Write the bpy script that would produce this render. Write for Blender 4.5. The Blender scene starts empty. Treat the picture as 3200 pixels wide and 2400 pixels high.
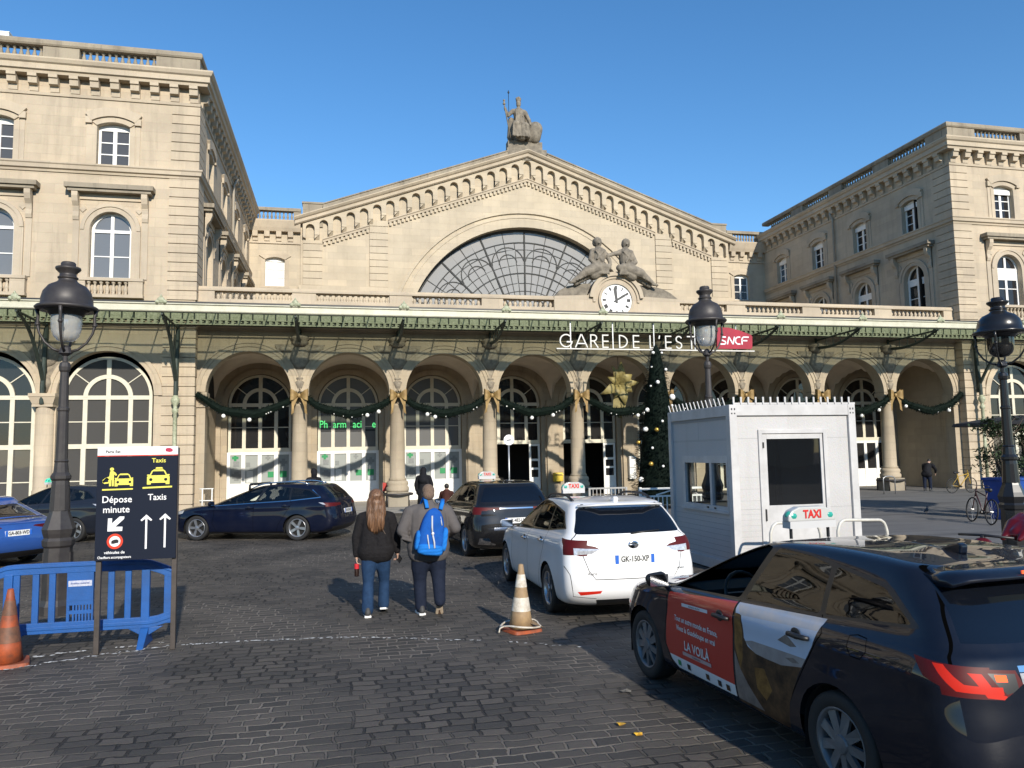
import bpy, bmesh, math, random
from mathutils import Vector, Matrix, Quaternion
from mathutils.geometry import tessellate_polygon
S = bpy.context.scene
COL = S.collection
R = math.radians
PI = math.pi
rnd = random.Random(7)

# ------------------------------------------------------------------ materials
def nodes(name):
    m = bpy.data.materials.new(name); m.use_nodes = True
    nt = m.node_tree; b = nt.nodes['Principled BSDF']
    return m, nt, b
def N(nt, t, **kw):
    n = nt.nodes.new(t)
    for k, v in kw.items():
        if k.startswith('i_'):
            key = k[2:]; key = int(key) if key.isdigit() else key.replace('_', ' ')
            n.inputs[key].default_value = v
        else: setattr(n, k, v)
    return n
def L(nt, a, b): nt.links.new(a, b)
def rgba(c): return (c[0], c[1], c[2], 1)
def mix(nt, fac, a, b, blend='MIX'):
    n = nt.nodes.new('ShaderNodeMix'); n.data_type = 'RGBA'; n.blend_type = blend
    for sock, v in ((n.inputs[0], fac), (n.inputs[6], a), (n.inputs[7], b)):
        if hasattr(v, 'links'): nt.links.new(v, sock)
        elif isinstance(v, (int, float)): sock.default_value = v
        else: sock.default_value = rgba(v)
    return n.outputs[2]
def ramp(nt, src, p0, p1, c0=(0, 0, 0), c1=(1, 1, 1)):
    n = nt.nodes.new('ShaderNodeValToRGB'); e = n.color_ramp.elements
    e[0].position = p0; e[1].position = p1; e[0].color = rgba(c0); e[1].color = rgba(c1)
    nt.links.new(src, n.inputs[0]); return n.outputs[0]
def mat(name, col, col2=None, scale=4, rough=.6, metal=0, bump=0, bscale=40, coat=0, spec=.5, detail=4, emit=0):
    m, nt, b = nodes(name)
    b.inputs['Base Color'].default_value = rgba(col)
    b.inputs['Roughness'].default_value = rough
    b.inputs['Metallic'].default_value = metal
    b.inputs['Specular IOR Level'].default_value = spec
    if coat: b.inputs['Coat Weight'].default_value = coat; b.inputs['Coat Roughness'].default_value = .03
    tc = N(nt, 'ShaderNodeTexCoord')
    if col2:
        no = N(nt, 'ShaderNodeTexNoise', i_Scale=scale, i_Detail=detail, i_Roughness=.65)
        L(nt, tc.outputs['Object'], no.inputs['Vector'])
        L(nt, mix(nt, ramp(nt, no.outputs[0], .35, .65), col, col2), b.inputs['Base Color'])
    if bump:
        no = N(nt, 'ShaderNodeTexNoise', i_Scale=bscale, i_Detail=5, i_Roughness=.6)
        L(nt, tc.outputs['Object'], no.inputs['Vector'])
        bp = N(nt, 'ShaderNodeBump', i_Strength=bump, i_Distance=.02)
        L(nt, no.outputs[0], bp.inputs['Height']); L(nt, bp.outputs[0], b.inputs['Normal'])
    if emit:
        b.inputs['Emission Color'].default_value = rgba(col); b.inputs['Emission Strength'].default_value = emit
    return m
def stone(name, c1, c2, bw=1.05, bh=.392, joint=.84, streak=.4, dirt=(.16, .13, .1)):
    m, nt, b = nodes(name)
    tc = N(nt, 'ShaderNodeTexCoord'); sp = N(nt, 'ShaderNodeSeparateXYZ'); L(nt, tc.outputs['Object'], sp.inputs[0])
    ad = N(nt, 'ShaderNodeMath', operation='ADD'); L(nt, sp.outputs[0], ad.inputs[0]); L(nt, sp.outputs[1], ad.inputs[1])
    cb = N(nt, 'ShaderNodeCombineXYZ'); L(nt, ad.outputs[0], cb.inputs[0]); L(nt, sp.outputs[2], cb.inputs[1])
    br = N(nt, 'ShaderNodeTexBrick', i_Scale=1, i_Mortar_Size=.007, i_Mortar_Smooth=.3, i_Brick_Width=bw, i_Row_Height=bh)
    br.inputs['Color1'].default_value = rgba(c1); br.inputs['Color2'].default_value = rgba(tuple(a * .9 + b_ * .1 for a, b_ in zip(c1, c2)))
    br.inputs['Mortar'].default_value = rgba(tuple(x * joint for x in c1)); L(nt, cb.outputs[0], br.inputs['Vector'])
    n1 = N(nt, 'ShaderNodeTexNoise', i_Scale=.55, i_Detail=6, i_Roughness=.62); L(nt, tc.outputs['Object'], n1.inputs['Vector'])
    c = mix(nt, ramp(nt, n1.outputs[0], .38, .7), br.outputs[0], c2)
    mp = N(nt, 'ShaderNodeMapping'); mp.inputs['Scale'].default_value = (2.6, 2.6, .22); L(nt, tc.outputs['Object'], mp.inputs[0])
    n2 = N(nt, 'ShaderNodeTexNoise', i_Scale=1, i_Detail=7, i_Roughness=.7); L(nt, mp.outputs[0], n2.inputs['Vector'])
    k = N(nt, 'ShaderNodeMath', operation='MULTIPLY', i_1=streak); L(nt, ramp(nt, n2.outputs[0], .52, .78), k.inputs[0])
    c = mix(nt, k.outputs[0], c, dirt)
    n3 = N(nt, 'ShaderNodeTexNoise', i_Scale=35, i_Detail=4); L(nt, tc.outputs['Object'], n3.inputs['Vector'])
    c = mix(nt, .12, c, n3.outputs[1], 'OVERLAY')
    # blocks differ one by one, and soot gathers in patches
    br2 = N(nt, 'ShaderNodeTexBrick', i_Scale=1, i_Mortar_Size=0, i_Brick_Width=bw, i_Row_Height=bh, i_Bias=0.0); br2.inputs['Color1'].default_value = (.9, .9, .91, 1); br2.inputs['Color2'].default_value = (1.1, 1.085, 1.06, 1); L(nt, cb.outputs[0], br2.inputs['Vector'])
    c = mix(nt, .75, c, br2.outputs[0], 'MULTIPLY')
    n5 = N(nt, 'ShaderNodeTexNoise', i_Scale=.22, i_Detail=8, i_Roughness=.72); L(nt, tc.outputs['Object'], n5.inputs['Vector'])
    c = mix(nt, ramp(nt, n5.outputs[0], .5, .8, (0, 0, 0), (.4, .4, .4)), c, tuple(x * .6 for x in c2))
    L(nt, c, b.inputs['Base Color']); b.inputs['Roughness'].default_value = .85; b.inputs['Specular IOR Level'].default_value = .2
    bp = N(nt, 'ShaderNodeBump', i_Strength=.35, i_Distance=.01); L(nt, n3.outputs[0], bp.inputs['Height'])
    bp2 = N(nt, 'ShaderNodeBump', i_Strength=.5, i_Distance=.01, invert=True); L(nt, br.outputs[1], bp2.inputs['Height']); L(nt, bp.outputs[0], bp2.inputs['Normal'])
    L(nt, bp2.outputs[0], b.inputs['Normal'])
    return m
def glass(name, tint=(.25, .27, .28), refl=.25, rough=.02, base=(.02, .022, .025), thru=.8):
    # thin pane: part see-through, part mirror with a fresnel edge
    m = bpy.data.materials.new(name); m.use_nodes = True; nt = m.node_tree; nt.nodes.clear()
    out = N(nt, 'ShaderNodeOutputMaterial'); tr = N(nt, 'ShaderNodeBsdfTransparent'); tr.inputs[0].default_value = rgba(tint)
    df = N(nt, 'ShaderNodeBsdfDiffuse'); df.inputs[0].default_value = rgba(base)
    gl = N(nt, 'ShaderNodeBsdfGlossy'); gl.inputs['Roughness'].default_value = rough
    a = N(nt, 'ShaderNodeMixShader'); a.inputs[0].default_value = thru; L(nt, df.outputs[0], a.inputs[1]); L(nt, tr.outputs[0], a.inputs[2])
    lw = N(nt, 'ShaderNodeLayerWeight', i_Blend=refl); 
    tc = N(nt, 'ShaderNodeTexCoord'); no = N(nt, 'ShaderNodeTexNoise', i_Scale=1.3, i_Detail=1); L(nt, tc.outputs['Object'], no.inputs['Vector'])
    bp = N(nt, 'ShaderNodeBump', i_Strength=.06, i_Distance=.05); L(nt, no.outputs[0], bp.inputs['Height']); L(nt, bp.outputs[0], gl.inputs['Normal'])
    x = N(nt, 'ShaderNodeMath', operation='ADD', i_1=.04, use_clamp=True); L(nt, lw.outputs['Fresnel'], x.inputs[0])
    b = N(nt, 'ShaderNodeMixShader'); L(nt, x.outputs[0], b.inputs[0]); L(nt, a.outputs[0], b.inputs[1]); L(nt, gl.outputs[0], b.inputs[2])
    L(nt, b.outputs[0], out.inputs[0]); return m

LIME = stone('limestone', (.50, .415, .305), (.41, .34, .25))
LIMEP = stone('portico_limestone_shaded', (.415, .345, .25), (.335, .275, .195), streak=.5)  # darker limestone copy: shade and dirt of the lower front put into its colour
LIMEH = stone('limestone_gable', (.50, .425, .315), (.42, .355, .26), bw=1.2, bh=.45, streak=.2)
OLD = stone('weathered_stone', (.33, .285, .215), (.2, .17, .13), bw=1.4, bh=2, streak=.75, dirt=(.07, .06, .05))
TRIM = stone('trim_stone', (.50, .42, .315), (.40, .335, .25), bw=1.6, bh=3, streak=.28)
CARVE = mat('carved_stone', (.30, .255, .19), (.17, .14, .105), 6, .9, bump=1, bscale=9)
GREYST = mat('statue_stone', (.25, .215, .165), (.13, .112, .088), 3, .9, bump=.6, bscale=14)
MOSS = stone('mossy_stone', (.38, .34, .23), (.16, .16, .09), bw=3, bh=.392, streak=.8, dirt=(.07, .075, .035))
PLAST = mat('vault_plaster', (.62, .53, .42), (.54, .46, .36), 1.2, .9)
PAINT = mat('cream_frame_paint', (.62, .58, .46), (.55, .51, .4), 5, .5)
WHITEP = mat('white_frame_paint', (.8, .79, .75), (.74, .73, .69), 5, .45)
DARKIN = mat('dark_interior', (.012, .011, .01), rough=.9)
PANE = glass('window_pane', (.2, .21, .22), .36, .02, (.17, .17, .168), .15)
PANED = glass('dark_window_pane', (.25, .25, .25), .2, .02, (.026, .025, .025), .15)
PANEG = glass('grey_blind_pane', (.3, .3, .3), .25, .03, (.075, .072, .068), .05)
IRON = mat('green_iron', (.035, .05, .04), (.02, .03, .025), 7, .55, .2)
IRONL = mat('pale_green_iron', (.43, .44, .31), (.24, .26, .16), 14, .6)
FASC = mat('cream_fascia', (.56, .535, .42), (.46, .45, .34), 3, .5)
BLACKI = mat('lamp_iron', (.05, .045, .042), (.035, .03, .03), 6, .5, .2)
RUB = mat('black_rubber', (.014, .014, .014), rough=.75)
BLK = mat('black_plastic', (.012, .012, .013), rough=.45)
CHROME = mat('chrome', (.75, .75, .76), rough=.12, metal=1)
ALLOY = mat('wheel_alloy', (.42, .43, .45), rough=.3, metal=.8)
STEEL = mat('galvanised_steel', (.45, .45, .44), (.36, .36, .36), 9, .4, .8)

# ------------------------------------------------------------------ mesh builder
class MB:
    def __init__(s): s.v = []; s.f = []; s.m = []; s.sm = []; s.mi = 0; s.smooth = False
    def add(s, vs, fs):
        o = len(s.v); s.v += [tuple(p) for p in vs]; s.f += [tuple(i + o for i in f) for f in fs]
        s.m += [s.mi] * len(fs); s.sm += [s.smooth] * len(fs); return s
    def box(s, x0, x1, y0, y1, z0, z1):
        return s.add([(x, y, z) for z in (z0, z1) for y in (y0, y1) for x in (x0, x1)],
                     [(0, 2, 3, 1), (4, 5, 7, 6), (0, 1, 5, 4), (2, 6, 7, 3), (0, 4, 6, 2), (1, 3, 7, 5)])
    def hexa(s, p): return s.add(p, [(0, 2, 3, 1), (4, 5, 7, 6), (0, 1, 5, 4), (2, 6, 7, 3), (0, 4, 6, 2), (1, 3, 7, 5)])
    def bar(s, a, b, w, t, up=(0, 0, 1)):
        a = Vector(a); b = Vector(b); d = (b - a).normalized(); u = Vector(up)
        if abs(d.dot(u)) > .99: u = Vector((0, 1, 0))
        x = d.cross(u).normalized(); u = x.cross(d)
        return s.hexa([p + x * i * w / 2 + u * j * t / 2 for p in (a, b) for j in (-1, 1) for i in (-1, 1)])
    def prism(s, poly, f0, f1):
        n = len(poly); a = [f0(p) for p in poly]; b = [f1(p) for p in poly]
        t = tessellate_polygon([[Vector((p[0], p[1], 0)) for p in poly]])
        return s.add(a + b, [tuple(q) for q in t] + [tuple(i + n for i in reversed(q)) for q in t] + [(i, (i + 1) % n, (i + 1) % n + n, i + n) for i in range(n)])
    def tube(s, path, r, n=8, caps=True, closed=False, flat=1):
        path = [Vector(p) for p in path]; m = len(path); rs = r if isinstance(r, (list, tuple)) else [r] * m
        vs = []; ref = None
        for i, p in enumerate(path):
            d = (path[(i + 1) % m] - path[i - 1]) if closed else (path[min(i + 1, m - 1)] - path[max(i - 1, 0)])
            d.normalize()
            if ref is None:
                ref = Vector((0, 0, 1)) if abs(d.z) < .9 else Vector((0, 1, 0))
            x = d.cross(ref).normalized(); y = x.cross(d).normalized(); ref = y
            for k in range(n):
                a = 2 * PI * k / n; vs.append(p + x * math.cos(a) * rs[i] + y * math.sin(a) * rs[i] * flat)
        fs = []
        for i in range(m if closed else m - 1):
            j = (i + 1) % m
            fs += [(i * n + k, i * n + (k + 1) % n, j * n + (k + 1) % n, j * n + k) for k in range(n)]
        if caps and not closed: fs += [tuple(range(n - 1, -1, -1)), tuple((m - 1) * n + k for k in range(n))]
        return s.add(vs, fs)
    def lathe(s, prof, c=(0, 0, 0), n=16, ax=None, caps=True, sq=None):
        # prof: (radius, height); ax: Matrix for direction
        vs = []; c = Vector(c)
        for r, z in prof:
            for k in range(n):
                a = 2 * PI * (k + .5) / n
                p = Vector((r * math.cos(a), r * math.sin(a), z)); vs.append(c + (ax @ p if ax else p))
        fs = [(i * n + k, i * n + (k + 1) % n, (i + 1) * n + (k + 1) % n, (i + 1) * n + k) for i in range(len(prof) - 1) for k in range(n)]
        if caps: fs += [tuple(range(n - 1, -1, -1)), tuple((len(prof) - 1) * n + k for k in range(n))]
        return s.add(vs, fs)
    def ball(s, c, r, n=10, sc=(1, 1, 1), rot=None):
        pr = [(r * math.sin(PI * i / n), -r * math.cos(PI * i / n)) for i in range(n + 1)]
        pr[0] = (r * .01, -r); pr[-1] = (r * .01, r)
        m = Matrix.Diagonal(sc).to_3x3()
        if rot is not None: m = rot @ m
        return s.lathe(pr, c, max(8, int(n * 1.5)), m)
    def sweep(s, path, prof):
        # path in plan (x, y); prof: (d to the right of travel, z); mitred
        P = [Vector((p[0], p[1])) for p in path]; n = len(P); k = len(prof); vs = []
        for i in range(n):
            ds = []
            if i > 0: ds.append((P[i] - P[i - 1]).normalized())
            if i < n - 1: ds.append((P[i + 1] - P[i]).normalized())
            ns = [Vector((d.y, -d.x)) for d in ds]
            m = ns[0] if len(ns) == 1 else (ns[0] + ns[1]) / (1 + ns[0].dot(ns[1]))
            vs += [(P[i].x + m.x * d, P[i].y + m.y * d, z) for d, z in prof]
        fs = [(i * k + j, i * k + (j + 1) % k, (i + 1) * k + (j + 1) % k, (i + 1) * k + j) for i in range(n - 1) for j in range(k)]
        t = tessellate_polygon([[Vector((p[0], p[1], 0)) for p in prof]])
        fs += [tuple(q) for q in t] + [tuple(i + (n - 1) * k for i in q) for q in t]
        return s.add(vs, fs)
    def build(s, name, mats, parent=None, label=None, origin=None, bevel=0, local=False):
        me = bpy.data.meshes.new(name)
        off = Vector(origin) if origin is not None else (parent.matrix_world.translation if parent and not local else Vector((0, 0, 0)))
        if parent and not local and origin is None:
            root = parent; off = Vector((0, 0, 0))
            while root: off += root.location; root = root.parent
        me.from_pydata([(v[0] - off[0], v[1] - off[1], v[2] - off[2]) for v in s.v], [], s.f)
        mats = mats if isinstance(mats, (list, tuple)) else [mats]
        for m in mats: me.materials.append(m)
        me.polygons.foreach_set('material_index', s.m); me.polygons.foreach_set('use_smooth', s.sm)
        bm = bmesh.new(); bm.from_mesh(me); bmesh.ops.recalc_face_normals(bm, faces=bm.faces); bm.to_mesh(me); bm.free()
        me.update()
        o = bpy.data.objects.new(name, me); COL.objects.link(o)
        if parent: o.parent = parent
        if origin is not None and not parent: o.location = origin
        if label: o['label'] = label
        if bevel:
            b = o.modifiers.new('bevel', 'BEVEL'); b.width = bevel; b.segments = 2; b.limit_method = 'ANGLE'
        return o
def thing(name, label, cat, loc=(0, 0, 0), rz=0, group=None):
    o = bpy.data.objects.new(name, None); COL.objects.link(o); o.location = loc; o.rotation_euler = (0, 0, rz)
    o.empty_display_size = .2; o['label'] = label; o['category'] = cat
    if group: o['group'] = group
    return o
def tag(o, label, cat, group=None, kind=None):
    o['label'] = label; o['category'] = cat
    if group: o['group'] = group
    if kind: o['kind'] = kind
    return o
def struct(o, label=None):
    o['kind'] = 'structure'
    if label: o['label'] = label
    return o
def kids(o): return [c for c in bpy.data.objects if c.parent == o]
def copy_tree(o, parent=None):
    c = o.copy(); COL.objects.link(c); c.parent = parent
    for ch in kids(o): copy_tree(ch, c)
    return c
def part_copy(src, parent, dx=0, dy=0, dz=0):
    c = src.copy(); COL.objects.link(c); c.parent = parent; c.location = src.location + Vector((dx, dy, dz))
    for ch in kids(src): 
        d = ch.copy(); COL.objects.link(d); d.parent = c
    return c
def evaluate(o):
    bpy.context.view_layer.update(); dg = bpy.context.evaluated_depsgraph_get()
    return bpy.data.meshes.new_from_object(o.evaluated_get(dg))
def capsule(mb, a, ra, b, rb, n=12):
    a = Vector(a); b = Vector(b); d = b - a; l = d.length
    q = Vector((0, 0, 1)).rotation_difference(d.normalized()).to_matrix() if l > 1e-6 else Matrix.Identity(3)
    pr = [(max(.001, ra * math.sin(t)), -ra * math.cos(t)) for t in [PI / 2 * i / 5 for i in range(6)]]
    pr += [(max(.001, rb * math.cos(t)), l + rb * math.sin(t)) for t in [PI / 2 * i / 5 for i in range(6)]]
    mb.lathe(pr, a, n, q)
def blob(name, shapes, m, parent=None, voxel=.015, smooth=6, local=True, label=None, loc=None, disp=0):
    # one continuous surface grown round capsules and ellipsoids
    mb = MB()
    for sh in shapes:
        if len(sh) == 4: capsule(mb, *sh)
        elif len(sh) == 2: mb.ball(sh[0], 1, 10, sh[1])
        else: mb.ball(sh[0], 1, 10, sh[1], sh[2])
    me = bpy.data.meshes.new('t'); me.from_pydata(mb.v, [], mb.f)
    t = bpy.data.objects.new('t', me); COL.objects.link(t)
    r = t.modifiers.new('r', 'REMESH'); r.mode = 'VOXEL'; r.voxel_size = voxel; r.use_smooth_shade = True
    sm = t.modifiers.new('s', 'SMOOTH'); sm.factor = .5; sm.iterations = smooth
    ev = evaluate(t); bpy.data.objects.remove(t); bpy.data.meshes.remove(me)
    ev.name = name; ev.materials.clear(); ev.materials.append(m)
    ev.polygons.foreach_set('use_smooth', [True] * len(ev.polygons))
    o = bpy.data.objects.new(name, ev); COL.objects.link(o)
    if parent: o.parent = parent
    if loc is not None: o.location = loc
    if label: o['label'] = label
    return o
class Fr:                                   # wall frame: s along the wall, z up, d outward
    def __init__(s, o, sd, nd): s.o = Vector(o); s.sd = Vector(sd); s.nd = Vector(nd)
    def __call__(s, a, z, d=0): return s.o + s.sd * a + s.nd * d + Vector((0, 0, z))
def arch(cx, hw, z0, zs, n=20):             # round-headed opening outline
    return [(cx - hw, z0), (cx + hw, z0)] + [(cx + hw * math.cos(PI * i / n), zs + hw * math.sin(PI * i / n)) for i in range(n + 1)]
def seg(cx, hw, z0, zs, rise, n=8):         # segmental-headed
    r = (hw * hw + rise * rise) / (2 * rise); a = math.asin(hw / r)
    return [(cx - hw, z0), (cx + hw, z0)] + [(cx + r * math.sin(t), zs + rise - r + r * math.cos(t)) for t in [a - 2 * a * i / n for i in range(n + 1)]]
def panel(mb, fr, outer, holes, d=0, depth=.35):
    loops = [outer] + holes
    flat = [p for l in loops for p in l]
    t = tessellate_polygon([[Vector((p[0], p[1], 0)) for p in l] for l in loops])
    mb.add([fr(p[0], p[1], d) for p in flat], [tuple(q) for q in t])
    for h in holes:
        n = len(h)
        mb.add([fr(p[0], p[1], d) for p in h] + [fr(p[0], p[1], d - depth) for p in h], [(i, (i + 1) % n, (i + 1) % n + n, i + n) for i in range(n)])
def fill(mb, fr, poly, d):
    t = tessellate_polygon([[Vector((p[0], p[1], 0)) for p in poly]])
    mb.add([fr(p[0], p[1], d) for p in poly], [tuple(q) for q in t])
def slab(mb, fr, poly, d0, d1): mb.prism(poly, lambda p: fr(p[0], p[1], d0), lambda p: fr(p[0], p[1], d1))
def fbox(mb, fr, s0, s1, z0, z1, d0, d1): slab(mb, fr, [(s0, z0), (s1, z0), (s1, z1), (s0, z1)], d0, d1)
def ring(mb, fr, cx, cz, r0, r1, d0, d1, a0=0, a1=PI, n=24):
    ps = [(cx + r0 * math.cos(a0 + (a1 - a0) * i / n), cz + r0 * math.sin(a0 + (a1 - a0) * i / n)) for i in range(n + 1)]
    qs = [(cx + r1 * math.cos(a0 + (a1 - a0) * i / n), cz + r1 * math.sin(a0 + (a1 - a0) * i / n)) for i in range(n + 1)]
    vs = [fr(p[0], p[1], d) for d in (d0, d1) for l in (ps, qs) for p in l]; k = n + 1; fs = []
    for i in range(n):
        fs += [(2 * k + i, 2 * k + i + 1, 3 * k + i + 1, 3 * k + i), (k + i, k + i + 1, 3 * k + i + 1, 3 * k + i), (i, i + 1, 2 * k + i + 1, 2 * k + i), (i, i + 1, k + i + 1, k + i)]
    fs += [(0, k, 3 * k, 2 * k), (n, k + n, 3 * k + n, 2 * k + n)]
    mb.add(vs, fs)
def rbar(mb, fr, a, b, w, d0, d1):          # straight glazing bar between two (s, z) points
    dx, dz = b[0] - a[0], b[1] - a[1]; l = math.hypot(dx, dz); nx, nz = -dz / l * w / 2, dx / l * w / 2
    slab(mb, fr, [(a[0] + nx, a[1] + nz), (b[0] + nx, b[1] + nz), (b[0] - nx, b[1] - nz), (a[0] - nx, a[1] - nz)], d0, d1)
def text_mesh(txt, size, m, extrude=.004, align='CENTER', shear=0, bold=0):
    cu = bpy.data.curves.new('txt', 'FONT'); cu.body = txt; cu.size = size; cu.extrude = extrude; cu.align_x = align; cu.align_y = 'CENTER'; cu.shear = shear; cu.offset = bold; cu.resolution_u = 3
    t = bpy.data.objects.new('txt', cu); COL.objects.link(t); me = evaluate(t); bpy.data.objects.remove(t); me.materials.clear(); me.materials.append(m); return me
def text(name, txt, size, m, parent, loc, rot=(PI / 2, 0, 0), extrude=.004, align='CENTER', shear=0, bold=0, sx=1):
    me = text_mesh(txt, size, m, extrude, align, shear, bold)
    o = bpy.data.objects.new(name, me); COL.objects.link(o); o.parent = parent; o.location = loc; o.rotation_euler = rot; o.scale = (sx, 1, 1); return o
def lerp(a, b, t): return a + (b - a) * t

# ------------------------------------------------------------------ camera, world, sun
CAM = dict(yaw=.2209, pitch=.0911, roll=-.0178, f=2384.58, X=3.6743, Y=-32.4819, h=2.1299)
def make_camera():
    cy, sy = math.cos(CAM['yaw']), math.sin(CAM['yaw']); cp, sp = math.cos(CAM['pitch']), math.sin(CAM['pitch'])
    f = Vector((sy * cp, cy * cp, sp)); r = Vector((cy, -sy, 0)); u = r.cross(f)
    cr, sr = math.cos(CAM['roll']), math.sin(CAM['roll']); r2 = r * cr + u * sr; u2 = u * cr - r * sr
    cd = bpy.data.cameras.new('camera'); cam = bpy.data.objects.new('camera', cd); COL.objects.link(cam)
    m = Matrix((r2, u2, -f)).transposed().to_4x4(); m.translation = (CAM['X'], CAM['Y'], CAM['h']); cam.matrix_world = m
    cd.sensor_width = 36; cd.lens = 36 * CAM['f'] / 3200; cd.clip_end = 3000; cd.clip_start = .05
    S.camera = cam
make_camera()
SUN_EL, SUN_AZ = R(26), R(9)          # sun behind the camera, a little to the right
w = bpy.data.worlds.new('World'); S.world = w; w.use_nodes = True; nt = w.node_tree
sky = nt.nodes.new('ShaderNodeTexSky'); sky.sky_type = 'NISHITA'; sky.sun_disc = False; sky.sun_elevation = SUN_EL
sky.sun_rotation = PI - SUN_AZ; sky.air_density = 1.0; sky.dust_density = .0; sky.ozone_density = 3.0
bg = nt.nodes['Background']; bg.inputs[1].default_value = .132
hs = nt.nodes.new('ShaderNodeHueSaturation'); hs.inputs['Saturation'].default_value = 1.22; nt.links.new(sky.outputs[0], hs.inputs['Color']); nt.links.new(hs.outputs[0], bg.inputs[0])
sd = bpy.data.lights.new('sun', 'SUN'); sd.energy = 4.2; sd.angle = R(.9); sd.color = (1, .93, .82)
so = bpy.data.objects.new('sun', sd); COL.objects.link(so)
sv = Vector((math.sin(SUN_AZ) * math.cos(SUN_EL), -math.cos(SUN_AZ) * math.cos(SUN_EL), math.sin(SUN_EL)))
so.rotation_euler = sv.to_track_quat('Z', 'Y').to_euler(); so.location = (0, -40, 40)
S.view_settings.view_transform = 'Standard'; S.view_settings.look = 'None'; S.view_settings.exposure = .5; S.view_settings.gamma = 1
S.cycles.max_bounces = 9; S.cycles.diffuse_bounces = 6; S.cycles.transparent_max_bounces = 12; S.cycles.caustics_reflective = False; S.cycles.caustics_refractive = False
# ------------------------------------------------------------------ ground
def ground_mat():
    m, nt, b = nodes('cobbles')
    tc = N(nt, 'ShaderNodeTexCoord'); P = tc.outputs['Object']
    nz = N(nt, 'ShaderNodeTexNoise', i_Scale=2.3, i_Detail=2); L(nt, P, nz.inputs['Vector'])
    nz2 = N(nt, 'ShaderNodeTexNoise', i_Scale=14, i_Detail=3); L(nt, P, nz2.inputs['Vector'])
    def warp(src, n, amt):
        s = N(nt, 'ShaderNodeVectorMath', operation='SUBTRACT'); s.inputs[1].default_value = (.5, .5, .5); L(nt, n.outputs[1], s.inputs[0])
        k = N(nt, 'ShaderNodeVectorMath', operation='SCALE'); k.inputs['Scale'].default_value = amt; L(nt, s.outputs[0], k.inputs[0])
        a = N(nt, 'ShaderNodeVectorMath', operation='ADD'); L(nt, src, a.inputs[0]); L(nt, k.outputs[0], a.inputs[1]); return a.outputs[0]
    v = warp(warp(P, nz, .12), nz2, .035)
    br = N(nt, 'ShaderNodeTexBrick', i_Scale=1, i_Mortar_Size=.016, i_Mortar_Smooth=.55, i_Brick_Width=.215, i_Row_Height=.142, i_Bias=-.1)
    br.offset = .47; br.squash = 1.25; br.squash_frequency = 3
    br.inputs['Color1'].default_value = (.048, .044, .039, 1); br.inputs['Color2'].default_value = (.108, .093, .077, 1); br.inputs['Mortar'].default_value = (.02, .018, .016, 1)
    L(nt, v, br.inputs['Vector'])
    # joints are sandy in places and open and dark in others
    nj = N(nt, 'ShaderNodeTexNoise', i_Scale=.55, i_Detail=4); L(nt, P, nj.inputs['Vector'])
    joint = mix(nt, ramp(nt, nj.outputs[0], .44, .6), (.014, .013, .012), (.22, .19, .155))
    L(nt, joint, br.inputs['Mortar'])
    nb = N(nt, 'ShaderNodeTexNoise', i_Scale=.8, i_Detail=7, i_Roughness=.7); L(nt, P, nb.inputs['Vector'])
    c = mix(nt, ramp(nt, nb.outputs[0], .3, .75), br.outputs[0], mix(nt, .5, br.outputs[0], (.075, .067, .058)))
    # scattered pale grit and worn-through stones
    vo = N(nt, 'ShaderNodeTexVoronoi', i_Scale=5.5); L(nt, P, vo.inputs['Vector'])
    c = mix(nt, ramp(nt, vo.outputs[0], .02, .06, (.6, .6, .6), (0, 0, 0)), c, (.16, .15, .135))
    ns_ = N(nt, 'ShaderNodeTexNoise', i_Scale=.42, i_Detail=9, i_Roughness=.75); L(nt, P, ns_.inputs['Vector'])
    c = mix(nt, ramp(nt, ns_.outputs[0], .56, .72, (0, 0, 0), (.7, .7, .7)), c, (.018, .016, .014))
    n4 = N(nt, 'ShaderNodeTexNoise', i_Scale=90, i_Detail=3); L(nt, P, n4.inputs['Vector'])
    c = mix(nt, .3, c, n4.outputs[1], 'OVERLAY')
    # worn white line, broken up by the stones: a real painted mark laid on the setts
    L(nt, c, b.inputs['Base Color'])
    rr = N(nt, 'ShaderNodeMapRange', i_3=.5, i_4=.8); L(nt, nb.outputs[0], rr.inputs[0]); L(nt, rr.outputs[0], b.inputs['Roughness'])
    b.inputs['Specular IOR Level'].default_value = .3
    inv = N(nt, 'ShaderNodeMath', operation='SUBTRACT', i_0=1.0); L(nt, br.outputs[1], inv.inputs[1])
    h = N(nt, 'ShaderNodeMath', operation='MULTIPLY_ADD', i_1=.35); L(nt, nz2.outputs[0], h.inputs[0]); L(nt, inv.outputs[0], h.inputs[2])
    h2 = N(nt, 'ShaderNodeMath', operation='MULTIPLY_ADD', i_1=.12); L(nt, n4.outputs[0], h2.inputs[0]); L(nt, h.outputs[0], h2.inputs[2])
    bp = N(nt, 'ShaderNodeBump', i_Strength=1, i_Distance=.017); L(nt, h2.outputs[0], bp.inputs['Height']); L(nt, bp.outputs[0], b.inputs['Normal'])
    return m
g = MB(); g.add([(-400, -400, 0), (400, -400, 0), (400, 600, 0), (-400, 600, 0)], [(0, 1, 2, 3)])
struct(g.build('ground', ground_mat()), 'dark grey cobbled forecourt')
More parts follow.
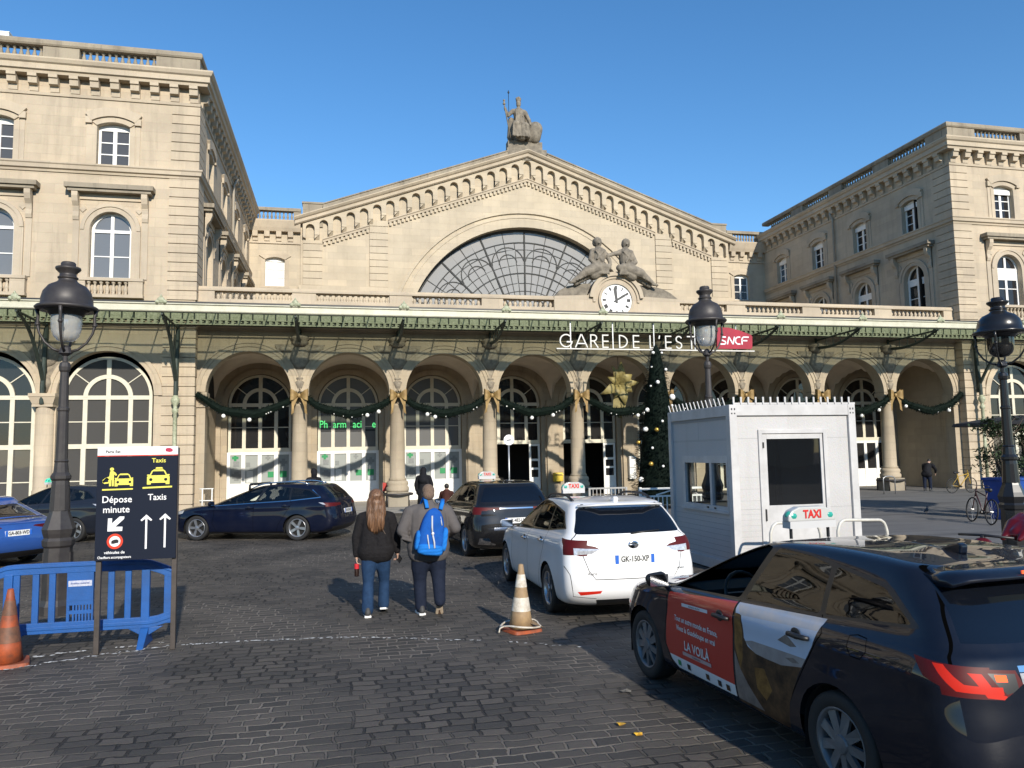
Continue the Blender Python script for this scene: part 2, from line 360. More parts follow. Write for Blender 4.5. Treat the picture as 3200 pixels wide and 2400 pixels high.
def asphalt_mat(name, c1, c2):
    m, nt, b = nodes(name); tc = N(nt, 'ShaderNodeTexCoord')
    a = N(nt, 'ShaderNodeTexNoise', i_Scale=.35, i_Detail=6, i_Roughness=.65); L(nt, tc.outputs['Object'], a.inputs['Vector'])
    mp = N(nt, 'ShaderNodeMapping'); mp.inputs['Scale'].default_value = (.25, 1.6, 1); L(nt, tc.outputs['Object'], mp.inputs[0])
    s = N(nt, 'ShaderNodeTexNoise', i_Scale=1, i_Detail=5); L(nt, mp.outputs[0], s.inputs['Vector'])
    g_ = N(nt, 'ShaderNodeTexNoise', i_Scale=160, i_Detail=2); L(nt, tc.outputs['Object'], g_.inputs['Vector'])
    c = mix(nt, ramp(nt, a.outputs[0], .35, .7), c1, c2); c = mix(nt, ramp(nt, s.outputs[0], .5, .75), c, tuple(x * .55 for x in c1))
    c = mix(nt, .35, c, g_.outputs[1], 'OVERLAY'); L(nt, c, b.inputs['Base Color']); b.inputs['Roughness'].default_value = .85
    bp = N(nt, 'ShaderNodeBump', i_Strength=.5, i_Distance=.006); L(nt, g_.outputs[0], bp.inputs['Height']); L(nt, bp.outputs[0], b.inputs['Normal']); return m
g = MB(); g.box(13.2, 62, -40, 5.0, -.2, .014)
struct(g.build('pavement', asphalt_mat('asphalt', (.115, .11, .105), (.15, .145, .138))), 'grey asphalt pavement on the right')
g = MB(); g.box(13.0, 13.2, -40, -3.2, -.2, .03); g.box(-28, 13.2, -3.4, -3.2, -.2, .03)
struct(g.build('kerb', mat('kerb_granite', (.22, .21, .2), (.15, .145, .14), 6, .8)), 'low granite kerb')
g = MB(); g.box(-28, 13.2, -3.2, 4.5, -.2, .016)
struct(g.build('portico_floor', asphalt_mat('portico_paving', (.3, .275, .24), (.34, .31, .27))), 'pale paving under the arches')
# worn white line: irregular flecks of paint following two shallow arcs
pm, nt, b = nodes('worn_paint'); tc = N(nt, 'ShaderNodeTexCoord'); no = N(nt, 'ShaderNodeTexNoise', i_Scale=9, i_Detail=6, i_Roughness=.7)
L(nt, tc.outputs['Object'], no.inputs['Vector']); L(nt, mix(nt, ramp(nt, no.outputs[0], .4, .62), (.3, .29, .27), (.75, .74, .7)), b.inputs['Base Color']); b.inputs['Roughness'].default_value = .8
def worn(name, pts, w, keep, label):
    g = MB(); q = random.Random(3)
    for (ax, ay), (bx, by) in zip(pts, pts[1:]):
        n = int(math.hypot(bx - ax, by - ay) / .035)
        for i in range(n):
            t = i / n; fade = keep(ax + (bx - ax) * t)
            if q.random() > fade: continue
            x = lerp(ax, bx, t) + q.uniform(-.02, .02); y = lerp(ay, by, t) + q.uniform(-w, w) * .5
            k = q.randint(5, 7); rx = q.uniform(.012, .045); ry = q.uniform(.006, w * .55)
            g.add([(x + rx * math.cos(2 * PI * j / k) * q.uniform(.6, 1.1), y + ry * math.sin(2 * PI * j / k) * q.uniform(.6, 1.1), .004 + i % 5 * .0006) for j in range(k)], [tuple(range(k))])
    o = g.build(name, pm); struct(o, label)
worn('road_marking', [(-.6, -23.75), (.355, -23.39), (1.05, -23.07), (1.85, -22.80)], .07, lambda x: .95, 'worn white line across the cobbles')
worn('road_marking', [(1.9, -22.82), (2.7, -22.87), (3.4, -22.95), (4.0, -23.08), (4.7, -23.4), (5.23, -23.62), (5.8, -23.95), (6.3, -24.25)], .06, lambda x: .9 if x < 3.9 else .55 if x < 5 else .32, 'worn white arc across the cobbles')
worn('road_marking', [(-.5, -23.1), (.8, -22.82), (1.3, -22.72), (1.75, -22.6)], .08, lambda x: .5, 'faint white line under the barrier')

# ------------------------------------------------------------------ pavilions
PERIOD, C0, NB = 4.15, -5.2, 6
SEND = C0 - NB * PERIOD + 1.4
def baluster_prof(h, r): return [(r * .95, 0), (r * .95, h * .08), (r * .55, h * .12), (r * .95, h * .3), (r, h * .4), (r * .62, h * .62), (r * .45, h * .78), (r * .8, h * .83), (r * .95, h * .92), (r * .95, h)]
def balusters(mb, fr, s0, s1, z0, z1, d, step=.235, r=.085):
    n = max(1, int(round((s1 - s0) / step))); mb.smooth = True
    for i in range(n): mb.lathe(baluster_prof(z1 - z0, r), fr(s0 + (i + .5) * (s1 - s0) / n, z0, d), 8)
    mb.smooth = False
def pane_of(fr, poly, d, m, parent, name='pane'):
    g = MB(); fill(g, fr, poly, d); return g.build(name, m, parent)
def upper_window(fr, c, z0, zs, hw, root, pm, blind=False):
    g = MB(); d0, d1 = -.29, -.22
    o = seg(c, hw, z0, zs, .16)
    fbox(g, fr, c - hw, c - hw + .09, z0, zs, d0, d1); fbox(g, fr, c + hw - .09, c + hw, z0, zs, d0, d1)
    fbox(g, fr, c - hw + .09, c + hw - .09, z0, z0 + .09, d0, d1)
    slab(g, fr, [(c - hw, zs - .12), (c + hw, zs - .12)] + seg(c, hw, z0, zs, .16)[2:], d0, d1 + .004)
    fbox(g, fr, c - .07, c + .07, z0 + .09, zs - .12, d0 + .006, d1 + .01)
    h = (zs - .12 - z0 - .09) / 3
    for i in (1, 2):
        fbox(g, fr, c - hw + .09, c - .07, z0 + .09 + h * i - .022, z0 + .09 + h * i + .022, d0 + .01, d1 - .012)
        fbox(g, fr, c + .07, c + hw - .09, z0 + .09 + h * i - .022, z0 + .09 + h * i + .022, d0 + .01, d1 - .012)
    if blind: fbox(g, fr, c - hw + .03, c + hw - .03, zs - .28, zs - .02, d1 + .01, d1 + .09)
    w_ = g.build('window', WHITEP, root)
    pane_of(fr, o, d0 + .03, pm, w_); return w_
def mid_window(fr, c, root, pm, blind=0):
    g = MB(); hw, z0, zs = .745, 9.25, 11.17; d0, d1 = -.29, -.22
    ring(g, fr, c, zs, hw - .1, hw, d0, d1, 0, PI, 16)
    for a in (-hw, hw - .1): fbox(g, fr, c + a, c + a + .1, z0, zs - .06, d0, d1)
    fbox(g, fr, c - hw, c + hw, zs - .06, zs + .06, d0, d1 + .012)
    fbox(g, fr, c - hw + .1, c + hw - .1, z0, z0 + .08, d0, d1)
    fbox(g, fr, c - .065, c + .065, z0 + .08, zs - .06, d0 + .006, d1 + .006); fbox(g, fr, c - .06, c + .06, zs + .06, zs + hw - .1, d0 + .006, d1 + .006)
    for a, b_ in ((c - hw + .1, c - .065), (c + .065, c + hw - .1)): fbox(g, fr, a, b_, 10.14, 10.18, d0 + .01, d1 - .01)
    if blind: fbox(g, fr, c - hw + .1, c + hw - .1, zs - .06 - blind, zs - .06, d1 - .05, d1 + .004)
    w_ = g.build('window', WHITEP, root)
    pane_of(fr, arch(c, hw, z0, zs, 16), d0 + .03, pm, w_); return w_
def big_window(fr, c, hw, root, m, pm, d0, low=2.7, base=.0, lowpm=None, name='arched_window', lowstyle='glass', zs=4.6):
    g = MB(); d1 = d0 + .08
    ring(g, fr, c, zs, hw - .11, hw, d0, d1, 0, PI, 24)
    q = hw * .52
    ring(g, fr, c, zs, q - .1, q + .06, d0 + .004, d1 + .02, 0, PI, 18)
    fbox(g, fr, c - hw, c + hw, zs - .09, zs + .07, d0 + .002, d1 + .012)
    fbox(g, fr, c - .08, c + .08, zs + .07, zs + q - .1, d0 + .006, d1 + .006); fbox(g, fr, c - .08, c + .08, zs + q + .06, zs + hw - .11, d0 + .006, d1 + .006)
    for a in (R(38), R(142)): rbar(g, fr, (c + (q + .06) * math.cos(a), zs + (q + .06) * math.sin(a)), (c + (hw - .1) * math.cos(a), zs + (hw - .1) * math.sin(a)), .035, d0 + .01, d1 - .01)
    for a, w_ in ((-hw, .12), (hw - .12, .12), (-q - .06, .16), (q - .1, .16), (-.08, .16)):
        fbox(g, fr, c + a, c + a + w_, low + .09, zs - .09, d0 + (.003 if abs(a) > q else .006), d1 + .004)
    fbox(g, fr, c - hw, c + hw, low - .09, low + .09, d0, d1 + .014)
    cols = [(-hw + .12, -q - .06), (-q + .1, -.08), (.08, q - .1), (q + .06, hw - .12)]
    for a, b_ in cols: fbox(g, fr, c + a, c + b_, (low + zs) / 2 - .02, (low + zs) / 2 + .02, d0 + .012, d1 - .02)
    f = g.build(name, m, root)
    pane_of(fr, [(c - hw, low), (c + hw, low)] + arch(c, hw, 0, zs, 24)[2:], d0 + .03, pm, f)
    if lowstyle != 'none':
        g = MB(); d2 = d1 + .03
        for a, w_ in ((-hw - .06, .16), (hw - .1, .16), (-q - .08, .17), (q - .09, .17), (-.085, .17)): fbox(g, fr, c + a, c + a + w_, base, low - .09, d0 + .001, d2)
        if lowstyle == 'door':
            for a, b_ in cols: fbox(g, fr, c + a - .03, c + b_ + .03, base, .98, d0 + .02, d2 - .03); fbox(g, fr, c + a - .03, c + b_ + .03, low - .22, low - .09, d0 + .02, d2 - .02)
        else:
            for a, b_ in cols: fbox(g, fr, c + a - .02, c + b_ + .02, base, base + .1, d0 + .02, d2 - .03); fbox(g, fr, c + a - .02, c + b_ + .02, 1.35, 1.39, d0 + .02, d1 - .02)
        l_ = g.build('door' if lowstyle == 'door' else 'lower_sash', m if lowstyle != 'door' else WHITEP, root)
        pane_of(fr, [(c - hw, base), (c + hw, base), (c + hw, low), (c - hw, low)], d0 + .035, lowpm or pm, l_)
        return f, l_
    return f, None
def surround_upper(g, fr, c, hw=.6):
    for sgn in (-1, 1):
        a, b_ = sorted((c + sgn * hw, c + sgn * (hw + .2))); fbox(g, fr, a, b_, 13.76, 15.36, 0, .05)
        a, b_ = sorted((c + sgn * (hw + .2), c + sgn * (hw + .38))); fbox(g, fr, a, b_, 13.76, 15.5, 0, .03)
        a, b_ = sorted((c + sgn * (hw + .18), c + sgn * (hw + .42))); fbox(g, fr, a, b_, 15.46, 15.72, .03, .12)
    i = seg(c, hw + .01, 0, 15.4, .16)[2:]; o = seg(c, hw + .2, 0, 15.55, .22)[2:]
    slab(g, fr, o + i[::-1], 0, .055)
    i = seg(c, hw + .2, 0, 15.56, .22)[2:]; o = seg(c, hw + .44, 0, 15.86, .28)[2:]
    slab(g, fr, o + i[::-1], 0, .13)
def surround_mid(g, fr, c):
    ring(g, fr, c, 11.15, .76, .95, 0, .05, 0, PI, 18); ring(g, fr, c, 11.15, .95, 1.09, 0, .09, 0, PI, 18)
    for sgn in (-1, 1):
        a, b_ = sorted((c + sgn * .76, c + sgn * 1.09)); fbox(g, fr, a, b_, 9.22, 11.15, 0, .06)
        a, b_ = sorted((c + sgn * 1.13, c + sgn * 1.36)); fbox(g, fr, a, b_, 9.22, 12.6, 0, .045)
        # scrolled console
        x = c + sgn * 1.25
        pr = [(0, 11.5), (.08, 11.52), (.12, 11.66), (.09, 11.85), (.13, 12.05), (.26, 12.22), (.33, 12.42), (.33, 12.62), (0, 12.62)]
        g.prism(pr, lambda p: fr(x - .11, p[1], p[0]), lambda p: fr(x + .11, p[1], p[0]))
        y0 = c + sgn * 1.02; slab(g, fr, [(y0 - .13, 11.98), (y0, 11.84), (y0 + .13, 11.98), (y0, 12.2)], 0, .04)
    fbox(g, fr, c - 1.36, c + 1.36, 12.36, 12.6, 0, .06)
def pavilion(mirror):
    X = (lambda x: 32.0 - x) if mirror else (lambda x: x)
    root = thing('stone_pavilion', 'sunlit stone wing on the right edge, its side wall in shade with four tall windows' if mirror else 'pale limestone wing on the left with a parapet and tall arched windows', 'building', (X(-4), 0, 0), 0, 'station pavilions')
    ff = Fr((X(0), -.41, 0), (-1 if mirror else 1, 0, 0), (0, -1, 0)); XS = -2.03
    fs = Fr((X(XS), 0, 0), (0, 1, 0), (-1 if mirror else 1, 0, 0))
    def path(a=SEND - .5, y1=17.15):
        p = [(X(a), -.41), (X(XS), -.41), (X(XS), y1)]; return p[::-1] if mirror else p
    cs = [C0 - PERIOD * i for i in range(NB)]; ys = [2.5, 6.65, 10.8, 14.95]
    g = MB()
    panel(g, ff, [(SEND, 0), (XS, 0), (XS, 17.9), (SEND, 17.9)], [seg(c, .6, 13.75, 15.4, .16) for c in cs] + [arch(c, .745, 9.25, 11.17) for c in cs] + [arch(c, 1.72, .02, 4.65, 28) for c in cs], 0, .3)
    panel(g, fs, [(-.41, 0), (17.6, 0), (17.6, 17.9), (-.41, 17.9)], [seg(c, .6, 13.75, 15.4, .16) for c in ys] + [arch(c, .745, 9.25, 11.17) for c in ys], 0, .3)
    g.build('wall', LIME, root)
    g = MB(); g.box(min(X(SEND), X(XS)) + .05, max(X(SEND), X(XS)) - .05, -.06, 17.4, 17.5, 17.8); g.build('roof', mat('zinc', (.3, .31, .32), (.24, .25, .26), 2, .5, .4) if not mirror else bpy.data.materials['zinc'], root)
    g = MB()
    for z0, z1, w0, w1 in ((0, 7.3, 1.17, .7), (8.45, 13.4, 1.06, .72), (13.78, 16.45, 1.02, .72)):
        n = round((z1 - z0) / .387); h = (z1 - z0) / n
        for i in range(n):
            g = MB()
            a, b_ = z0 + i * h + .018, z0 + (i + 1) * h - .018; w_ = lerp(w0, w1, 0)
            pr = [(XS - w_, -.41 - .05), (XS + .05, -.46), (XS + .05, -.41 + w1 + .42), (XS - .002, -.41 + w1 + .42), (XS - .002, -.408), (XS - w_, -.408)]
            g.prism([(X(p[0]), p[1]) for p in pr], lambda p: (p[0], p[1], a), lambda p: (p[0], p[1], b_)); g.build('quoin', LIME, root)
    # string courses, cornice, parapet
    g = MB(); g.sweep(path(), [(-.02, 13.4), (.05, 13.4), (.07, 13.48), (.15, 13.52), (.17, 13.66), (.21, 13.7), (.21, 13.76), (-.02, 13.765)]); g.build('string_course', TRIM, root)
    g = MB(); g.sweep(path(), [(-.02, 16.47), (.05, 16.47), (.07, 16.58), (-.02, 16.58)]); g.sweep(path(), [(-.02, 17.2), (.36, 17.2), (.38, 17.3), (.46, 17.34), (.47, 17.55), (.54, 17.6), (.6, 17.72), (.6, 17.78), (-.02, 17.84)]); g.build('cornice', TRIM, root)
    def corbel(fr, s): 
        g = MB(); g.prism([(0, 16.6), (.08, 16.6), (.1, 16.8), (.27, 16.84), (.3, 17.06), (.36, 17.08), (.36, 17.2), (0, 17.2)], lambda p: fr(s - .16, p[1], p[0]), lambda p: fr(s + .16, p[1], p[0])); g.build('corbel', TRIM, root)
    s = XS - .18
    while s > SEND: corbel(ff, s); s -= .735
    s = .1
    while s < 17: corbel(fs, s); s += .735
    g = MB(); g.sweep(path(), [(-.4, 17.84), (.03, 17.84), (.03, 17.96), (-.4, 17.96)]); g.sweep(path(), [(-.42, 18.5), (.06, 18.5), (.1, 18.56), (.1, 18.68), (.04, 18.76), (-.42, 18.76)])
    for fr, a, b_, cen in ((ff, SEND, XS, [c + .08 for c in cs]), (fs, -.41, 17.1, ys)):
        last = b_ if fr is ff else a
        for c in (cen if fr is fs else cen):
            lo, hi = c - 1.42, c + 1.42
            if fr is ff: fbox(g, fr, hi, last, 17.96, 18.5, -.36, .02 if last == XS else .02); last = lo
            else: fbox(g, fr, last + (.36 if last == a else 0), lo, 17.96, 18.5, -.36, .02); last = hi
            gb = MB(); balusters(gb, fr, lo, hi, 17.96, 18.5, -.17); gb.build('balustrade', OLD, root)
    g.build('parapet', OLD, root)
    # openings
    pms = [PANEG, PANEG, PANE, PANE, PANE, PANE] if not mirror else [PANED] * 6
    for i, c in enumerate(cs):
        upper_window(ff, c, 13.75, 15.4, .6, root, pms[i], mirror); mid_window(ff, c, root, PANE if not mirror else PANED, .5 if mirror else 0)
        f_, l_ = big_window(ff, c, 1.6, root, PAINT, PANEG if i == 0 and not mirror else PANED, -.42, lowpm=PANEG, lowstyle='glass')
    for i, c in enumerate(ys):
        upper_window(fs, c, 13.75, 15.4, .6, root, PANED, True); mid_window(fs, c, root, PANED, .25 if mirror else 0)
    for fr, cen, xs in ((ff, cs, 1), (fs, ys, 0)):
        for c in cen:
            g = MB(); h = MB()
            surround_upper(g, fr, c); surround_mid(g, fr, c)
            slab(h, fr, [(c - 1.5, 12.6), (c + 1.5, 12.6), (c + 1.5, 12.72), (c - 1.5, 12.72)], 0, .36); slab(h, fr, [(c - 1.6, 12.72), (c + 1.6, 12.72), (c + 1.6, 12.9), (c - 1.6, 12.9)], 0, .44)
            g.build('window_surround', TRIM, root); h.build('window_shelf', OLD, root)
        if fr is ff:
            for c in cen:
                g = MB(); gb = MB()
                fbox(g, fr, c - 1.16, c + 1.28, 9.1, 9.22, 0, .26); fbox(g, fr, c - 1.16, c + 1.28, 8.45, 8.56, 0, .24)
                for a, b_ in ((c - 1.14, c - .8), (c + .74, c + 1.26)): fbox(g, fr, a, b_, 8.56, 9.1, 0, .22)
                balusters(gb, fr, c - .8, c + .74, 8.56, 9.1, .12, .22)
                g_ = g.build('balcony', TRIM, root); gb.build('balustrade', TRIM, g_)
    # ground floor: archivolts, engaged columns, ledge under the canopy
    for i, c in enumerate(cs):
        g = MB(); k = MB(); h = MB()
        ring(g, ff, c, 4.65, 1.73, 1.9, 0, .05, 0, PI, 28); ring(g, ff, c, 4.65, 1.9, 2.04, 0, .09, 0, PI, 28)
        p = c - PERIOD / 2
        if p > SEND + .5:
            k.smooth = True; k.lathe([(.38, .0), (.38, .6), (.36, .62), (.36, 1.05), (.32, 1.12), (.31, 4.2)], ff(p, 0, .02), 20); k.smooth = False
            fbox(k, ff, p - .36, p + .36, 4.2, 4.28, 0, .36); fbox(k, ff, p - .46, p + .46, 4.58, 4.7, 0, .46)
            k.hexa([ff(p + a * w_, z, d) for z, w_, dd in ((4.28, .34, .34), (4.58, .46, .44)) for d in (0, dd) for a in (-1, 1)])
            slab(h, ff, [(p - .1, 5.0), (p + .1, 5.0), (p + .62, 6.3), (p + .95, 6.75), (p - .95, 6.75), (p - .62, 6.3)], 0, .06)
            h.smooth = True; h.ball(ff(p, 6.2, .06), .42, 8, (1, .35, 1.1)); h.lathe([(.1, 4.75), (.2, 5.1), (.16, 5.4), (.05, 5.5)], ff(p, 0, .02), 10); h.smooth = False
            k.build('engaged_column', LIME, root); h.build('carving', CARVE, root)
        g.build('archivolt', LIME, root)
    g = MB(); g.sweep([q for q in path(y1=1.2)], [(-.02, 7.33), (.06, 7.33), (.08, 7.42), (.16, 7.46), (.18, 7.57), (-.02, 7.58)]); g.build('ledge', TRIM, root)
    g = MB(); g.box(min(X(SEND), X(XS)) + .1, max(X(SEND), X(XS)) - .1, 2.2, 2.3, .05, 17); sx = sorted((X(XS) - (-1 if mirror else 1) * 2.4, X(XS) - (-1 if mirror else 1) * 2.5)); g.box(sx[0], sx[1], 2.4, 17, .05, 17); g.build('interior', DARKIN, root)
    # downpipe on the shaded side
    g = MB(); g.smooth = True; p0 = fs(9.0, 16.4, .12); g.tube([fs(9, 16.9, .3), fs(9, 16.5, .12), fs(9, 8.4, .12)], .07, 8)
    g.build('downpipe', mat('pipe_grey', (.33, .29, .23), rough=.6) if not mirror else bpy.data.materials['pipe_grey'], root)
    return root
PAV_L = pavilion(False); PAV_R = pavilion(True)
tag(MB().box(-9.6, -9.12, -.3, .3, 18.76, 18.98).box(-9.62, -9.1, -.32, .32, 18.98, 19.01).build('roof_cabinet', WHITEP, origin=(-9.36, 0, 18.76)), 'small white cabinet on top of the left parapet', 'cabinet')
# ------------------------------------------------------------------ portico with nine arches
BAY, NBAY = 4.0, 9
port = thing('arcade_portico', 'row of nine round stone arches on columns under a balustraded terrace with a clock', 'building', (16, 0, 0))
fp = Fr((0, 0, 0), (1, 0, 0), (0, -1, 0)); fi = Fr((0, 4.5, 0), (1, 0, 0), (0, -1, 0))
RA = 1.65; ZS = 4.82
g = MB()
top = [(34.03, 8.44), (-2.03, 8.44), (-2.03, 0), (-RA, 0), (-RA, ZS)]
for k in range(NBAY):
    c = k * BAY
    top += [(c - RA * math.cos(PI * i / 28), ZS + RA * math.sin(PI * i / 28)) for i in range(29)]
top += [(32 + RA, 0), (34.03, 0)]
pts = [];
for p in top:
    if not pts or math.hypot(p[0] - pts[-1][0], p[1] - pts[-1][1]) > 1e-4: pts.append(p)
slab(g, fp, pts, 0, -.6)
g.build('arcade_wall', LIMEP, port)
for k in range(NBAY):
    c = k * BAY; g = MB()
    ring(g, fp, c, ZS, RA + .005, RA + .2, 0, .05, 0, PI, 28); ring(g, fp, c, ZS, RA + .2, RA + .4 if False else RA + .34, 0, .085, 0, PI, 28); ring(g, fp, c, ZS, RA + .34, RA + .4, 0, .12, 0, PI, 28)
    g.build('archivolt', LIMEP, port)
for k in range(8):
    c = (k + .5) * BAY; g = MB(); g.smooth = True
    g.lathe([(.36, 1.1), (.37, 1.16), (.32, 1.22), (.315, 2.4), (.285, 4.2), (.32, 4.24), (.32, 4.3), (.29, 4.32), (.3, 4.4), (.4, 4.6)], (c, .3, 0), 24)
    g.lathe([(.46, .62), (.48, .7), (.48, .8), (.42, .86), (.46, .95), (.44, 1.04), (.37, 1.1)], (c, .3, 0), 24); g.smooth = False
    g.box(c - .36, c + .36, -.06, .66, 4.6, 4.8)
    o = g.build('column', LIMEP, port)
    p = MB(); p.box(c - .44, c + .44, -.14, .74, 0, .62); p.build('pedestal', OLD, o)
    p = MB(); p.smooth = True; p.tube([(c + .62 * math.cos(2 * PI * i / 20), .3 + .62 * math.sin(2 * PI * i / 20), .52) for i in range(20)], .05, 8, closed=True)
    for i in range(4): a = PI / 4 + i * PI / 2; p.tube([(c + .62 * math.cos(a), .3 + .62 * math.sin(a), .016), (c + .62 * math.cos(a), .3 + .62 * math.sin(a), .5)], .03, 6)
    p.build('ring_bench', BLACKI, o)
    # spandrel carving with a shield and a boss that carries the canopy bracket
    h = MB()
    slab(h, fp, [(c - .09, 5.05), (c + .09, 5.05), (c + .3, 5.7), (c + .62, 6.28), (c + .95, 6.62), (c + 1.0, 6.78), (c - 1.0, 6.78), (c - .95, 6.62), (c - .62, 6.28), (c - .3, 5.7)], 0, .07)
    h.smooth = True; h.ball(fp(c, 6.25, .06), .4, 8, (1, .4, 1.25)); h.ball(fp(c - .55, 6.58, .05), .22, 6, (1.5, .4, .6)); h.ball(fp(c + .55, 6.58, .05), .22, 6, (1.5, .4, .6))
    h.lathe([(.05, 4.85), (.13, 5.0), (.2, 5.22), (.1, 5.3), (.16, 5.34), (.16, 5.4), (.05, 5.46)], fp(c, 0, .02), 10)
    h.lathe([(.22, 6.7), (.36, 6.86), (.3, 6.95), (.4, 7.02), (.36, 7.1), (.2, 7.16)], fp(c, 0, .02), 12); h.smooth = False
    h.build('carving', CARVE, port)
for x0, x1 in ((-2.03, -RA + .06), (32 + RA - .06, 34.03)):
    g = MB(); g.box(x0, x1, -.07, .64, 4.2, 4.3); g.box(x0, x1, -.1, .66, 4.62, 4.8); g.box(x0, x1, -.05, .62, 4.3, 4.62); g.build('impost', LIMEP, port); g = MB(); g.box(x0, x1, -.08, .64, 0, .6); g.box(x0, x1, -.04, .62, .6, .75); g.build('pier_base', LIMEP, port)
g = MB(); g.sweep([(-1.97, 0), (33.97, 0)], [(-.02, 7.33), (.06, 7.33), (.08, 7.42), (.16, 7.46), (.18, 7.57), (-.02, 7.58)]); g.build('ledge', TRIM, port)
# groin vaults
for k in range(NBAY):
    g = MB(); g.smooth = True; n = 16; cx = k * BAY; vs = []
    for j in range(n + 1):
        for i in range(n + 1):
            u = -1 + 2 * i / n; v = -1 + 2 * j / n
            vs.append((cx + 2 * u, 2.55 + 1.95 * v, ZS + 1.72 * max(math.sqrt(max(0, 1 - u * u)), math.sqrt(max(0, 1 - v * v)) * .98)))
    g.add(vs, [(j * (n + 1) + i, j * (n + 1) + i + 1, (j + 1) * (n + 1) + i + 1, (j + 1) * (n + 1) + i) for j in range(n) for i in range(n)])
    g.build('vault', PLAST, port)
g = MB(); g.box(-2.0, 34.0, -.3, 17.1, 8.2, 8.44); g.build('terrace', OLD, port)
# inner wall
holes = [arch(k * BAY, 1.43, .02, 4.6, 24) for k in range(9)]
g = MB(); panel(g, fi, [(-2.0, 0), (34, 0), (34, 7.4), (-2.0, 7.4)], holes, 0, .3)
for k in range(NBAY + 1): fbox(g, fi, k * BAY - 2 - (.0 if k == 0 else .3), k * BAY - 2 + (0 if k == 9 else .3), 0, 4.75, 0, .12)
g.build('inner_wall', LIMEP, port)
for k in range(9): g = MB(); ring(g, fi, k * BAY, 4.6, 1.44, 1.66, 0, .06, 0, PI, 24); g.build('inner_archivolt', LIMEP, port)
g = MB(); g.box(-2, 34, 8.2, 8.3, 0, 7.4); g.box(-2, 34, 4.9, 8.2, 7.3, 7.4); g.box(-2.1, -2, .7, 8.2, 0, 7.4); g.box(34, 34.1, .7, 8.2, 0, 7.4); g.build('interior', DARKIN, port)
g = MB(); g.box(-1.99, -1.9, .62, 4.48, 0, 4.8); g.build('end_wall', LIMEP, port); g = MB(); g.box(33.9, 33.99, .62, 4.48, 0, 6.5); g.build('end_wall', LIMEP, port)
FROST = glass('frosted_pane', (.3, .32, .32), .2, .08, (.36, .38, .36), .12)
GRN = mat('green_sign', (.01, .22, .07), rough=.5); POST = mat('poster_grey', (.16, .17, .17), (.22, .23, .22), 20, .6); POSTW = mat('poster_white', (.6, .62, .6), (.5, .5, .48), 20, .6)
for k in range(9):
    c = k * BAY
    if k <= 2:
        f, l_ = big_window(fi, c, 1.4, port, PAINT, [PANED, PANE, PANE][k], -.24, low=2.5, base=.02, lowpm=FROST, lowstyle='door')
        d0, d1 = -.2, -.19
        def cross(m, x, z, r, t): slab_(m, [(x - r, z - t), (x - t, z - t), (x - t, z - r), (x + t, z - r), (x + t, z - t), (x + r, z - t), (x + r, z + t), (x + t, z + t), (x + t, z + r), (x - t, z + r), (x - t, z + t), (x - r, z + t)])
        def slab_(m, poly): g = MB(); slab(g, fi, poly, d0, d1); g.build('poster', m, l_)
        def sheet(m, a, b_, z0, z1): slab_(m, [(c + a, z0), (c + b_, z0), (c + b_, z1), (c + a, z1)])
        cross(GRN, c - 1.08, 2.16, .14, .055); cross(POST, c - 1.02, 1.32, .2, .1); cross(POST, c + 1.05, 1.92, .17, .07); cross(POST, c + .36, 2.14, .11, .04)
        sheet(GRN, .36, .62, 1.24, 1.5); sheet(GRN, .9, 1.2, 1.24, 1.52); sheet(POST, -1.16, -.9, 1.76, 2.0); sheet(POST, -.6, -.42, 1.74, 1.94); sheet(POSTW, -.58, -.3, 1.02, 1.55); sheet(POSTW, .93, 1.17, 1.02, 1.2)
    elif k in (3, 4):
        f, l_ = big_window(fi, c, 1.4, port, PAINT, PANED, -.24, low=2.7, base=.02, lowstyle='none')
        g = MB(); x0, x1 = (c + .82, c + 1.38) if k == 3 else (c + .72, c + 1.36)
        fbox(g, fi, x0, x0 + .1, .02, 2.6, -.2, -.12); fbox(g, fi, x1 - .1, x1, .02, 2.6, -.2, -.12)
        for z0, z1 in ((.02, .95), (1.32, 1.42), (1.75, 1.86), (2.5, 2.6)): fbox(g, fi, x0 + .1, x1 - .1, z0, z1, -.19, -.13)
        d = g.build('door', WHITEP, port)
        pane_of(fi, [(x0 + .1, .95), (x1 - .1, .95), (x1 - .1, 2.5), (x0 + .1, 2.5)], -.17, PANED, d)
    else:
        big_window(fi, c, 1.4, port, PAINT, PANED, -.24, low=2.6, base=.02, lowstyle='door' if k == 8 else 'glass', lowpm=PANED)
SIGNG = mat('green_light', (.12, .75, .22), rough=.4, emit=.9)
phs = thing('pharmacy_sign', 'green lit Pharmacie lettering behind the panes of the second arch', 'sign', (4.0, 4.66, 3.55))
for i, (tx, x) in enumerate((('Ph', 2.86), ('arm', 3.6), ('aci', 4.42), ('e', 5.2))): text('lettering', tx, .5, SIGNG, phs, (x - 4.0, 0, .1), sx=.8)
g = MB(); g.box(2.7, 5.3, 4.67, 4.69, 3.33, 3.42); g.build('rail', BLK, phs)
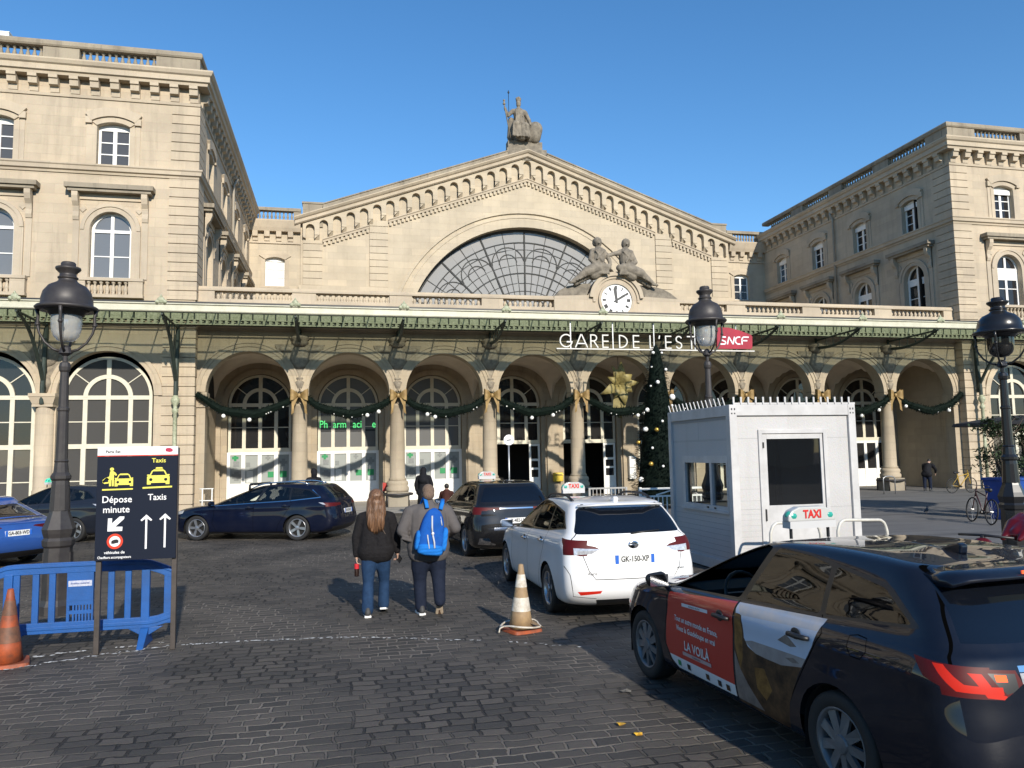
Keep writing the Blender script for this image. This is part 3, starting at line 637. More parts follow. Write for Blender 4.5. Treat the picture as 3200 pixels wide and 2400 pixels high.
# terrace balustrade with clock
BT = MB()
def ped(a, b_): g = MB(); fbox(g, fp, a, b_, 8.62, 8.96, -.35, .03); return g
def span(a, b_):
    g = MB(); fbox(g, fp, a, b_, 8.96, 9.06, -.36, .07); fbox(g, fp, a, b_, 9.06, 9.13, -.34, .03); fbox(g, fp, a, b_, 8.44, 8.62, -.36, .05); return g
edges = []; last = -2.02
for k in range(NBAY):
    c = k * BAY + .15 if k < 5 else k * BAY - .1
    if k in (4,): continue
    lo, hi = (c - 1.52, c + 1.52)
    if k == 3: hi = 12.95
    if k == 5: lo = 19.0
    edges.append((lo, hi))
cur = -2.02
for lo, hi in edges + [(34.02, 34.02)]:
    a = cur; b_ = lo
    if a < 16 < b_: cur = hi; continue
    ped(a, b_).build('pedestal', TRIM, port); cur = hi
for a, b_ in ((-2.02, 12.95), (19.0, 34.02)): span(a, b_).build('rail', TRIM, port)
for lo, hi in edges: g = MB(); balusters(g, fp, lo, hi, 8.62, 8.96, -.16, .24, .085); g.build('balustrade', TRIM, port)
CX, CZ = 15.88, 9.0
g = MB(); slab(g, fp, [(12.95, 8.44), (19.0, 8.44), (19.0, 9.13), (17.35, 9.2), (17.2, 9.2)] + [(CX + 1.28 * math.cos(a), CZ + 1.28 * math.sin(a)) for a in [PI * i / 20 for i in range(2, 19)]] + [(14.55, 9.2), (14.4, 9.2), (12.95, 9.13)], -.45, .1)
clock = g.build('clock_surround', TRIM, port)
g = MB(); ring(g, fp, CX, CZ, .74, .86, .1, .2, 0, 2 * PI, 40); ring(g, fp, CX, CZ, 1.0, 1.12, .1, .16, R(-5), R(185), 30); ring(g, fp, CX, CZ, 1.12, 1.3, .1, .24, R(5), R(175), 30); g.build('clock_moulding', TRIM, port)
CW = mat('clock_enamel', (.85, .85, .83), rough=.35)
g = MB(); slab(g, fp, [(CX + .74 * math.cos(2 * PI * i / 40), CZ + .74 * math.sin(2 * PI * i / 40)) for i in range(40)], .1, .13); dial = g.build('clock_dial', CW, port)
g = MB()
for i in range(12):
    a = PI / 2 - i * PI / 6; ca, sa = math.cos(a), math.sin(a); n = [2, 1, 2, 3, 2, 1, 2, 3, 4, 2, 1, 2][i]
    for j in range(n):
        o = (j - (n - 1) / 2) * .045; rbar(g, fp, (CX + .5 * ca - sa * o, CZ + .5 * sa + ca * o), (CX + .67 * ca - sa * o, CZ + .67 * sa + ca * o), .055, .13, .135)
g.build('numeral', BLK, dial)
for name, a, l_, w_ in (('minute_hand', R(96), .66, .10), ('hour_hand', R(31), .56, .07)):
    g = MB(); ca, sa = math.cos(a), math.sin(a)
    slab(g, fp, [(CX - .14 * ca - sa * w_ * .5, CZ - .14 * sa + ca * w_ * .5), (CX - .14 * ca + sa * w_ * .5, CZ - .14 * sa - ca * w_ * .5), (CX + l_ * .8 * ca + sa * w_ * .8, CZ + l_ * .8 * sa - ca * w_ * .8), (CX + l_ * ca, CZ + l_ * sa), (CX + l_ * .8 * ca - sa * w_ * .8, CZ + l_ * .8 * sa + ca * w_ * .8)], .14 if name[0] == 'm' else .15, .147 if name[0] == 'm' else .157); g.build(name, BLK, dial)

# ------------------------------------------------------------------ hall with the gable
hall = thing('station_hall', 'large gabled stone hall with a huge half-round fan window and arcaded cornice', 'building', (16, 17.15, 0))
YG = 17.15; fg = Fr((0, YG, 0), (1, 0, 0), (0, -1, 0)); AX = 16.1; SL = .358; ZA = 22.79
zl = lambda s: ZA - SL * abs(s - AX)
FCX, FCZ, FR_ = 16.0, 9.3, 8.25
g = MB()
fan = [(FCX - FR_, 9.0), (FCX + FR_, 9.0)] + [(FCX + FR_ * math.cos(PI * i / 48), FCZ + FR_ * math.sin(PI * i / 48)) for i in range(49)]
panel(g, fg, [(1.1, 8.4), (31.1, 8.4), (31.1, zl(31.1) - .1), (AX, ZA - .1), (1.1, zl(1.1) - .1)], [fan], 0, .75)
g.build('wall', LIMEH, hall)
for x0, x1 in ((-2.03, 1.1), (31.1, 34.03)):
    c = -.46 if x0 < 0 else 32.13
    g = MB(); fw = Fr((0, YG + .12, 0), (1, 0, 0), (0, -1, 0)); panel(g, fw, [(x0, 8.4), (x1, 8.4), (x1, 17.2), (x0, 17.2)], [seg(c, .6, 12.97, 14.7, .16)], 0, .3); g.build('wing_wall', LIMEH, hall)
    # window in the wing
    g = MB(); d0, d1 = -.28, -.2
    for a in (-.6, .51): fbox(g, fw, c + a, c + a + .09, 12.97, 14.66, d0, d1)
    fbox(g, fw, c - .51, c + .51, 12.97, 13.06, d0, d1); slab(g, fw, [(c - .6, 14.62), (c + .6, 14.62)] + seg(c, .6, 0, 14.7, .16)[2:], d0, d1 + .004); fbox(g, fw, c - .06, c + .06, 13.06, 14.62, d0 + .004, d1 + .006)
    for z in (13.6, 14.12):
        fbox(g, fw, c - .51, c - .06, z - .02, z + .02, d0 + .01, d1 - .01); fbox(g, fw, c + .06, c + .51, z - .02, z + .02, d0 + .01, d1 - .01)
    w_ = g.build('window', WHITEP, hall); pane_of(fw, seg(c, .6, 12.97, 14.7, .16), d0 + .03, mat('bright_curtain', (.62, .62, .6), rough=.3) if x0 < 0 else PANED, w_)
    g = MB()
    for sg in (-1, 1): a, b_ = sorted((c + sg * .6, c + sg * .86)); fbox(g, fw, a, b_, 12.97, 14.7, 0, .05)
    slab(g, fw, seg(c, .98, 0, 14.95, .3)[2:] + seg(c, .6, 0, 14.7, .16)[2:][::-1], 0, .08); fbox(g, fw, c - .9, c + .9, 12.85, 12.97, 0, .1); g.build('window_surround', TRIM, hall)
    g = MB(); fbox(g, fw, x0, x1, 15.73, 15.85, 0, .08); g.sweep([(x0, YG + .12), (x1, YG + .12)], [(-.02, 16.48), (.3, 16.48), (.4, 16.7), (.46, 16.9), (.52, 17.1), (.52, 17.18), (-.02, 17.22)]); g.build('cornice', TRIM, hall)
    s = x0 + .35
    while s < x1: g = MB(); g.prism([(0, 15.9), (.08, 15.9), (.1, 16.1), (.26, 16.14), (.3, 16.48), (0, 16.48)], lambda p: fw(s - .16, p[1], p[0]), lambda p: fw(s + .16, p[1], p[0])); g.build('corbel', TRIM, hall); s += .72
    g = MB(); fbox(g, fw, x0, x1, 17.22, 17.34, -.36, .02); fbox(g, fw, x0, x1, 17.9, 18.1, -.38, .06)
    for a, b_ in ((x0, x0 + .45), (x1 - .45, x1)): fbox(g, fw, a, b_, 17.34, 17.9, -.34, 0)
    g.build('parapet', OLD, hall); g = MB(); balusters(g, fw, x0 + .45, x1 - .45, 17.34, 17.9, -.17); g.build('balustrade', OLD, hall)
for a, b_ in ((1.22, 2.48), (29.72, 30.98)):
    g = MB(); fbox(g, fg, a, b_, 16.9, 18.4, -.6, .1); fbox(g, fg, a - .05, b_ + .05, 18.4, 18.52, -.65, .15); g.build('end_block', OLD, hall)
# quoins
for a, b_ in ((1.26, 2.46), (5.45, 6.64), (25.43, 26.65), (29.7, 30.95)):
    z = 13.08; zt = min(zl(a), zl(b_)) - 1.45
    while z < zt: g = MB(); fbox(g, fg, a, b_, z + .015, min(z + .435, zt), 0, .09); g.build('quoin', LIMEH, hall); z += .45
for a, b_ in ((1.0, 6.8), (25.3, 31.15)): g = MB(); fbox(g, fg, a, b_, 12.75, 13.06, 0, .2); fbox(g, fg, a, b_, 8.5, 12.75, 0, .14); g.build('plinth', LIMEH, hall)
# archivolt of the fan window
g = MB(); ring(g, fg, FCX, FCZ, FR_, FR_ + .62, 0, .06, 0, PI, 48); ring(g, fg, FCX, FCZ, FR_ + .62, FR_ + .72, 0, .1, 0, PI, 48); ring(g, fg, FCX, FCZ, FR_ + .95, FR_ + 1.15, 0, .12, 0, PI, 48); g.build('archivolt', LIMEH, hall)
# raking cornice, corbel table and dentil courses
def rake(mb, s0, s1, prof):  # prof: (d, h below the line)
    for a, b_ in ((s0, min(s1, AX)), (max(s0, AX), s1)):
        if b_ - a < .05: continue
        vs = [fg(s, zl(s) + h, d) for s in (a, b_) for d, h in prof]; k = len(prof)
        t = tessellate_polygon([[Vector((p[0], p[1], 0)) for p in prof]])
        mb.add(vs, [(j, (j + 1) % k, (j + 1) % k + k, j + k) for j in range(k)] + [tuple(q) for q in t] + [tuple(i + k for i in q) for q in t])
g = MB(); rake(g, .75, 31.45, [(-.05, -.42), (.42, -.42), (.5, -.36), (.52, -.18), (.62, -.12), (.72, 0), (.72, .06), (-.05, .06)]); g.build('raking_cornice', TRIM, hall)
g = MB(); rake(g, 2.5, 14.7, [(-.4, .06), (.5, .06), (.44, .36), (.5, .38), (.5, .46), (-.4, .5)]); g.build('gable_coping', OLD, hall); g = MB(); rake(g, 17.5, 29.7, [(-.4, .06), (.5, .06), (.44, .36), (.5, .38), (.5, .46), (-.4, .5)]); g.build('gable_coping', OLD, hall)
g = MB(); P = .847; ni = 17; aw = .27
low = []
for i in range(-ni, ni + 1):
    c = AX + i * P; top_ = zl(c) - .62
    arc = [(c - aw * math.cos(PI * j / 10), top_ - aw + aw * math.sin(PI * j / 10)) for j in range(11)]
    low += [(c - aw, top_ - .95)] + arc + [(c + aw, top_ - .95)]
x0, x1 = AX - ni * P - .46, AX + ni * P + .46
low = [(x0, zl(x0) - .42), (x0, zl(x0) - 1.3)] + low + [(x1, zl(x1) - 1.3), (x1, zl(x1) - .42), (AX, ZA - .42)]
slab(g, fg, low, 0, .3); g.build('corbel_table', LIMEH, hall)
for i in range(-ni, ni):
    g = MB(); c = AX + (i + .5) * P; z = zl(c) - 1.5; w_ = P / 2 - aw
    g.prism([(0, z - .28), (.1, z - .25), (.26, z - .05), (.3, z), (.34, z + .02), (.34, z + .12), (0, z + .12)], lambda p: fg(c - w_, p[1], p[0]), lambda p: fg(c + w_, p[1], p[0])); g.build('corbel', LIMEH, hall)
for a, b_ in ((2.48, 5.43), (6.66, 25.41), (26.67, 29.68)):
    g = MB(); rake(g, a, b_, [(0, -2.02), (.14, -2.02), (.16, -1.9), (.22, -1.86), (.22, -1.8), (0, -1.78)]); g.build('inner_cornice', TRIM, hall)
g = MB()
for a, b_ in ((2.48, 5.43), (6.66, 25.41), (26.67, 29.68)):
    s = a + .14
    while s < b_ - .05:
        z = zl(s) - 2.02; g = MB(); fbox(g, fg, s - .075, s + .075, z - .24, z - (.0 if False else .01) + .0, 0, .13); g.build('dentil', LIMEH, hall); s += .27
# fan window
FM = mat('fan_mullion', (.05, .05, .048), (.07, .07, .066), 5, .8, spec=.1)
g = MB(); d = -.62
ring(g, fg, FCX, FCZ, FR_ - .16, FR_, d - .05, d + .1, 0, PI, 60)
for r_ in (7.35, 5.2): ring(g, fg, FCX, FCZ, r_ - .035, r_ + .035, d - .03, d + .05, 0, PI, 60)
for r_ in (3.4, 3.95, 4.5, 5.75, 6.3, 6.85): ring(g, fg, FCX, FCZ, r_ - .026, r_ + .026, d - .02, d + .02, 0, PI, 48)
ns = 8
for i in range(ns + 1):
    a = PI * i / ns; ca, sa = math.cos(a), math.sin(a); rbar(g, fg, (FCX + 1 * ca, FCZ + 1 * sa), (FCX + (FR_ - .1) * ca, FCZ + (FR_ - .1) * sa), .1, d - .04, d + .07)
for i in range(ns * 4):
    if i % 4 == 0: continue
    a = PI * i / ns / 4; ca, sa = math.cos(a), math.sin(a); rbar(g, fg, (FCX + 3 * ca, FCZ + 3 * sa), (FCX + (7.35 if i % 4 != 2 else FR_ - .1) * ca, FCZ + (7.35 if i % 4 != 2 else FR_ - .1) * sa), .045, d - .02, d + .025)
for i in range(ns):
    a = PI * (i + .5) / ns; cr = 5.95; cx, cz = FCX + cr * math.cos(a), FCZ + cr * math.sin(a)
    for rr in (1.12, .62): ring(g, fg, cx, cz, rr - .035, rr + .035, d - .025, d + .03, a - PI / 2, a + PI / 2, 14)
fw_ = g.build('fan_window', FM, hall)
FP = glass('fan_pane', (.3, .3, .3), .22, .06, (.30, .285, .26), .04)
def fpane(a0, a1, r0, r1):
    n = max(1, int((a1 - a0) / .05)); fill(g, fg, [(FCX + r1 * math.cos(a0 + (a1 - a0) * i / n), FCZ + r1 * math.sin(a0 + (a1 - a0) * i / n)) for i in range(n + 1)] + [(FCX + r0 * math.cos(a1 - (a1 - a0) * i / n), FCZ + r0 * math.sin(a1 - (a1 - a0) * i / n)) for i in range(n + 1)], d)
# each sheet of glass hangs at its own slight tilt, so the panes reflect differently
q = random.Random(5); g = MB()
for i in range(ns * 4):
    for r0, r1 in ((1.0, 3.4), (3.4, 4.5), (4.5, 5.75), (5.75, 6.85), (6.85, 7.35), (7.35, FR_ - .05)):
        k0 = len(g.v); fpane(PI * i / ns / 4, PI * (i + 1) / ns / 4, r0, r1)
        t1, t2 = q.uniform(-.02, .02), q.uniform(-.05, .05); cx = sum(v[0] for v in g.v[k0:]) / (len(g.v) - k0); cz = sum(v[2] for v in g.v[k0:]) / (len(g.v) - k0)
        g.v[k0:] = [(v[0], v[1] + t1 * (v[0] - cx) + t2 * (v[2] - cz), v[2]) for v in g.v[k0:]]
g.build('glazing', FP, fw_)
# hall roof and inside
g = MB(); g.hexa([(1, YG + .5, zl(1) + .2), (AX, YG + .5, ZA + .2), (1, 60, zl(1) + .2), (AX, 60, ZA + .2), (1, YG + .5, zl(1) + .3), (AX, YG + .5, ZA + .3), (1, 60, zl(1) + .3), (AX, 60, ZA + .3)])
g.hexa([(31.2, YG + .5, zl(31.2) + .2), (AX, YG + .5, ZA + .2), (31.2, 60, zl(31.2) + .2), (AX, 60, ZA + .2), (31.2, YG + .5, zl(31.2) + .3), (AX, YG + .5, ZA + .3), (31.2, 60, zl(31.2) + .3), (AX, 60, ZA + .3)])
g.build('roof', bpy.data.materials['zinc'], hall)
g = MB(); g.box(1, 31, YG + 3, YG + 3.1, 8, 17); g.build('interior', mat('dim_hall', (.12, .12, .12), rough=.9), hall)
g = MB(); fbox(g, fg, 14.7, 17.5, 22.2, 23.0, -.5, .35); fbox(g, fg, 14.78, 17.2, 23.0, 23.55, -.4, .3); g.build('statue_base', GREYST, hall)

# ------------------------------------------------------------------ glass and iron canopy
can = thing('glass_canopy', 'long green iron and glass awning with a cream edge above the arches', 'canopy', (16, -2, 7.5))
YC = -3.5; XL, XR = -27.5, 59.5
g = MB(); g.sweep([(XL, YC), (XR, YC)], [(-.1, 7.43), (.0, 7.43), (.02, 7.46), (.0, 7.49), (.0, 7.66), (.06, 7.69), (.06, 7.73), (-.1, 7.73)]); g.build('fascia', FASC, can)
g = MB(); g.box(XL, XR, YC - .07, YC + .12, 7.731, 7.785); g.build('gutter_edge', BLK, can)
gm = bpy.data.materials.new('canopy_glass'); gm.use_nodes = True; nt = gm.node_tree; nt.nodes.clear(); o_ = N(nt, 'ShaderNodeOutputMaterial'); t1 = N(nt, 'ShaderNodeBsdfTranslucent'); t1.inputs[0].default_value = (.55, .6, .42, 1); t2 = N(nt, 'ShaderNodeBsdfTransparent'); t2.inputs[0].default_value = (.75, .8, .7, 1)
mx = N(nt, 'ShaderNodeMixShader', i_0=.42); L(nt, t1.outputs[0], mx.inputs[1]); L(nt, t2.outputs[0], mx.inputs[2]); L(nt, mx.outputs[0], o_.inputs[0])
g = MB(); g.add([(XL, YC + .1, 7.66), (XR, YC + .1, 7.66), (XR, -.3, 8.02), (XL, -.3, 8.02)], [(0, 1, 2, 3)]); g.build('glazing', gm, can)
g = MB(); x = XL + .3
while x < XR: g.bar((x, YC + .1, 7.62), (x, -.45, 7.98), .035, .07); x += 1.0
for y, z in ((-2.5, 7.69), (-1.5, 7.8)): g.box(XL, XR, y - .02, y + .02, z - .06, z)
g.build('glazing_bar', IRON, can)
g = MB(); ya, yb = -.66, -.6
for z0, z1 in ((7.44, 7.49), (7.62, 7.65), (7.94, 7.98)): g.box(XL, XR, ya - .01, yb + .01, z0, z1)
x = XL
while x < XR:
    g.box(x, x + .1, ya, yb, 7.49, 7.62); g.box(x + .02, x + .16, ya + .004, yb, 7.535, 7.575); x += .24
x = XL
while x < XR: g.box(x, x + .38, ya, yb, 7.65, 7.94); x += .44
x = XL
while x < XR: g.box(x + .15, x + .19, ya - .012, ya, 7.68, 7.91); x += 1
g.build('lattice_frieze', IRONL, can)
g = MB(); g.box(XL, XR, -.58, -.5, 7.42, 7.98); g.build('wall_beam', IRON, can)
g = MB(); g.box(XL, XR, -.57, -.5, 7.98, 8.4) if False else None
def bracket(x, yw, low=6.95, post=False):
    g = MB(); zt = 7.36
    pts = []
    for i in range(13):
        t = i / 12; y = lerp(yw - .1, YC + .25, t); z = lerp(low, zt - .02, t) - .3 * math.sin(PI * t) * (.8 if not post else -1.7)
        pts.append((x, y, z))
    g.tube(pts, [.075 - .02 * i / 12 for i in range(13)], 8)
    g.tube([(x, yw - .1, 7.3), (x, YC + .1, zt)], .045, 6)
    for i in (3, 5, 7, 9): g.tube([pts[i], (x, pts[i][1], 7.32)], .02, 6)
    g.tube([(x, yw - .12, low - .15), (x, yw - .1, 7.4)], .06, 8)
    if post: g.tube([(x, yw - .3, 4.3), (x, yw - .3, low + .05), (x, yw - .12, 7.2)], .085, 10)
    g.tube([(x, YC + .35 + .13 * math.cos(2 * PI * i / 10), 7.3 + .13 * math.sin(2 * PI * i / 10)) for i in range(10)], .025, 6, closed=True)
    o = g.build('bracket', IRON, can)
    p = MB(); p.smooth = True; p.ball((x, YC - .05, 7.82), .13, 6, (1, .5, 1)); p.ball((x - .13, YC - .05, 7.76), .08, 6); p.ball((x + .13, YC - .05, 7.76), .08, 6); p.lathe([(.02, 7.9), (.05, 7.95), (.01, 8.03)], (x, YC - .05, 0), 6); p.build('finial', IRONL, o)
for k in range(8): bracket((k + .5) * BAY, 0)
for x in (-2.62, -7.3, -11.45, 34.6, 39.3, 43.4): bracket(x, -.46, 4.9, True)
for x in (-2.62, 34.6):
    g = MB(); g.smooth = True; y = -.78; g.lathe([(.075, 0), (.075, 2.0), (.1, 2.02), (.1, 2.1), (.075, 2.12), (.075, 3.9), (.12, 3.95), (.12, 4.05), (.075, 4.1), (.075, 4.2), (.16, 4.35), (.16, 4.45), (.08, 4.6)], (x, y, .016), 12); g.build('downpipe', IRONL, can)
# ------------------------------------------------------------------ cars
from mathutils.bvhtree import BVHTree
def paint(name, c, flake=.0, rough=.4, coat=1, metal=0, dust=.02):
    m, nt, b = nodes(name); b.inputs['Base Color'].default_value = rgba(c); b.inputs['Roughness'].default_value = rough; b.inputs['Metallic'].default_value = metal
    b.inputs['Coat Weight'].default_value = coat; b.inputs['Coat Roughness'].default_value = .015; b.inputs['Specular IOR Level'].default_value = .08 if max(c) < .1 else .4
    tc = N(nt, 'ShaderNodeTexCoord'); no = N(nt, 'ShaderNodeTexNoise', i_Scale=3.2, i_Detail=7, i_Roughness=.7); L(nt, tc.outputs['Object'], no.inputs['Vector'])
    r_ = ramp(nt, no.outputs[0], .45, .8); k = N(nt, 'ShaderNodeMath', operation='MULTIPLY', i_1=dust); L(nt, r_, k.inputs[0])
    L(nt, mix(nt, k.outputs[0], c, (.22, .2, .17)), b.inputs['Base Color'])
    mr = N(nt, 'ShaderNodeMapRange', i_3=rough, i_4=rough + .18); L(nt, r_, mr.inputs[0]); L(nt, mr.outputs[0], b.inputs['Roughness']); return m
P_NAVY = paint('navy_black_paint', (.005, .007, .014), coat=.85); P_WHITE = paint('white_car_paint', (.78, .77, .76), dust=.06); P_BLACK = paint('black_car_paint', (.007, .007, .008)); P_DKBLUE = paint('dark_blue_paint', (.003, .005, .016), coat=.7); P_BLUE = paint('blue_car_paint', (.03, .1, .36), metal=.35, rough=.35); P_GREY = paint('dark_grey_paint', (.012, .014, .02))
CGLASS = glass('car_glass', (.16, .17, .17), .22, .01, (.006, .007, .008), .75); CGLASSC = glass('clear_car_glass', (.8, .84, .8), .16, .01, (.02, .02, .02), .95)
RGLASS = glass('rear_glass', (.1, .1, .1), .3, .01, (.006, .008, .013), .3)
TRIMB = mat('window_trim', (.008, .008, .009), rough=.3); GAP = mat('panel_gap', (.002, .002, .002), rough=.9, spec=0)
TAIL = mat('tail_lamp', (.075, .004, .005), rough=.5, spec=.25); TAILB = mat('tail_lamp_bright', (.48, .018, .008), rough=.5, emit=.1, spec=.2); TAILL = mat('tail_lamp_lit', (1, .12, .04), rough=.6, emit=.5, spec=.1); CLEARL = mat('clear_lamp', (.65, .65, .66), (.4, .4, .42), 30, .08, .3, coat=1)
UNDER = mat('underbody', (.006, .006, .006), rough=.9)
SEATM = mat('car_seat', (.012, .013, .017), rough=.8)
def crom(pts, n):
    out = []
    for i in range(len(pts) - 1):
        p0 = pts[max(i - 1, 0)]; p1 = pts[i]; p2 = pts[i + 1]; p3 = pts[min(i + 2, len(pts) - 1)]
        for k in range(n):
            t = k / n; out.append([.5 * (2 * b + (c - a) * t + (2 * a - 5 * b + 4 * c - d) * t * t + (3 * b - a - 3 * c + d) * t ** 3) for a, b, c, d in zip(p0, p1, p2, p3)])
    out.append(list(pts[-1])); return out
#          zf    zr    yf    yr    w    a(front) b(rear) nf  nr  arch
ESTATE = [(.17, .19, 2.02, -2.10, .76, .80, .40, 2.6, 3.0, 0),
          (.22, .24, 2.14, -2.22, .85, .80, .38, 2.6, 3.2, 0),
          (.33, .35, 2.20, -2.33, .883, .85, .36, 2.5, 3.4, 0),
          (.48, .50, 2.25, -2.37, .895, .90, .36, 2.4, 3.4, 0),
          (.62, .66, 2.27, -2.36, .893, .95, .36, 2.4, 3.3, 0),
          (.72, .80, 2.20, -2.33, .887, .95, .36, 2.4, 3.2, 0),
          (.80, .90, 2.02, -2.31, .888, .85, .36, 2.6, 3.2, 0),
          (.865, .97, 1.72, -2.29, .87, .66, .36, 2.8, 3.2, 0),
          (.905, 1.02, 1.36, -2.27, .845, .50, .36, 3.0, 3.2, 0),
          (.935, 1.05, 1.08, -2.24, .82, .42, .36, 3.0, 3.2, 0),
          (1.0, 1.10, .92, -2.20, .79, .40, .36, 2.6, 3.2, 0),
          (1.13, 1.22, .62, -2.10, .745, .40, .34, 2.5, 3.2, 0),
          (1.26, 1.32, .30, -1.99, .695, .40, .34, 2.5, 3.2, .01),
          (1.36, 1.385, .02, -1.91, .65, .40, .32, 2.5, 3.2, .025),
          (1.405, 1.415, -.14, -1.87, .605, .42, .30, 2.5, 3.0, .035),
          (1.425, 1.43, -.28, -1.80, .52, .4, .3, 2.5, 2.8, .035),
          (1.435, 1.437, -.42, -1.70, .36, .4, .3, 2.5, 2.5, .032),
          (1.44, 1.44, -.55, -1.60, .18, .35, .3, 2.2, 2.2, .03),
          (1.442, 1.442, -.65, -1.5, .01, .3, .3, 2, 2, .03)]
def scale_levels(lv, sx=1, sy=1, sz=1, f=None):
    out = []
    for l in lv:
        l = list(l); l[0] *= sz; l[1] *= sz; l[2] *= sy; l[3] *= sy; l[4] *= sx
        if f: l = f(l)
        out.append(tuple(l))
    return out
def circ(cy, cz, r, n=28, a0=0, a1=2 * PI): return [(cy + r * math.cos(a0 + (a1 - a0) * i / n), cz + r * math.sin(a0 + (a1 - a0) * i / n)) for i in range(n if a1 - a0 > 6.2 else n + 1)]
def inpoly(p, poly):
    x, y = p; c = False; j = len(poly) - 1
    for i in range(len(poly)):
        a, b = poly[i], poly[j]
        if (a[1] > y) != (b[1] > y) and x < (b[0] - a[0]) * (y - a[1]) / (b[1] - a[1]) + a[0]: c = not c
        j = i
    return c
def offs(poly, d):  # grow an outline by d
    n = len(poly); ar = sum(poly[i][0] * poly[(i + 1) % n][1] - poly[(i + 1) % n][0] * poly[i][1] for i in range(n)); s = 1 if ar > 0 else -1; out = []
    for i in range(n):
        a = Vector(poly[i - 1]); b = Vector(poly[i]); c = Vector(poly[(i + 1) % n]); e = (b - a).normalized(); f = (c - b).normalized()
        n1 = Vector((e.y, -e.x)) * s; n2 = Vector((f.y, -f.x)) * s; m = (n1 + n2) / max(.35, 1 + n1.dot(n2)); out.append(tuple(b + m * d))
    return out
def rounded(poly, r=.03, n=4):
    out = []; m = len(poly)
    for i in range(m):
        a = Vector(poly[i - 1]); b = Vector(poly[i]); c = Vector(poly[(i + 1) % m]); k = min(r, (a - b).length * .45, (c - b).length * .45)
        p = b + (a - b).normalized() * k; q = b + (c - b).normalized() * k
        for j in range(n + 1): t = j / n; out.append(tuple(p * (1 - t) ** 2 + b * 2 * t * (1 - t) + q * t * t))
    return out
def strip(pts, w):   # thin outline following a polyline
    l = []; r_ = []
    for i, p in enumerate(pts):
        a = Vector(pts[max(i - 1, 0)]); b = Vector(pts[min(i + 1, len(pts) - 1)]); d = (b - a).normalized(); n = Vector((-d.y, d.x)) * w / 2
        l.append(tuple(Vector(p) + n)); r_.append(tuple(Vector(p) - n))
    return l + r_[::-1]
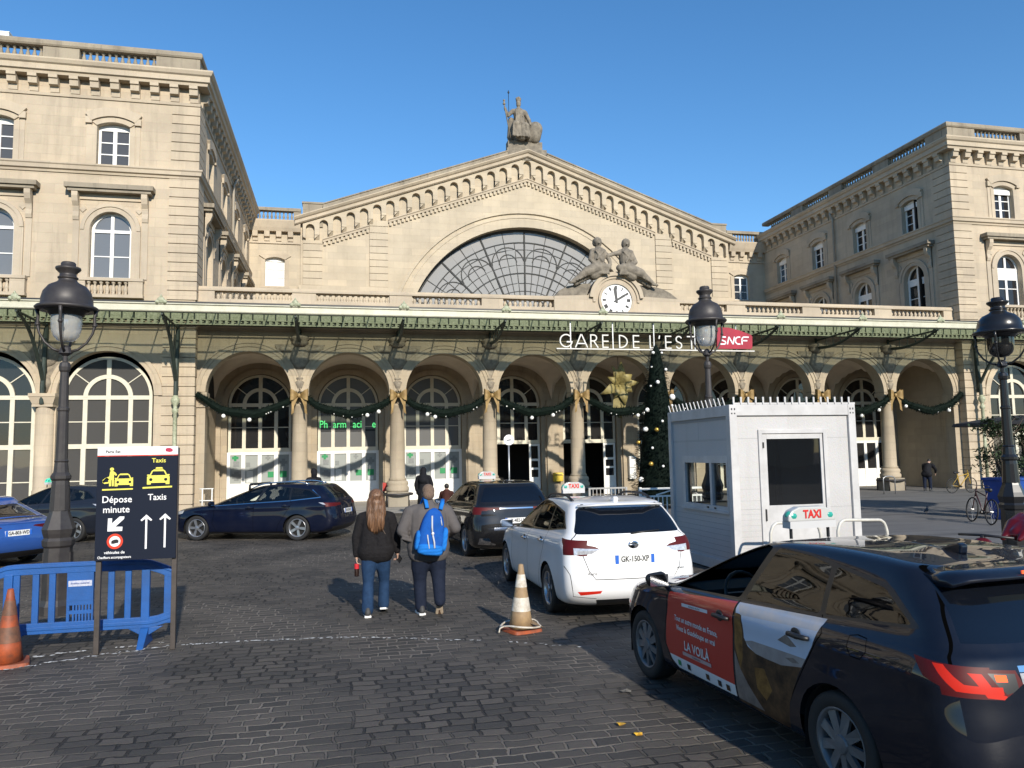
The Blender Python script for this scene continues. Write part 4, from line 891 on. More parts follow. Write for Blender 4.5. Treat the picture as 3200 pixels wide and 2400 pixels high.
class Car:
    def __init__(s, levels, wheels=(1.33, -1.33), flare=.02, sub=5):
        lv = crom(levels, sub); NF, NS, NR = 16, 30, 16; s.rows = []
        for zf, zr, yf, yr, w, a, b, nf, nr, arch_ in lv:
            half = []
            for i in range(NF + 1): t = PI / 2 * i / NF; half.append((-w * math.sin(t) ** (2 / nf), yf - a + a * max(0, math.cos(t)) ** (2 / nf)))
            for i in range(1, NS): half.append((-w, lerp(yf - a, yr + b, i / NS)))
            for i in range(NR + 1): t = PI / 2 * (1 - i / NR); half.append((-w * math.sin(t) ** (2 / nr), yr + b - b * max(0, math.cos(t)) ** (2 / nr)))
            pts = []
            for x, y in half:
                u = (y - yr) / max(.001, yf - yr); z = lerp(zr, zf, u) + arch_ * (1 - (2 * u - 1) ** 2)
                if .25 < z < .85:
                    for yw in wheels: x -= flare * math.exp(-((y - yw) / .34) ** 4) * (1 if abs(x) > .8 * w else 0) * math.sin(PI * (z - .25) / .6)
                pts.append((x, y, z))
            s.rows.append(pts)
        bm = bmesh.new(); vv = []
        for r_ in s.rows:
            l = [bm.verts.new(p) for p in r_]; m = [l[0]] + [bm.verts.new((-p[0], p[1], p[2])) for p in r_[1:-1]] + [l[-1]]
            vv.append(l + m[-2:0:-1])
        n = len(vv[0])
        for i in range(len(vv) - 1):
            for j in range(n):
                q = [vv[i][j], vv[i][(j + 1) % n], vv[i + 1][(j + 1) % n], vv[i + 1][j]]
                try: bm.faces.new(q)
                except ValueError: pass
        bm.faces.new(vv[0]); bm.faces.new(vv[-1])
        bmesh.ops.remove_doubles(bm, verts=bm.verts, dist=1e-4); bmesh.ops.recalc_face_normals(bm, faces=bm.faces)
        bm.normal_update()
        s.nl = bm.verts.layers.float_vector.new('nrm')
        for v in bm.verts: v[s.nl] = v.normal
        for f in bm.faces: f.material_index = 0; f.smooth = True
        s.bm = bm; s.bvh = BVHTree.FromBMesh(bm); s.parts = ['body']
    def cut(s, poly, axis, name, side=0, ncut=.2, zmin=None, over=None):
        # mark the faces inside an outline seen from the side ('x'), behind ('y-') or in front ('y+') as part `name`
        bm = s.bm
        if name not in s.parts: s.parts.append(name)
        pid = s.parts.index(name); us = [p[0] for p in poly]; vs = [p[1] for p in poly]; bb = (min(us) - .01, max(us) + .01, min(vs) - .01, max(vs) + .01)
        k = 1 if axis == 'x' else 0
        def facing(f):
            nx = f.normal
            if axis == 'x': return abs(nx.x) > ncut and (side == 0 or nx.x * side > 0)
            if axis == 'z': return nx.z > ncut
            return (nx.y < -ncut) if axis == 'y-' else (nx.y > ncut)
        def uv(co): return (co[0], co[1]) if axis == 'z' else (co[k], co[2])
        def near(f):
            if not facing(f): return False
            a = [uv(v.co) for v in f.verts]
            return max(p[0] for p in a) > bb[0] and min(p[0] for p in a) < bb[1] and max(p[1] for p in a) > bb[2] and min(p[1] for p in a) < bb[3]
        m = len(poly); cand = {f for f in bm.faces if near(f)}
        for i in range(m):
            a = poly[i]; b = poly[(i + 1) % m]
            dx, dz = b[0] - a[0], b[1] - a[1]
            if math.hypot(dx, dz) < 1e-6: continue
            lo0, hi0, lo1, hi1 = min(a[0], b[0]) - .005, max(a[0], b[0]) + .005, min(a[1], b[1]) - .005, max(a[1], b[1]) + .005
            fs = []
            for f in cand:
                q = [uv(v.co) for v in f.verts]
                if max(p[0] for p in q) > lo0 and min(p[0] for p in q) < hi0 and max(p[1] for p in q) > lo1 and min(p[1] for p in q) < hi1: fs.append(f)
            if not fs: continue
            es = {e for f in fs for e in f.edges}; ve = {v for f in fs for v in f.verts}
            if axis == 'z': co = (a[0], a[1], 0); no = (-dz, dx, 0)
            else: co = (0, a[0], a[1]) if k == 1 else (a[0], 0, a[1]); no = (0, -dz, dx) if k == 1 else (-dz, 0, dx)
            r_ = bmesh.ops.bisect_plane(bm, geom=fs + list(es) + list(ve), dist=1e-6, plane_co=co, plane_no=Vector(no).normalized())
            cand = {f for f in cand if f.is_valid} | {f for f in r_['geom'] if isinstance(f, bmesh.types.BMFace)}
        for f in cand:
            if f.is_valid and facing(f):
                c = f.calc_center_median()
                if inpoly(uv(c), poly) and (over is None or s.parts[f.material_index] in over): f.material_index = pid
    def finish(s, root, mats, drop=()):
        out = {}; by = {}
        for f in s.bm.faces:
            name = s.parts[f.material_index]; k = 0
            if name.split('#')[0] in ('side_window', 'tail_lamp', 'headlamp', 'window_trim', 'sill', 'reversing_lamp', 'reflector'): k = -1 if f.calc_center_median().x < 0 else 1
            by.setdefault((name, k), []).append(f)
        for key in [q for q in by if q[0].split('#')[0] in ('panel_seam', 'door_print')]:   # each seam a part of its own
            left = set(by.pop(key)); i = 0
            while left:
                st = [left.pop()]; isl = list(st)
                while st:
                    f = st.pop()
                    for e in f.edges:
                        for g_ in e.link_faces:
                            if g_ in left: left.discard(g_); st.append(g_); isl.append(g_)
                if len(isl) > 2: by[(key[0], ('i', i))] = isl; i += 1
        for (name, k), fs in by.items():
            if name in drop: continue
            idx = {}; vs = []; ns = []; ff = []
            for f in fs:
                q = []
                for v in f.verts:
                    if v.index not in idx: idx[v.index] = len(vs); vs.append(v.co[:]); ns.append(Vector(v[s.nl]).normalized())
                    q.append(idx[v.index])
                ff.append(q)
            nm = name.split('#')[0]; me = bpy.data.meshes.new(nm); me.from_pydata(vs, [], ff); me.polygons.foreach_set('use_smooth', [True] * len(ff))
            me.materials.append(mats[name]); me.normals_split_custom_set_from_vertices(ns); me.update()
            o = bpy.data.objects.new(nm, me); COL.objects.link(o); o.parent = root; out[name if k in (0, -1) else name + str(k)] = o
        s.bm.free(); return out
    def hit(s, y, z, side=-1):
        h = s.bvh.ray_cast(Vector((side * 3, y, z)), Vector((-side, 0, 0))); return h[0] if h[0] else Vector((side * .88, y, z))
    def hitr(s, x, z):
        h = s.bvh.ray_cast(Vector((x, -5, z)), Vector((0, 1, 0))); return h[0] if h[0] else Vector((x, -2.3, z))
    def hitz(s, x, y):
        h = s.bvh.ray_cast(Vector((x, y, 4)), Vector((0, 0, -1))); return h[0] if h[0] else Vector((x, y, 1.4))
def number_bm(s): 
    s.bm.verts.index_update()
def wheel_meshes(r, rim, style):
    t = MB(); t.smooth = True; ax = Matrix.Rotation(PI / 2, 3, 'Y')
    t.lathe([(rim - .005, -.09), (rim + .015, -.105), (r - .03, -.11), (r - .006, -.095), (r, -.07), (r, .07), (r - .006, .095), (r - .03, .11), (rim + .015, .105), (rim - .005, .09)], (0, 0, 0), 36, ax, caps=False); t.smooth = False
    w = MB(); w.smooth = True
    w.lathe([(rim, -.09), (rim + .004, -.1), (rim - .012, -.095), (rim - .025, -.06), (rim - .03, .05)], (0, 0, 0), 36, ax, caps=False); w.smooth = False
    n = {'cover': 9, 'five': 5, 'ten': 10}[style]
    for i in range(n):
        a = 2 * PI * i / n; ca, sa = math.cos(a), math.sin(a)
        if style == 'cover': w0, w1, x0, x1 = .055, .062, -.082, -.086
        elif style == 'five': w0, w1, x0, x1 = .05, .085, -.07, -.085
        else: w0, w1, x0, x1 = .022, .03, -.072, -.085
        for k in ((0,) if style != 'five' else (-.09, .09)):
            b = a + k; cb, sb = math.cos(b), math.sin(b); ww = w1 if style != 'five' else w1 * .4
            r0, r1 = .04, rim - .012
            def P(rr, o, x): return (x, cb * rr - sb * o, sb * rr + cb * o)
            w.hexa([P(r0, -w0 / 2, x0 - .008), P(r1, -ww / 2, x1), P(r0, w0 / 2, x0 - .008), P(r1, ww / 2, x1 + (.012 if style == 'cover' else 0)), P(r0, -w0 / 2, x0 + .02), P(r1, -ww / 2, x1 + .025), P(r0, w0 / 2, x0 + .02), P(r1, ww / 2, x1 + .03)])
    w.lathe([(.06, -.09), (.052, -.1), (.02, -.104)], (0, 0, 0), 14, ax); 
    d = MB(); d.lathe([(rim - .02, -.03), (rim - .02, -.025)], (0, 0, 0), 24, ax)
    return t, w, d
COVERM = mat('wheel_cover', (.16, .165, .175), (.12, .125, .13), 8, .4, .3)
def add_wheels(root, wheels, xw, r, rim, style, m):
    t, w, d = wheel_meshes(r, rim, style); src = None
    for y in wheels:
        for sx in (-1, 1):
            if src is None:
                e = t.build('wheel', RUB, root, local=True); w.build('rim', m, e, local=True); d.build('brake', UNDER, e, local=True); src = e
            else: e = copy_tree(src, root)
            e.location = (sx * xw, y, r); e.rotation_euler = (rnd.uniform(0, 6), 0, 0) if sx < 0 else (rnd.uniform(0, 6), 0, PI)
def project_text(car, name, txt, size, y, z, m, root, side=-1, rear=False, sx=1, lift=.004, rot=0, bold=0, align='CENTER', shear=0):
    me = text_mesh(txt, size, m, 0, align, shear, bold); bm = bmesh.new(); bm.from_mesh(me)
    for v in bm.verts:
        a, b = v.co.x * sx, v.co.y; a, b = a * math.cos(rot) - b * math.sin(rot), a * math.sin(rot) + b * math.cos(rot)
        if rear: p = car.hitr(y + a, z + b); v.co = (p.x, p.y - lift, p.z)
        else: p = car.hit(y - a if side < 0 else y + a, z + b, side); v.co = (p.x + side * lift, p.y, p.z)
    bm.to_mesh(me); bm.free(); o = bpy.data.objects.new(name, me); COL.objects.link(o); o.parent = root; return o
def patch(car, name, poly, m, root, side=-1, rear=False, lift=.004, n=1):
    # small sheet lying on the body, outline in (y, z) or (x, z)
    g = MB(); t = tessellate_polygon([[Vector((p[0], p[1], 0)) for p in poly]]); vs = []
    for p in poly:
        h = car.hitr(*p) if rear else car.hit(p[0], p[1], side); vs.append((h.x, h.y - lift, h.z) if rear else (h.x + side * lift, h.y, h.z))
    g.add(vs, [tuple(q) for q in t]); return g.build(name, m, root, local=True)
def seats(root, rows=((.1, -.38), (.1, .38), (-.95, -.35), (-.95, .35))):
    for y, x in rows:
        g = MB(); g.smooth = True
        blob('seat', [((x - .18, y, .52), .1, (x + .18, y, .52), .1), ((x - .18, y - .22, .55), .1, (x + .18, y - .22, .55), .1), ((x - .16, y - .32, .75), .09, (x + .16, y - .32, .75), .09), ((x - .15, y - .42, 1.0), .08, (x + .15, y - .42, 1.0), .08), ((x - .08, y - .47, 1.2), .065, (x + .08, y - .47, 1.2), .065)], SEATM, root, .04, 4)
def cabin(root, yd=.62, side=-.37):
    g = MB(); g.smooth = True; g.tube([(side + .18 * math.cos(a), .42 + .07 * math.sin(a), .9 + .17 * math.sin(a)) for a in [2 * PI * i / 18 for i in range(18)]], .017, 6, closed=True); g.smooth = False
    g.bar((side - .17, .42, .9), (side + .17, .42, .9), .05, .03); g.build('steering_wheel', BLK, root, local=True)
    g = MB(); g.box(-.68, .68, yd - .1, yd + .35, .6, .93); g.box(-.72, .72, -2.0, yd + .3, .2, .3); g.build('dashboard', UNDER, root, local=True)
def wells(root, wheels, r, x=.89):
    for y in wheels:
        for s in (-1, 1):
            g = MB(); n = 16; k = r + .045; a = [(y + k * math.cos(PI * i / n), .31 + k * math.sin(PI * i / n)) for i in range(n + 1)]; a = [(y + k, .17)] + a + [(y - k, .17)]
            m = len(a); g.add([(s * (x - .03), p[0], p[1]) for p in a] + [(s * .5, p[0], p[1]) for p in a], [(i, i + 1, i + 1 + m, i + m) for i in range(m - 1)] + [tuple(range(m, 2 * m))]); g.build('wheel_arch', UNDER, root, local=True)
def mirror_part(root, m, y=.95, z=.98, x=.98):
    for s in (-1, 1):
        o = blob('wing_mirror', [((s * (x - .06), y, z), .062, (s * (x + .05), y - .02, z + .005), .05), ((s * (x - .05), y + .01, z - .035), .05, (s * (x + .04), y, z - .03), .04)], m, root, .012, 4)
        g = MB(); g.tube([(s * (x - .2), y + .02, z - .1), (s * (x - .06), y + .01, z - .05)], .022, 6); g.build('mirror_stalk', BLK, o, local=True)
        g = MB(); g.add([(s * (x - .1), y - .068, z - .06), (s * (x + .08), y - .075, z - .055), (s * (x + .08), y - .075, z + .045), (s * (x - .1), y - .068, z + .045)], [(0, 1, 2, 3)]); g.build('mirror_glass', CHROME, o, local=True)
def handle(car, root, y, z, m, side=-1):
    p = car.hit(y, z, side); g = MB(); g.smooth = True
    q = [(p.x + side * .008, y + .1, z - .006), (p.x + side * .032, y + .07, z), (p.x + side * .036, y - .02, z + .002), (p.x + side * .03, y - .08, z + .003), (p.x + side * .008, y - .11, z)]
    g.tube(q, [.014, .018, .019, .018, .014], 8); o = g.build('door_handle', m, root, local=True)
    c = MB(); c.smooth = True; c.ball((p.x + side * .001, y + .03, z), .052, 8, (.12, 1.05, .85)); c.build('handle_cup', BLK, o, local=True)
def plate(car, root, txt, z, x=0, w=.52, rear=True):
    y = min(car.hitr(x - w / 2, z).y, car.hitr(x + w / 2, z).y, car.hitr(x, z).y) - .012
    g = MB(); g.box(x - w / 2, x + w / 2, y, y + .03, z - .055, z + .055); o = g.build('number_plate', mat('plate_white', (.75, .75, .73), rough=.35) if 'plate_white' not in bpy.data.materials else bpy.data.materials['plate_white'], root, local=True)
    pb = bpy.data.materials.get('plate_blue') or mat('plate_blue', (.02, .12, .5), rough=.4)
    for a in (x - w / 2, x + w / 2 - .045): g = MB(); g.box(a, a + .045, y - .002, y + .001, z - .054, z + .054); g.build('plate_edge', pb, o, local=True)
    text('plate_text', txt, .098, BLK, o, (x, y - .003, z), extrude=.001, bold=.002, sx=.8)
def taxi_light(root, z, y=0, w=.45, txt='TAXI', lit=None, yrot=0):
    e = MB(); e.box(-w / 2 + .01, w / 2 - .01, y - .052, y + .052, z - .035, z + .022); o = e.build('taxi_sign_base', mat('sign_silver', (.5, .5, .5), rough=.4) if 'sign_silver' not in bpy.data.materials else bpy.data.materials['sign_silver'], root, local=True)
    g = MB(); pr = [(-w / 2, 0), (w / 2, 0), (w / 2 - .005, .045), (w / 2 - .04, .09), (w / 2 - .11, .118), (-w / 2 + .11, .118), (-w / 2 + .04, .09), (-w / 2 + .005, .045)]
    g.prism([(p[0], p[1] + z + .02) for p in pr], lambda p: (p[0], y - .045, p[1]), lambda p: (p[0], y + .045, p[1])); b = g.build('taxi_sign_box', mat('sign_face', (.46, .46, .44), rough=.25) if 'sign_face' not in bpy.data.materials else bpy.data.materials['sign_face'], root, local=True, bevel=.012)
    text('taxi_text', txt, .092, mat('taxi_red', (.55, .02, .015), rough=.4) if 'taxi_red' not in bpy.data.materials else bpy.data.materials['taxi_red'], b, (0, y - .048, z + .075), extrude=.002, bold=.003, sx=.85)
    for s in (-1, 1):
        k = MB(); k.smooth = True; k.ball((s * (w / 2 - .055), y - .005, z + .066), .05, 8, (1.1, .98, .85)); k.build('side_lamp', mat('lamp_green', (.03, .3, .24), rough=.12, emit=.1) if 'lamp_green' not in bpy.data.materials else bpy.data.materials['lamp_green'], b, local=True)
        k = MB(); k.tube([(s * (w / 2 - .05), y, z - .12), (s * (w / 2 - .05), y, z)], .014, 6); k.build('sign_leg', BLK, o, local=True)
    return o
def rails(car, root, m, y0=-1.55, y1=-.2, x=.56, h=.05):
    for s in (-1, 1):
        g = MB(); g.smooth = True; pts = []
        for i in range(13):
            t = i / 12; y = lerp(y1, y0, t); z = car.hitz(s * x, y).z; pts.append((s * x, y, z + h * min(1, 5 * min(t, 1 - t)) + .004))
        g.tube(pts, .018, 8); g.build('roof_rail', m, root, local=True)
def fin(car, root, y, m):
    z = car.hitz(0, y).z; g = MB(); pr = [(y + .1, z - .01), (y + .02, z + .035), (y - .07, z + .06), (y - .1, z + .045), (y - .09, z - .01)]
    g.prism(pr, lambda p: (-.03, p[0], p[1]), lambda p: (.03, p[0], p[1])); g.build('antenna_fin', m, root, local=True, bevel=.012)

W_F = rounded([(.80, .935), (-.19, 1.0), (-.42, 1.40), (-.30, 1.404), (.06, 1.30), (.42, 1.115)], .03)
W_R = rounded([(-.26, 1.003), (-1.10, 1.052), (-1.10, 1.352), (-.86, 1.39), (-.50, 1.402)], .03)
W_Q = rounded([(-1.15, 1.056), (-1.86, 1.13), (-1.60, 1.29), (-1.15, 1.352)], .03)
def estate(name, label, loc, rz, pm, mats_extra=None, levels=ESTATE, wheels=(1.33, -1.33), style='cover', rimm=None, txt='AB-123-CD', sign=None, sc=None, chrome_line=False, glassm=None, features=None, group='cars in the station forecourt', wr=.312, rim=.215, railm=None, sgn=None, rearwin=None, tails=None, plate_z=.86, mirror_m=None):
    root = thing(name, label, 'car', (loc[0], loc[1], 0), rz, group)
    s = sc or (lambda y, z: (y, z)); T = lambda poly: [s(*p) for p in poly]
    car = Car(levels, wheels)
    m = {'body': pm, 'window_trim': TRIMB, 'side_window#f': CGLASSC, 'side_window#r': glassm or CGLASS, 'side_window#q': glassm or CGLASS, 'panel_seam': GAP, 'arch': GAP, 'windscreen': CGLASSC, 'rear_window': RGLASS, 'tail_lamp': TAIL, 'tail_lamp#b': TAILB, 'tail_lamp#l': TAILL, 'reversing_lamp': CLEARL, 'headlamp': CLEARL, 'sill': BLK, 'bumper': BLK, 'reflector': TAILB, 'chrome_strip': CHROME}
    if mats_extra: m.update(mats_extra)
    for y in wheels:
        for k in (-1, 1): car.cut(circ(y, .31, wr + .05, 30), 'x', 'arch', side=k, ncut=.05)
    for side in (-1, 1):
        car.cut(T(offs(rounded([(.86, .92), (-.22, .985), (-1.12, 1.035), (-1.93, 1.12), (-1.63, 1.315), (-1.12, 1.375), (-.84, 1.405), (-.42, 1.42), (-.28, 1.418), (.07, 1.318), (.45, 1.13)], .04), .0)), 'x', 'window_trim', side=side, ncut=.12)
        for nm, po in (('f', W_F), ('r', W_R), ('q', W_Q)): car.cut(T(po), 'x', 'side_window#' + nm, side=side, ncut=.12)
        if chrome_line: car.cut(T(strip([(.86, .915), (-.22, .98), (-1.12, 1.03), (-1.93, 1.115), (-1.68, 1.31)], .022)), 'x', 'chrome_strip', side=side, ncut=.12)
        car.cut(T(strip([(.845, .93), (.86, .7), (.9, .45), (.82, .3), (.76, .22)], .009)), 'x', 'panel_seam', side=side)
        car.cut(T(strip([(-.215, .985), (-.2, .7), (-.2, .3), (-.2, .22)], .009)), 'x', 'panel_seam', side=side)
        car.cut(T(strip([(-1.13, 1.05), (-1.2, .95), (-1.02, .66), (-.85, .4), (-.8, .22)], .009)), 'x', 'panel_seam', side=side)
        car.cut(T([(.98, .15), (.95, .225), (-.95, .225), (-.98, .15)]), 'x', 'sill', side=side, ncut=.1)
    car.cut(T([(y, z) for y, z in ((2.2, .62), (1.75, .72), (1.72, .8), (2.05, .74))]) if not sc else T([(2.2, .62), (1.75, .72), (1.72, .8), (2.05, .74)]), 'x', 'headlamp', ncut=.05)
    zs = s(0, 1)[1]
    car.cut([(-.72, .97 * zs), (.72, .97 * zs), (.56, 1.385 * zs), (-.56, 1.385 * zs)], 'y+', 'windscreen', ncut=.3)
    if features: features(car, m, s)
    car.bm.verts.index_update(); parts = car.finish(root, m, drop=('arch',))
    wells(root, wheels, wr); add_wheels(root, wheels, .775, wr, rim, style, rimm or COVERM)
    cabin(root); seats(root)
    mirror_part(root, mirror_m or pm, s(.93, 1)[0], s(0, .985)[1], .96)
    return root, car, parts
# ---- the black taxi in front, its two left doors wrapped with an advertisement
RED = paint('red_wrap', (.44, .022, .014), rough=.35, coat=.6); WRAPW = mat('white_wrap', (.62, .64, .66), rough=.35, coat=.6)
SKYW = paint('sky_wrap', (.46, .52, .62), rough=.35, coat=.6, dust=.2); WRAPC = mat('cloud_wrap', (.5, .46, .44), (.36, .4, .47), 6, .35, coat=.5)
SOIL = mat('soil_wrap', (.12, .062, .028), (.022, .012, .007), 7, .55, coat=.15, detail=9, spec=.2); OCHRE = mat('ochre_wrap', (.26, .13, .035), (.11, .05, .014), 14, .55, coat=.15, detail=8, spec=.2); ROCKW = mat('rock_wrap', (.2, .17, .15), (.12, .1, .09), 14, .4, coat=.5); HAZEW = mat('haze_wrap', (.3, .27, .25), (.24, .21, .2), 8, .4, coat=.5)
GRN = mat('green_sign', (.01, .22, .07), rough=.5) if 'green_sign' not in bpy.data.materials else bpy.data.materials['green_sign']
def taxi_features(car, m, s):
    m.update({'front_door': RED, 'door_band': WRAPW, 'rear_door': SKYW, 'door_edge': WRAPW, 'door_print#soil': SOIL, 'door_print#ochre': OCHRE, 'door_print#rock': ROCKW, 'door_print#haze': HAZEW, 'door_print#cloud': WRAPC, 'tail_lamp#k': BLK})
    fd = [(.815, .885), (-.2, .972), (-.2, .272), (.70, .256), (.8, .31), (.875, .43), (.86, .62)]
    car.cut(fd, 'x', 'front_door', side=-1, over=('body', 'panel_seam'))
    car.cut([(.86, .352), (.86, .25), (-.2, .268), (-.2, .358)], 'x', 'door_band', side=-1, over=('front_door',))
    rd = [(-.225, .972), (-1.19, 1.035), (-1.13, .86), (-1.0, .66), (-.87, .42), (-.835, .25), (-.78, .236), (-.225, .25)]
    car.cut(rd, 'x', 'rear_door', side=-1, over=('body', 'panel_seam'))
    car.cut([(-.225, .972), (-1.19, 1.035), (-1.16, .955), (-.3, .895)], 'x', 'door_print#cloud', side=-1, over=('rear_door',))
    car.cut([(-.225, .93), (-.235, .9), (-.31, .9), (-.34, .83), (-.35, .74), (-.40, .69), (-.5, .66), (-.62, .655), (-.8, .655), (-1.04, .7), (-1.0, .6), (-.83, .2), (-.2, .2)], 'x', 'door_print#soil', side=-1, over=('rear_door',))
    car.cut([(-.36, .72), (-.45, .74), (-1.1, .76), (-1.02, .67), (-.8, .64), (-.5, .655)], 'x', 'door_print#haze', side=-1, over=('rear_door',))
    car.cut([(-.228, .90), (-.30, .895), (-.325, .8), (-.335, .6), (-.30, .5), (-.25, .62), (-.228, .68)], 'x', 'door_print#ochre', side=-1, over=('door_print#soil',))
    car.cut([(-.225, .62), (-.30, .5), (-.38, .42), (-.55, .27), (-.225, .27)], 'x', 'door_print#rock', side=-1, over=('door_print#soil',))
    car.cut([(-.48, .56), (-.6, .58), (-.68, .45), (-.6, .36), (-.5, .42)], 'x', 'door_print#ochre', side=-1, over=('door_print#soil',))
    car.cut([(-.76, .815), (-.86, .875), (-.97, .815), (-.9, .8)], 'x', 'door_print#rock', side=-1, over=('rear_door',))
    car.cut([(-.84, .715), (-.93, .735), (-1.0, .715), (-.92, .7)], 'x', 'door_print#rock', side=-1, over=('rear_door', 'door_print#haze'))
    for k in (-1, 1):
        # wrap-round tail lamps
        car.cut([(-1.94, 1.0), (-2.5, .965), (-2.5, .83), (-2.22, .845), (-2.03, .91)], 'x', 'tail_lamp', side=k, ncut=.25)
        car.cut([(-2.06, .985), (-2.11, .985), (-2.2, .9), (-2.5, .855), (-2.5, .83), (-2.18, .865)], 'x', 'tail_lamp#b', side=k, ncut=.25, over=('tail_lamp',))
        car.cut([(k * .9, .985), (k * .52, .965), (k * .5, .9), (k * .62, .83), (k * .9, .84)], 'y-', 'tail_lamp', ncut=.35, over=('body',))
        car.cut([(k * .76, .955), (k * .70, .952), (k * .66, .87), (k * .60, .845), (k * .62, .83), (k * .7, .84)], 'y-', 'tail_lamp#b', ncut=.35, over=('tail_lamp',))
        car.cut([(k * .67, .955), (k * .53, .95), (k * .53, .87), (k * .60, .855), (k * .64, .9)], 'y-', 'tail_lamp#k', ncut=.35, over=('tail_lamp',))
        car.cut([(k * .64, .948), (k * .58, .945), (k * .58, .912), (k * .64, .915)], 'y-', 'tail_lamp#l', ncut=.35, over=('tail_lamp#k',))
        car.cut(strip([(-1.72, 1.435), (-1.83, 1.385), (-1.96, 1.25), (-2.08, 1.08), (-2.14, .985)], .012), 'x', 'panel_seam', side=k, ncut=.08, over=('body',))
    car.cut([(-.5, .985), (.5, .985), (.5, .955), (-.5, .955)], 'y-', 'chrome_strip', ncut=.3, over=('body',))
    car.cut([(-.5, .95), (.5, .95), (.5, .9), (-.5, .9)], 'y-', 'reversing_lamp', ncut=.3, over=('body',))
    car.cut([(-.7, 1.08), (.7, 1.08), (.61, 1.345), (-.61, 1.345)], 'y-', 'rear_window', ncut=.25)
    car.cut(rounded([(-.46, .78), (.46, .78), (.40, .62), (-.40, .62)], .03), 'y-', 'panel_seam', ncut=.3)
    car.cut([(-.7, .47), (.7, .47), (.64, .2), (-.64, .2)], 'y-', 'bumper', ncut=.2)
    car.cut(strip([(-1.44, .93), (-1.44, .99), (-1.5, 1.005), (-1.58, 1.0), (-1.6, .93), (-1.56, .88), (-1.48, .88), (-1.44, .93)], .006), 'x', 'panel_seam', side=-1)
TAXI, tc_, tp = estate('taxi', 'black estate taxi in front with red and landscape adverts on its doors', (7.458, -26.77), R(3.77), P_NAVY, features=taxi_features, mirror_m=BLK)
tp['side_window#f'].data.materials[0] = glass('open_window', (.95, .97, .95), .03, .02, (.02, .02, .02), 1.0)
for n_ in tp['side_window#f'].data.materials[0].node_tree.nodes:
    if n_.type == 'MATH': n_.inputs[1].default_value = -.02
for y, z in ((-.05, .838), (-.99, .896)): handle(tc_, TAXI, y, z, BLK); handle(tc_, TAXI, y, z, BLK, 1)
fd = tp['front_door']; TW = mat('wrap_letter', (.6, .6, .6), rough=.5)
project_text(tc_, 'advert_text', 'Tout un autre monde en France,', .062, .36, .683, TW, fd, sx=.85, bold=.0012); project_text(tc_, 'advert_text', 'Vivez la Guadeloupe en vrai', .062, .36, .607, TW, fd, sx=.9, bold=.0012)
project_text(tc_, 'advert_text', 'LA VOILÀ', .105, .345, .477, TW, fd, sx=.9, bold=.002); patch(tc_, 'advert_strip', [(.58, .425), (.12, .432), (.12, .402), (.58, .395)], mat('strip_pink', (.42, .3, .29), rough=.5), fd); project_text(tc_, 'advert_text', 'la destination', .024, .35, .413, BLK, fd, lift=.006)
patch(tc_, 'advert_strip', [(.575, .828), (.155, .845), (.155, .818), (.575, .80)], WRAPW, fd); project_text(tc_, 'advert_text', 'destination des îles', .024, .365, .823, BLK, fd, lift=.006, rot=.04)
for i, y in enumerate((.66, .5, .2, .02, -.1)): patch(tc_, 'advert_logo', [(y + .03, .33), (y - .02, .33), (y - .02, .285), (y + .03, .285)], [GRN, BLK, SOIL, BLK, SOIL][i], tp['door_band'])
taxi_light(TAXI, 1.515, .0, .46)
fin(tc_, TAXI, -1.42, P_NAVY)
g = MB(); vs = []
for x in [-.6 + 1.2 * i / 16 for i in range(17)]:
    e = 1 - (abs(x) / .6) ** 6 * .25; zt = tc_.hitz(x, -1.78).z
    vs.append([(x, -1.74, zt + .001), (x, -1.92, zt - .004), (x, -1.74 - .33 * e, zt - .028), (x, -1.74 - .335 * e, zt - .05), (x, -1.72 - .2 * e, zt - .06), (x, -1.8, zt - .06)])
k = 6; g.smooth = True; g.add([p for r_ in vs for p in r_], [(i * k + j, i * k + (j + 1) % k, (i + 1) * k + (j + 1) % k, (i + 1) * k + j) for i in range(16) for j in range(k)] + [tuple(range(k)), tuple(16 * k + j for j in range(k))])
sp = g.build('roof_spoiler', P_NAVY, TAXI, local=True); g = MB(); g.box(-.2, .42, -2.078, -2.07, 1.41, 1.428) ; g.build('brake_lamp', TAILL, sp, local=True)
g = MB(); p = tc_.hitr(0, 1.1); g.smooth = True; g.tube([(0, p.y - .03, 1.09), (.05, p.y - .035, 1.12), (.46, tc_.hitr(.46, 1.17).y - .02, 1.17)], [.02, .012, .006], 6); g.ball((0, p.y - .03, 1.09), .035, 8); g.build('rear_wiper', BLK, TAXI, local=True)
project_text(tc_, 'badge_text', 'Corolla', .075, -.36, .655, CHROME, TAXI, rear=True, sx=1.1, bold=.002)

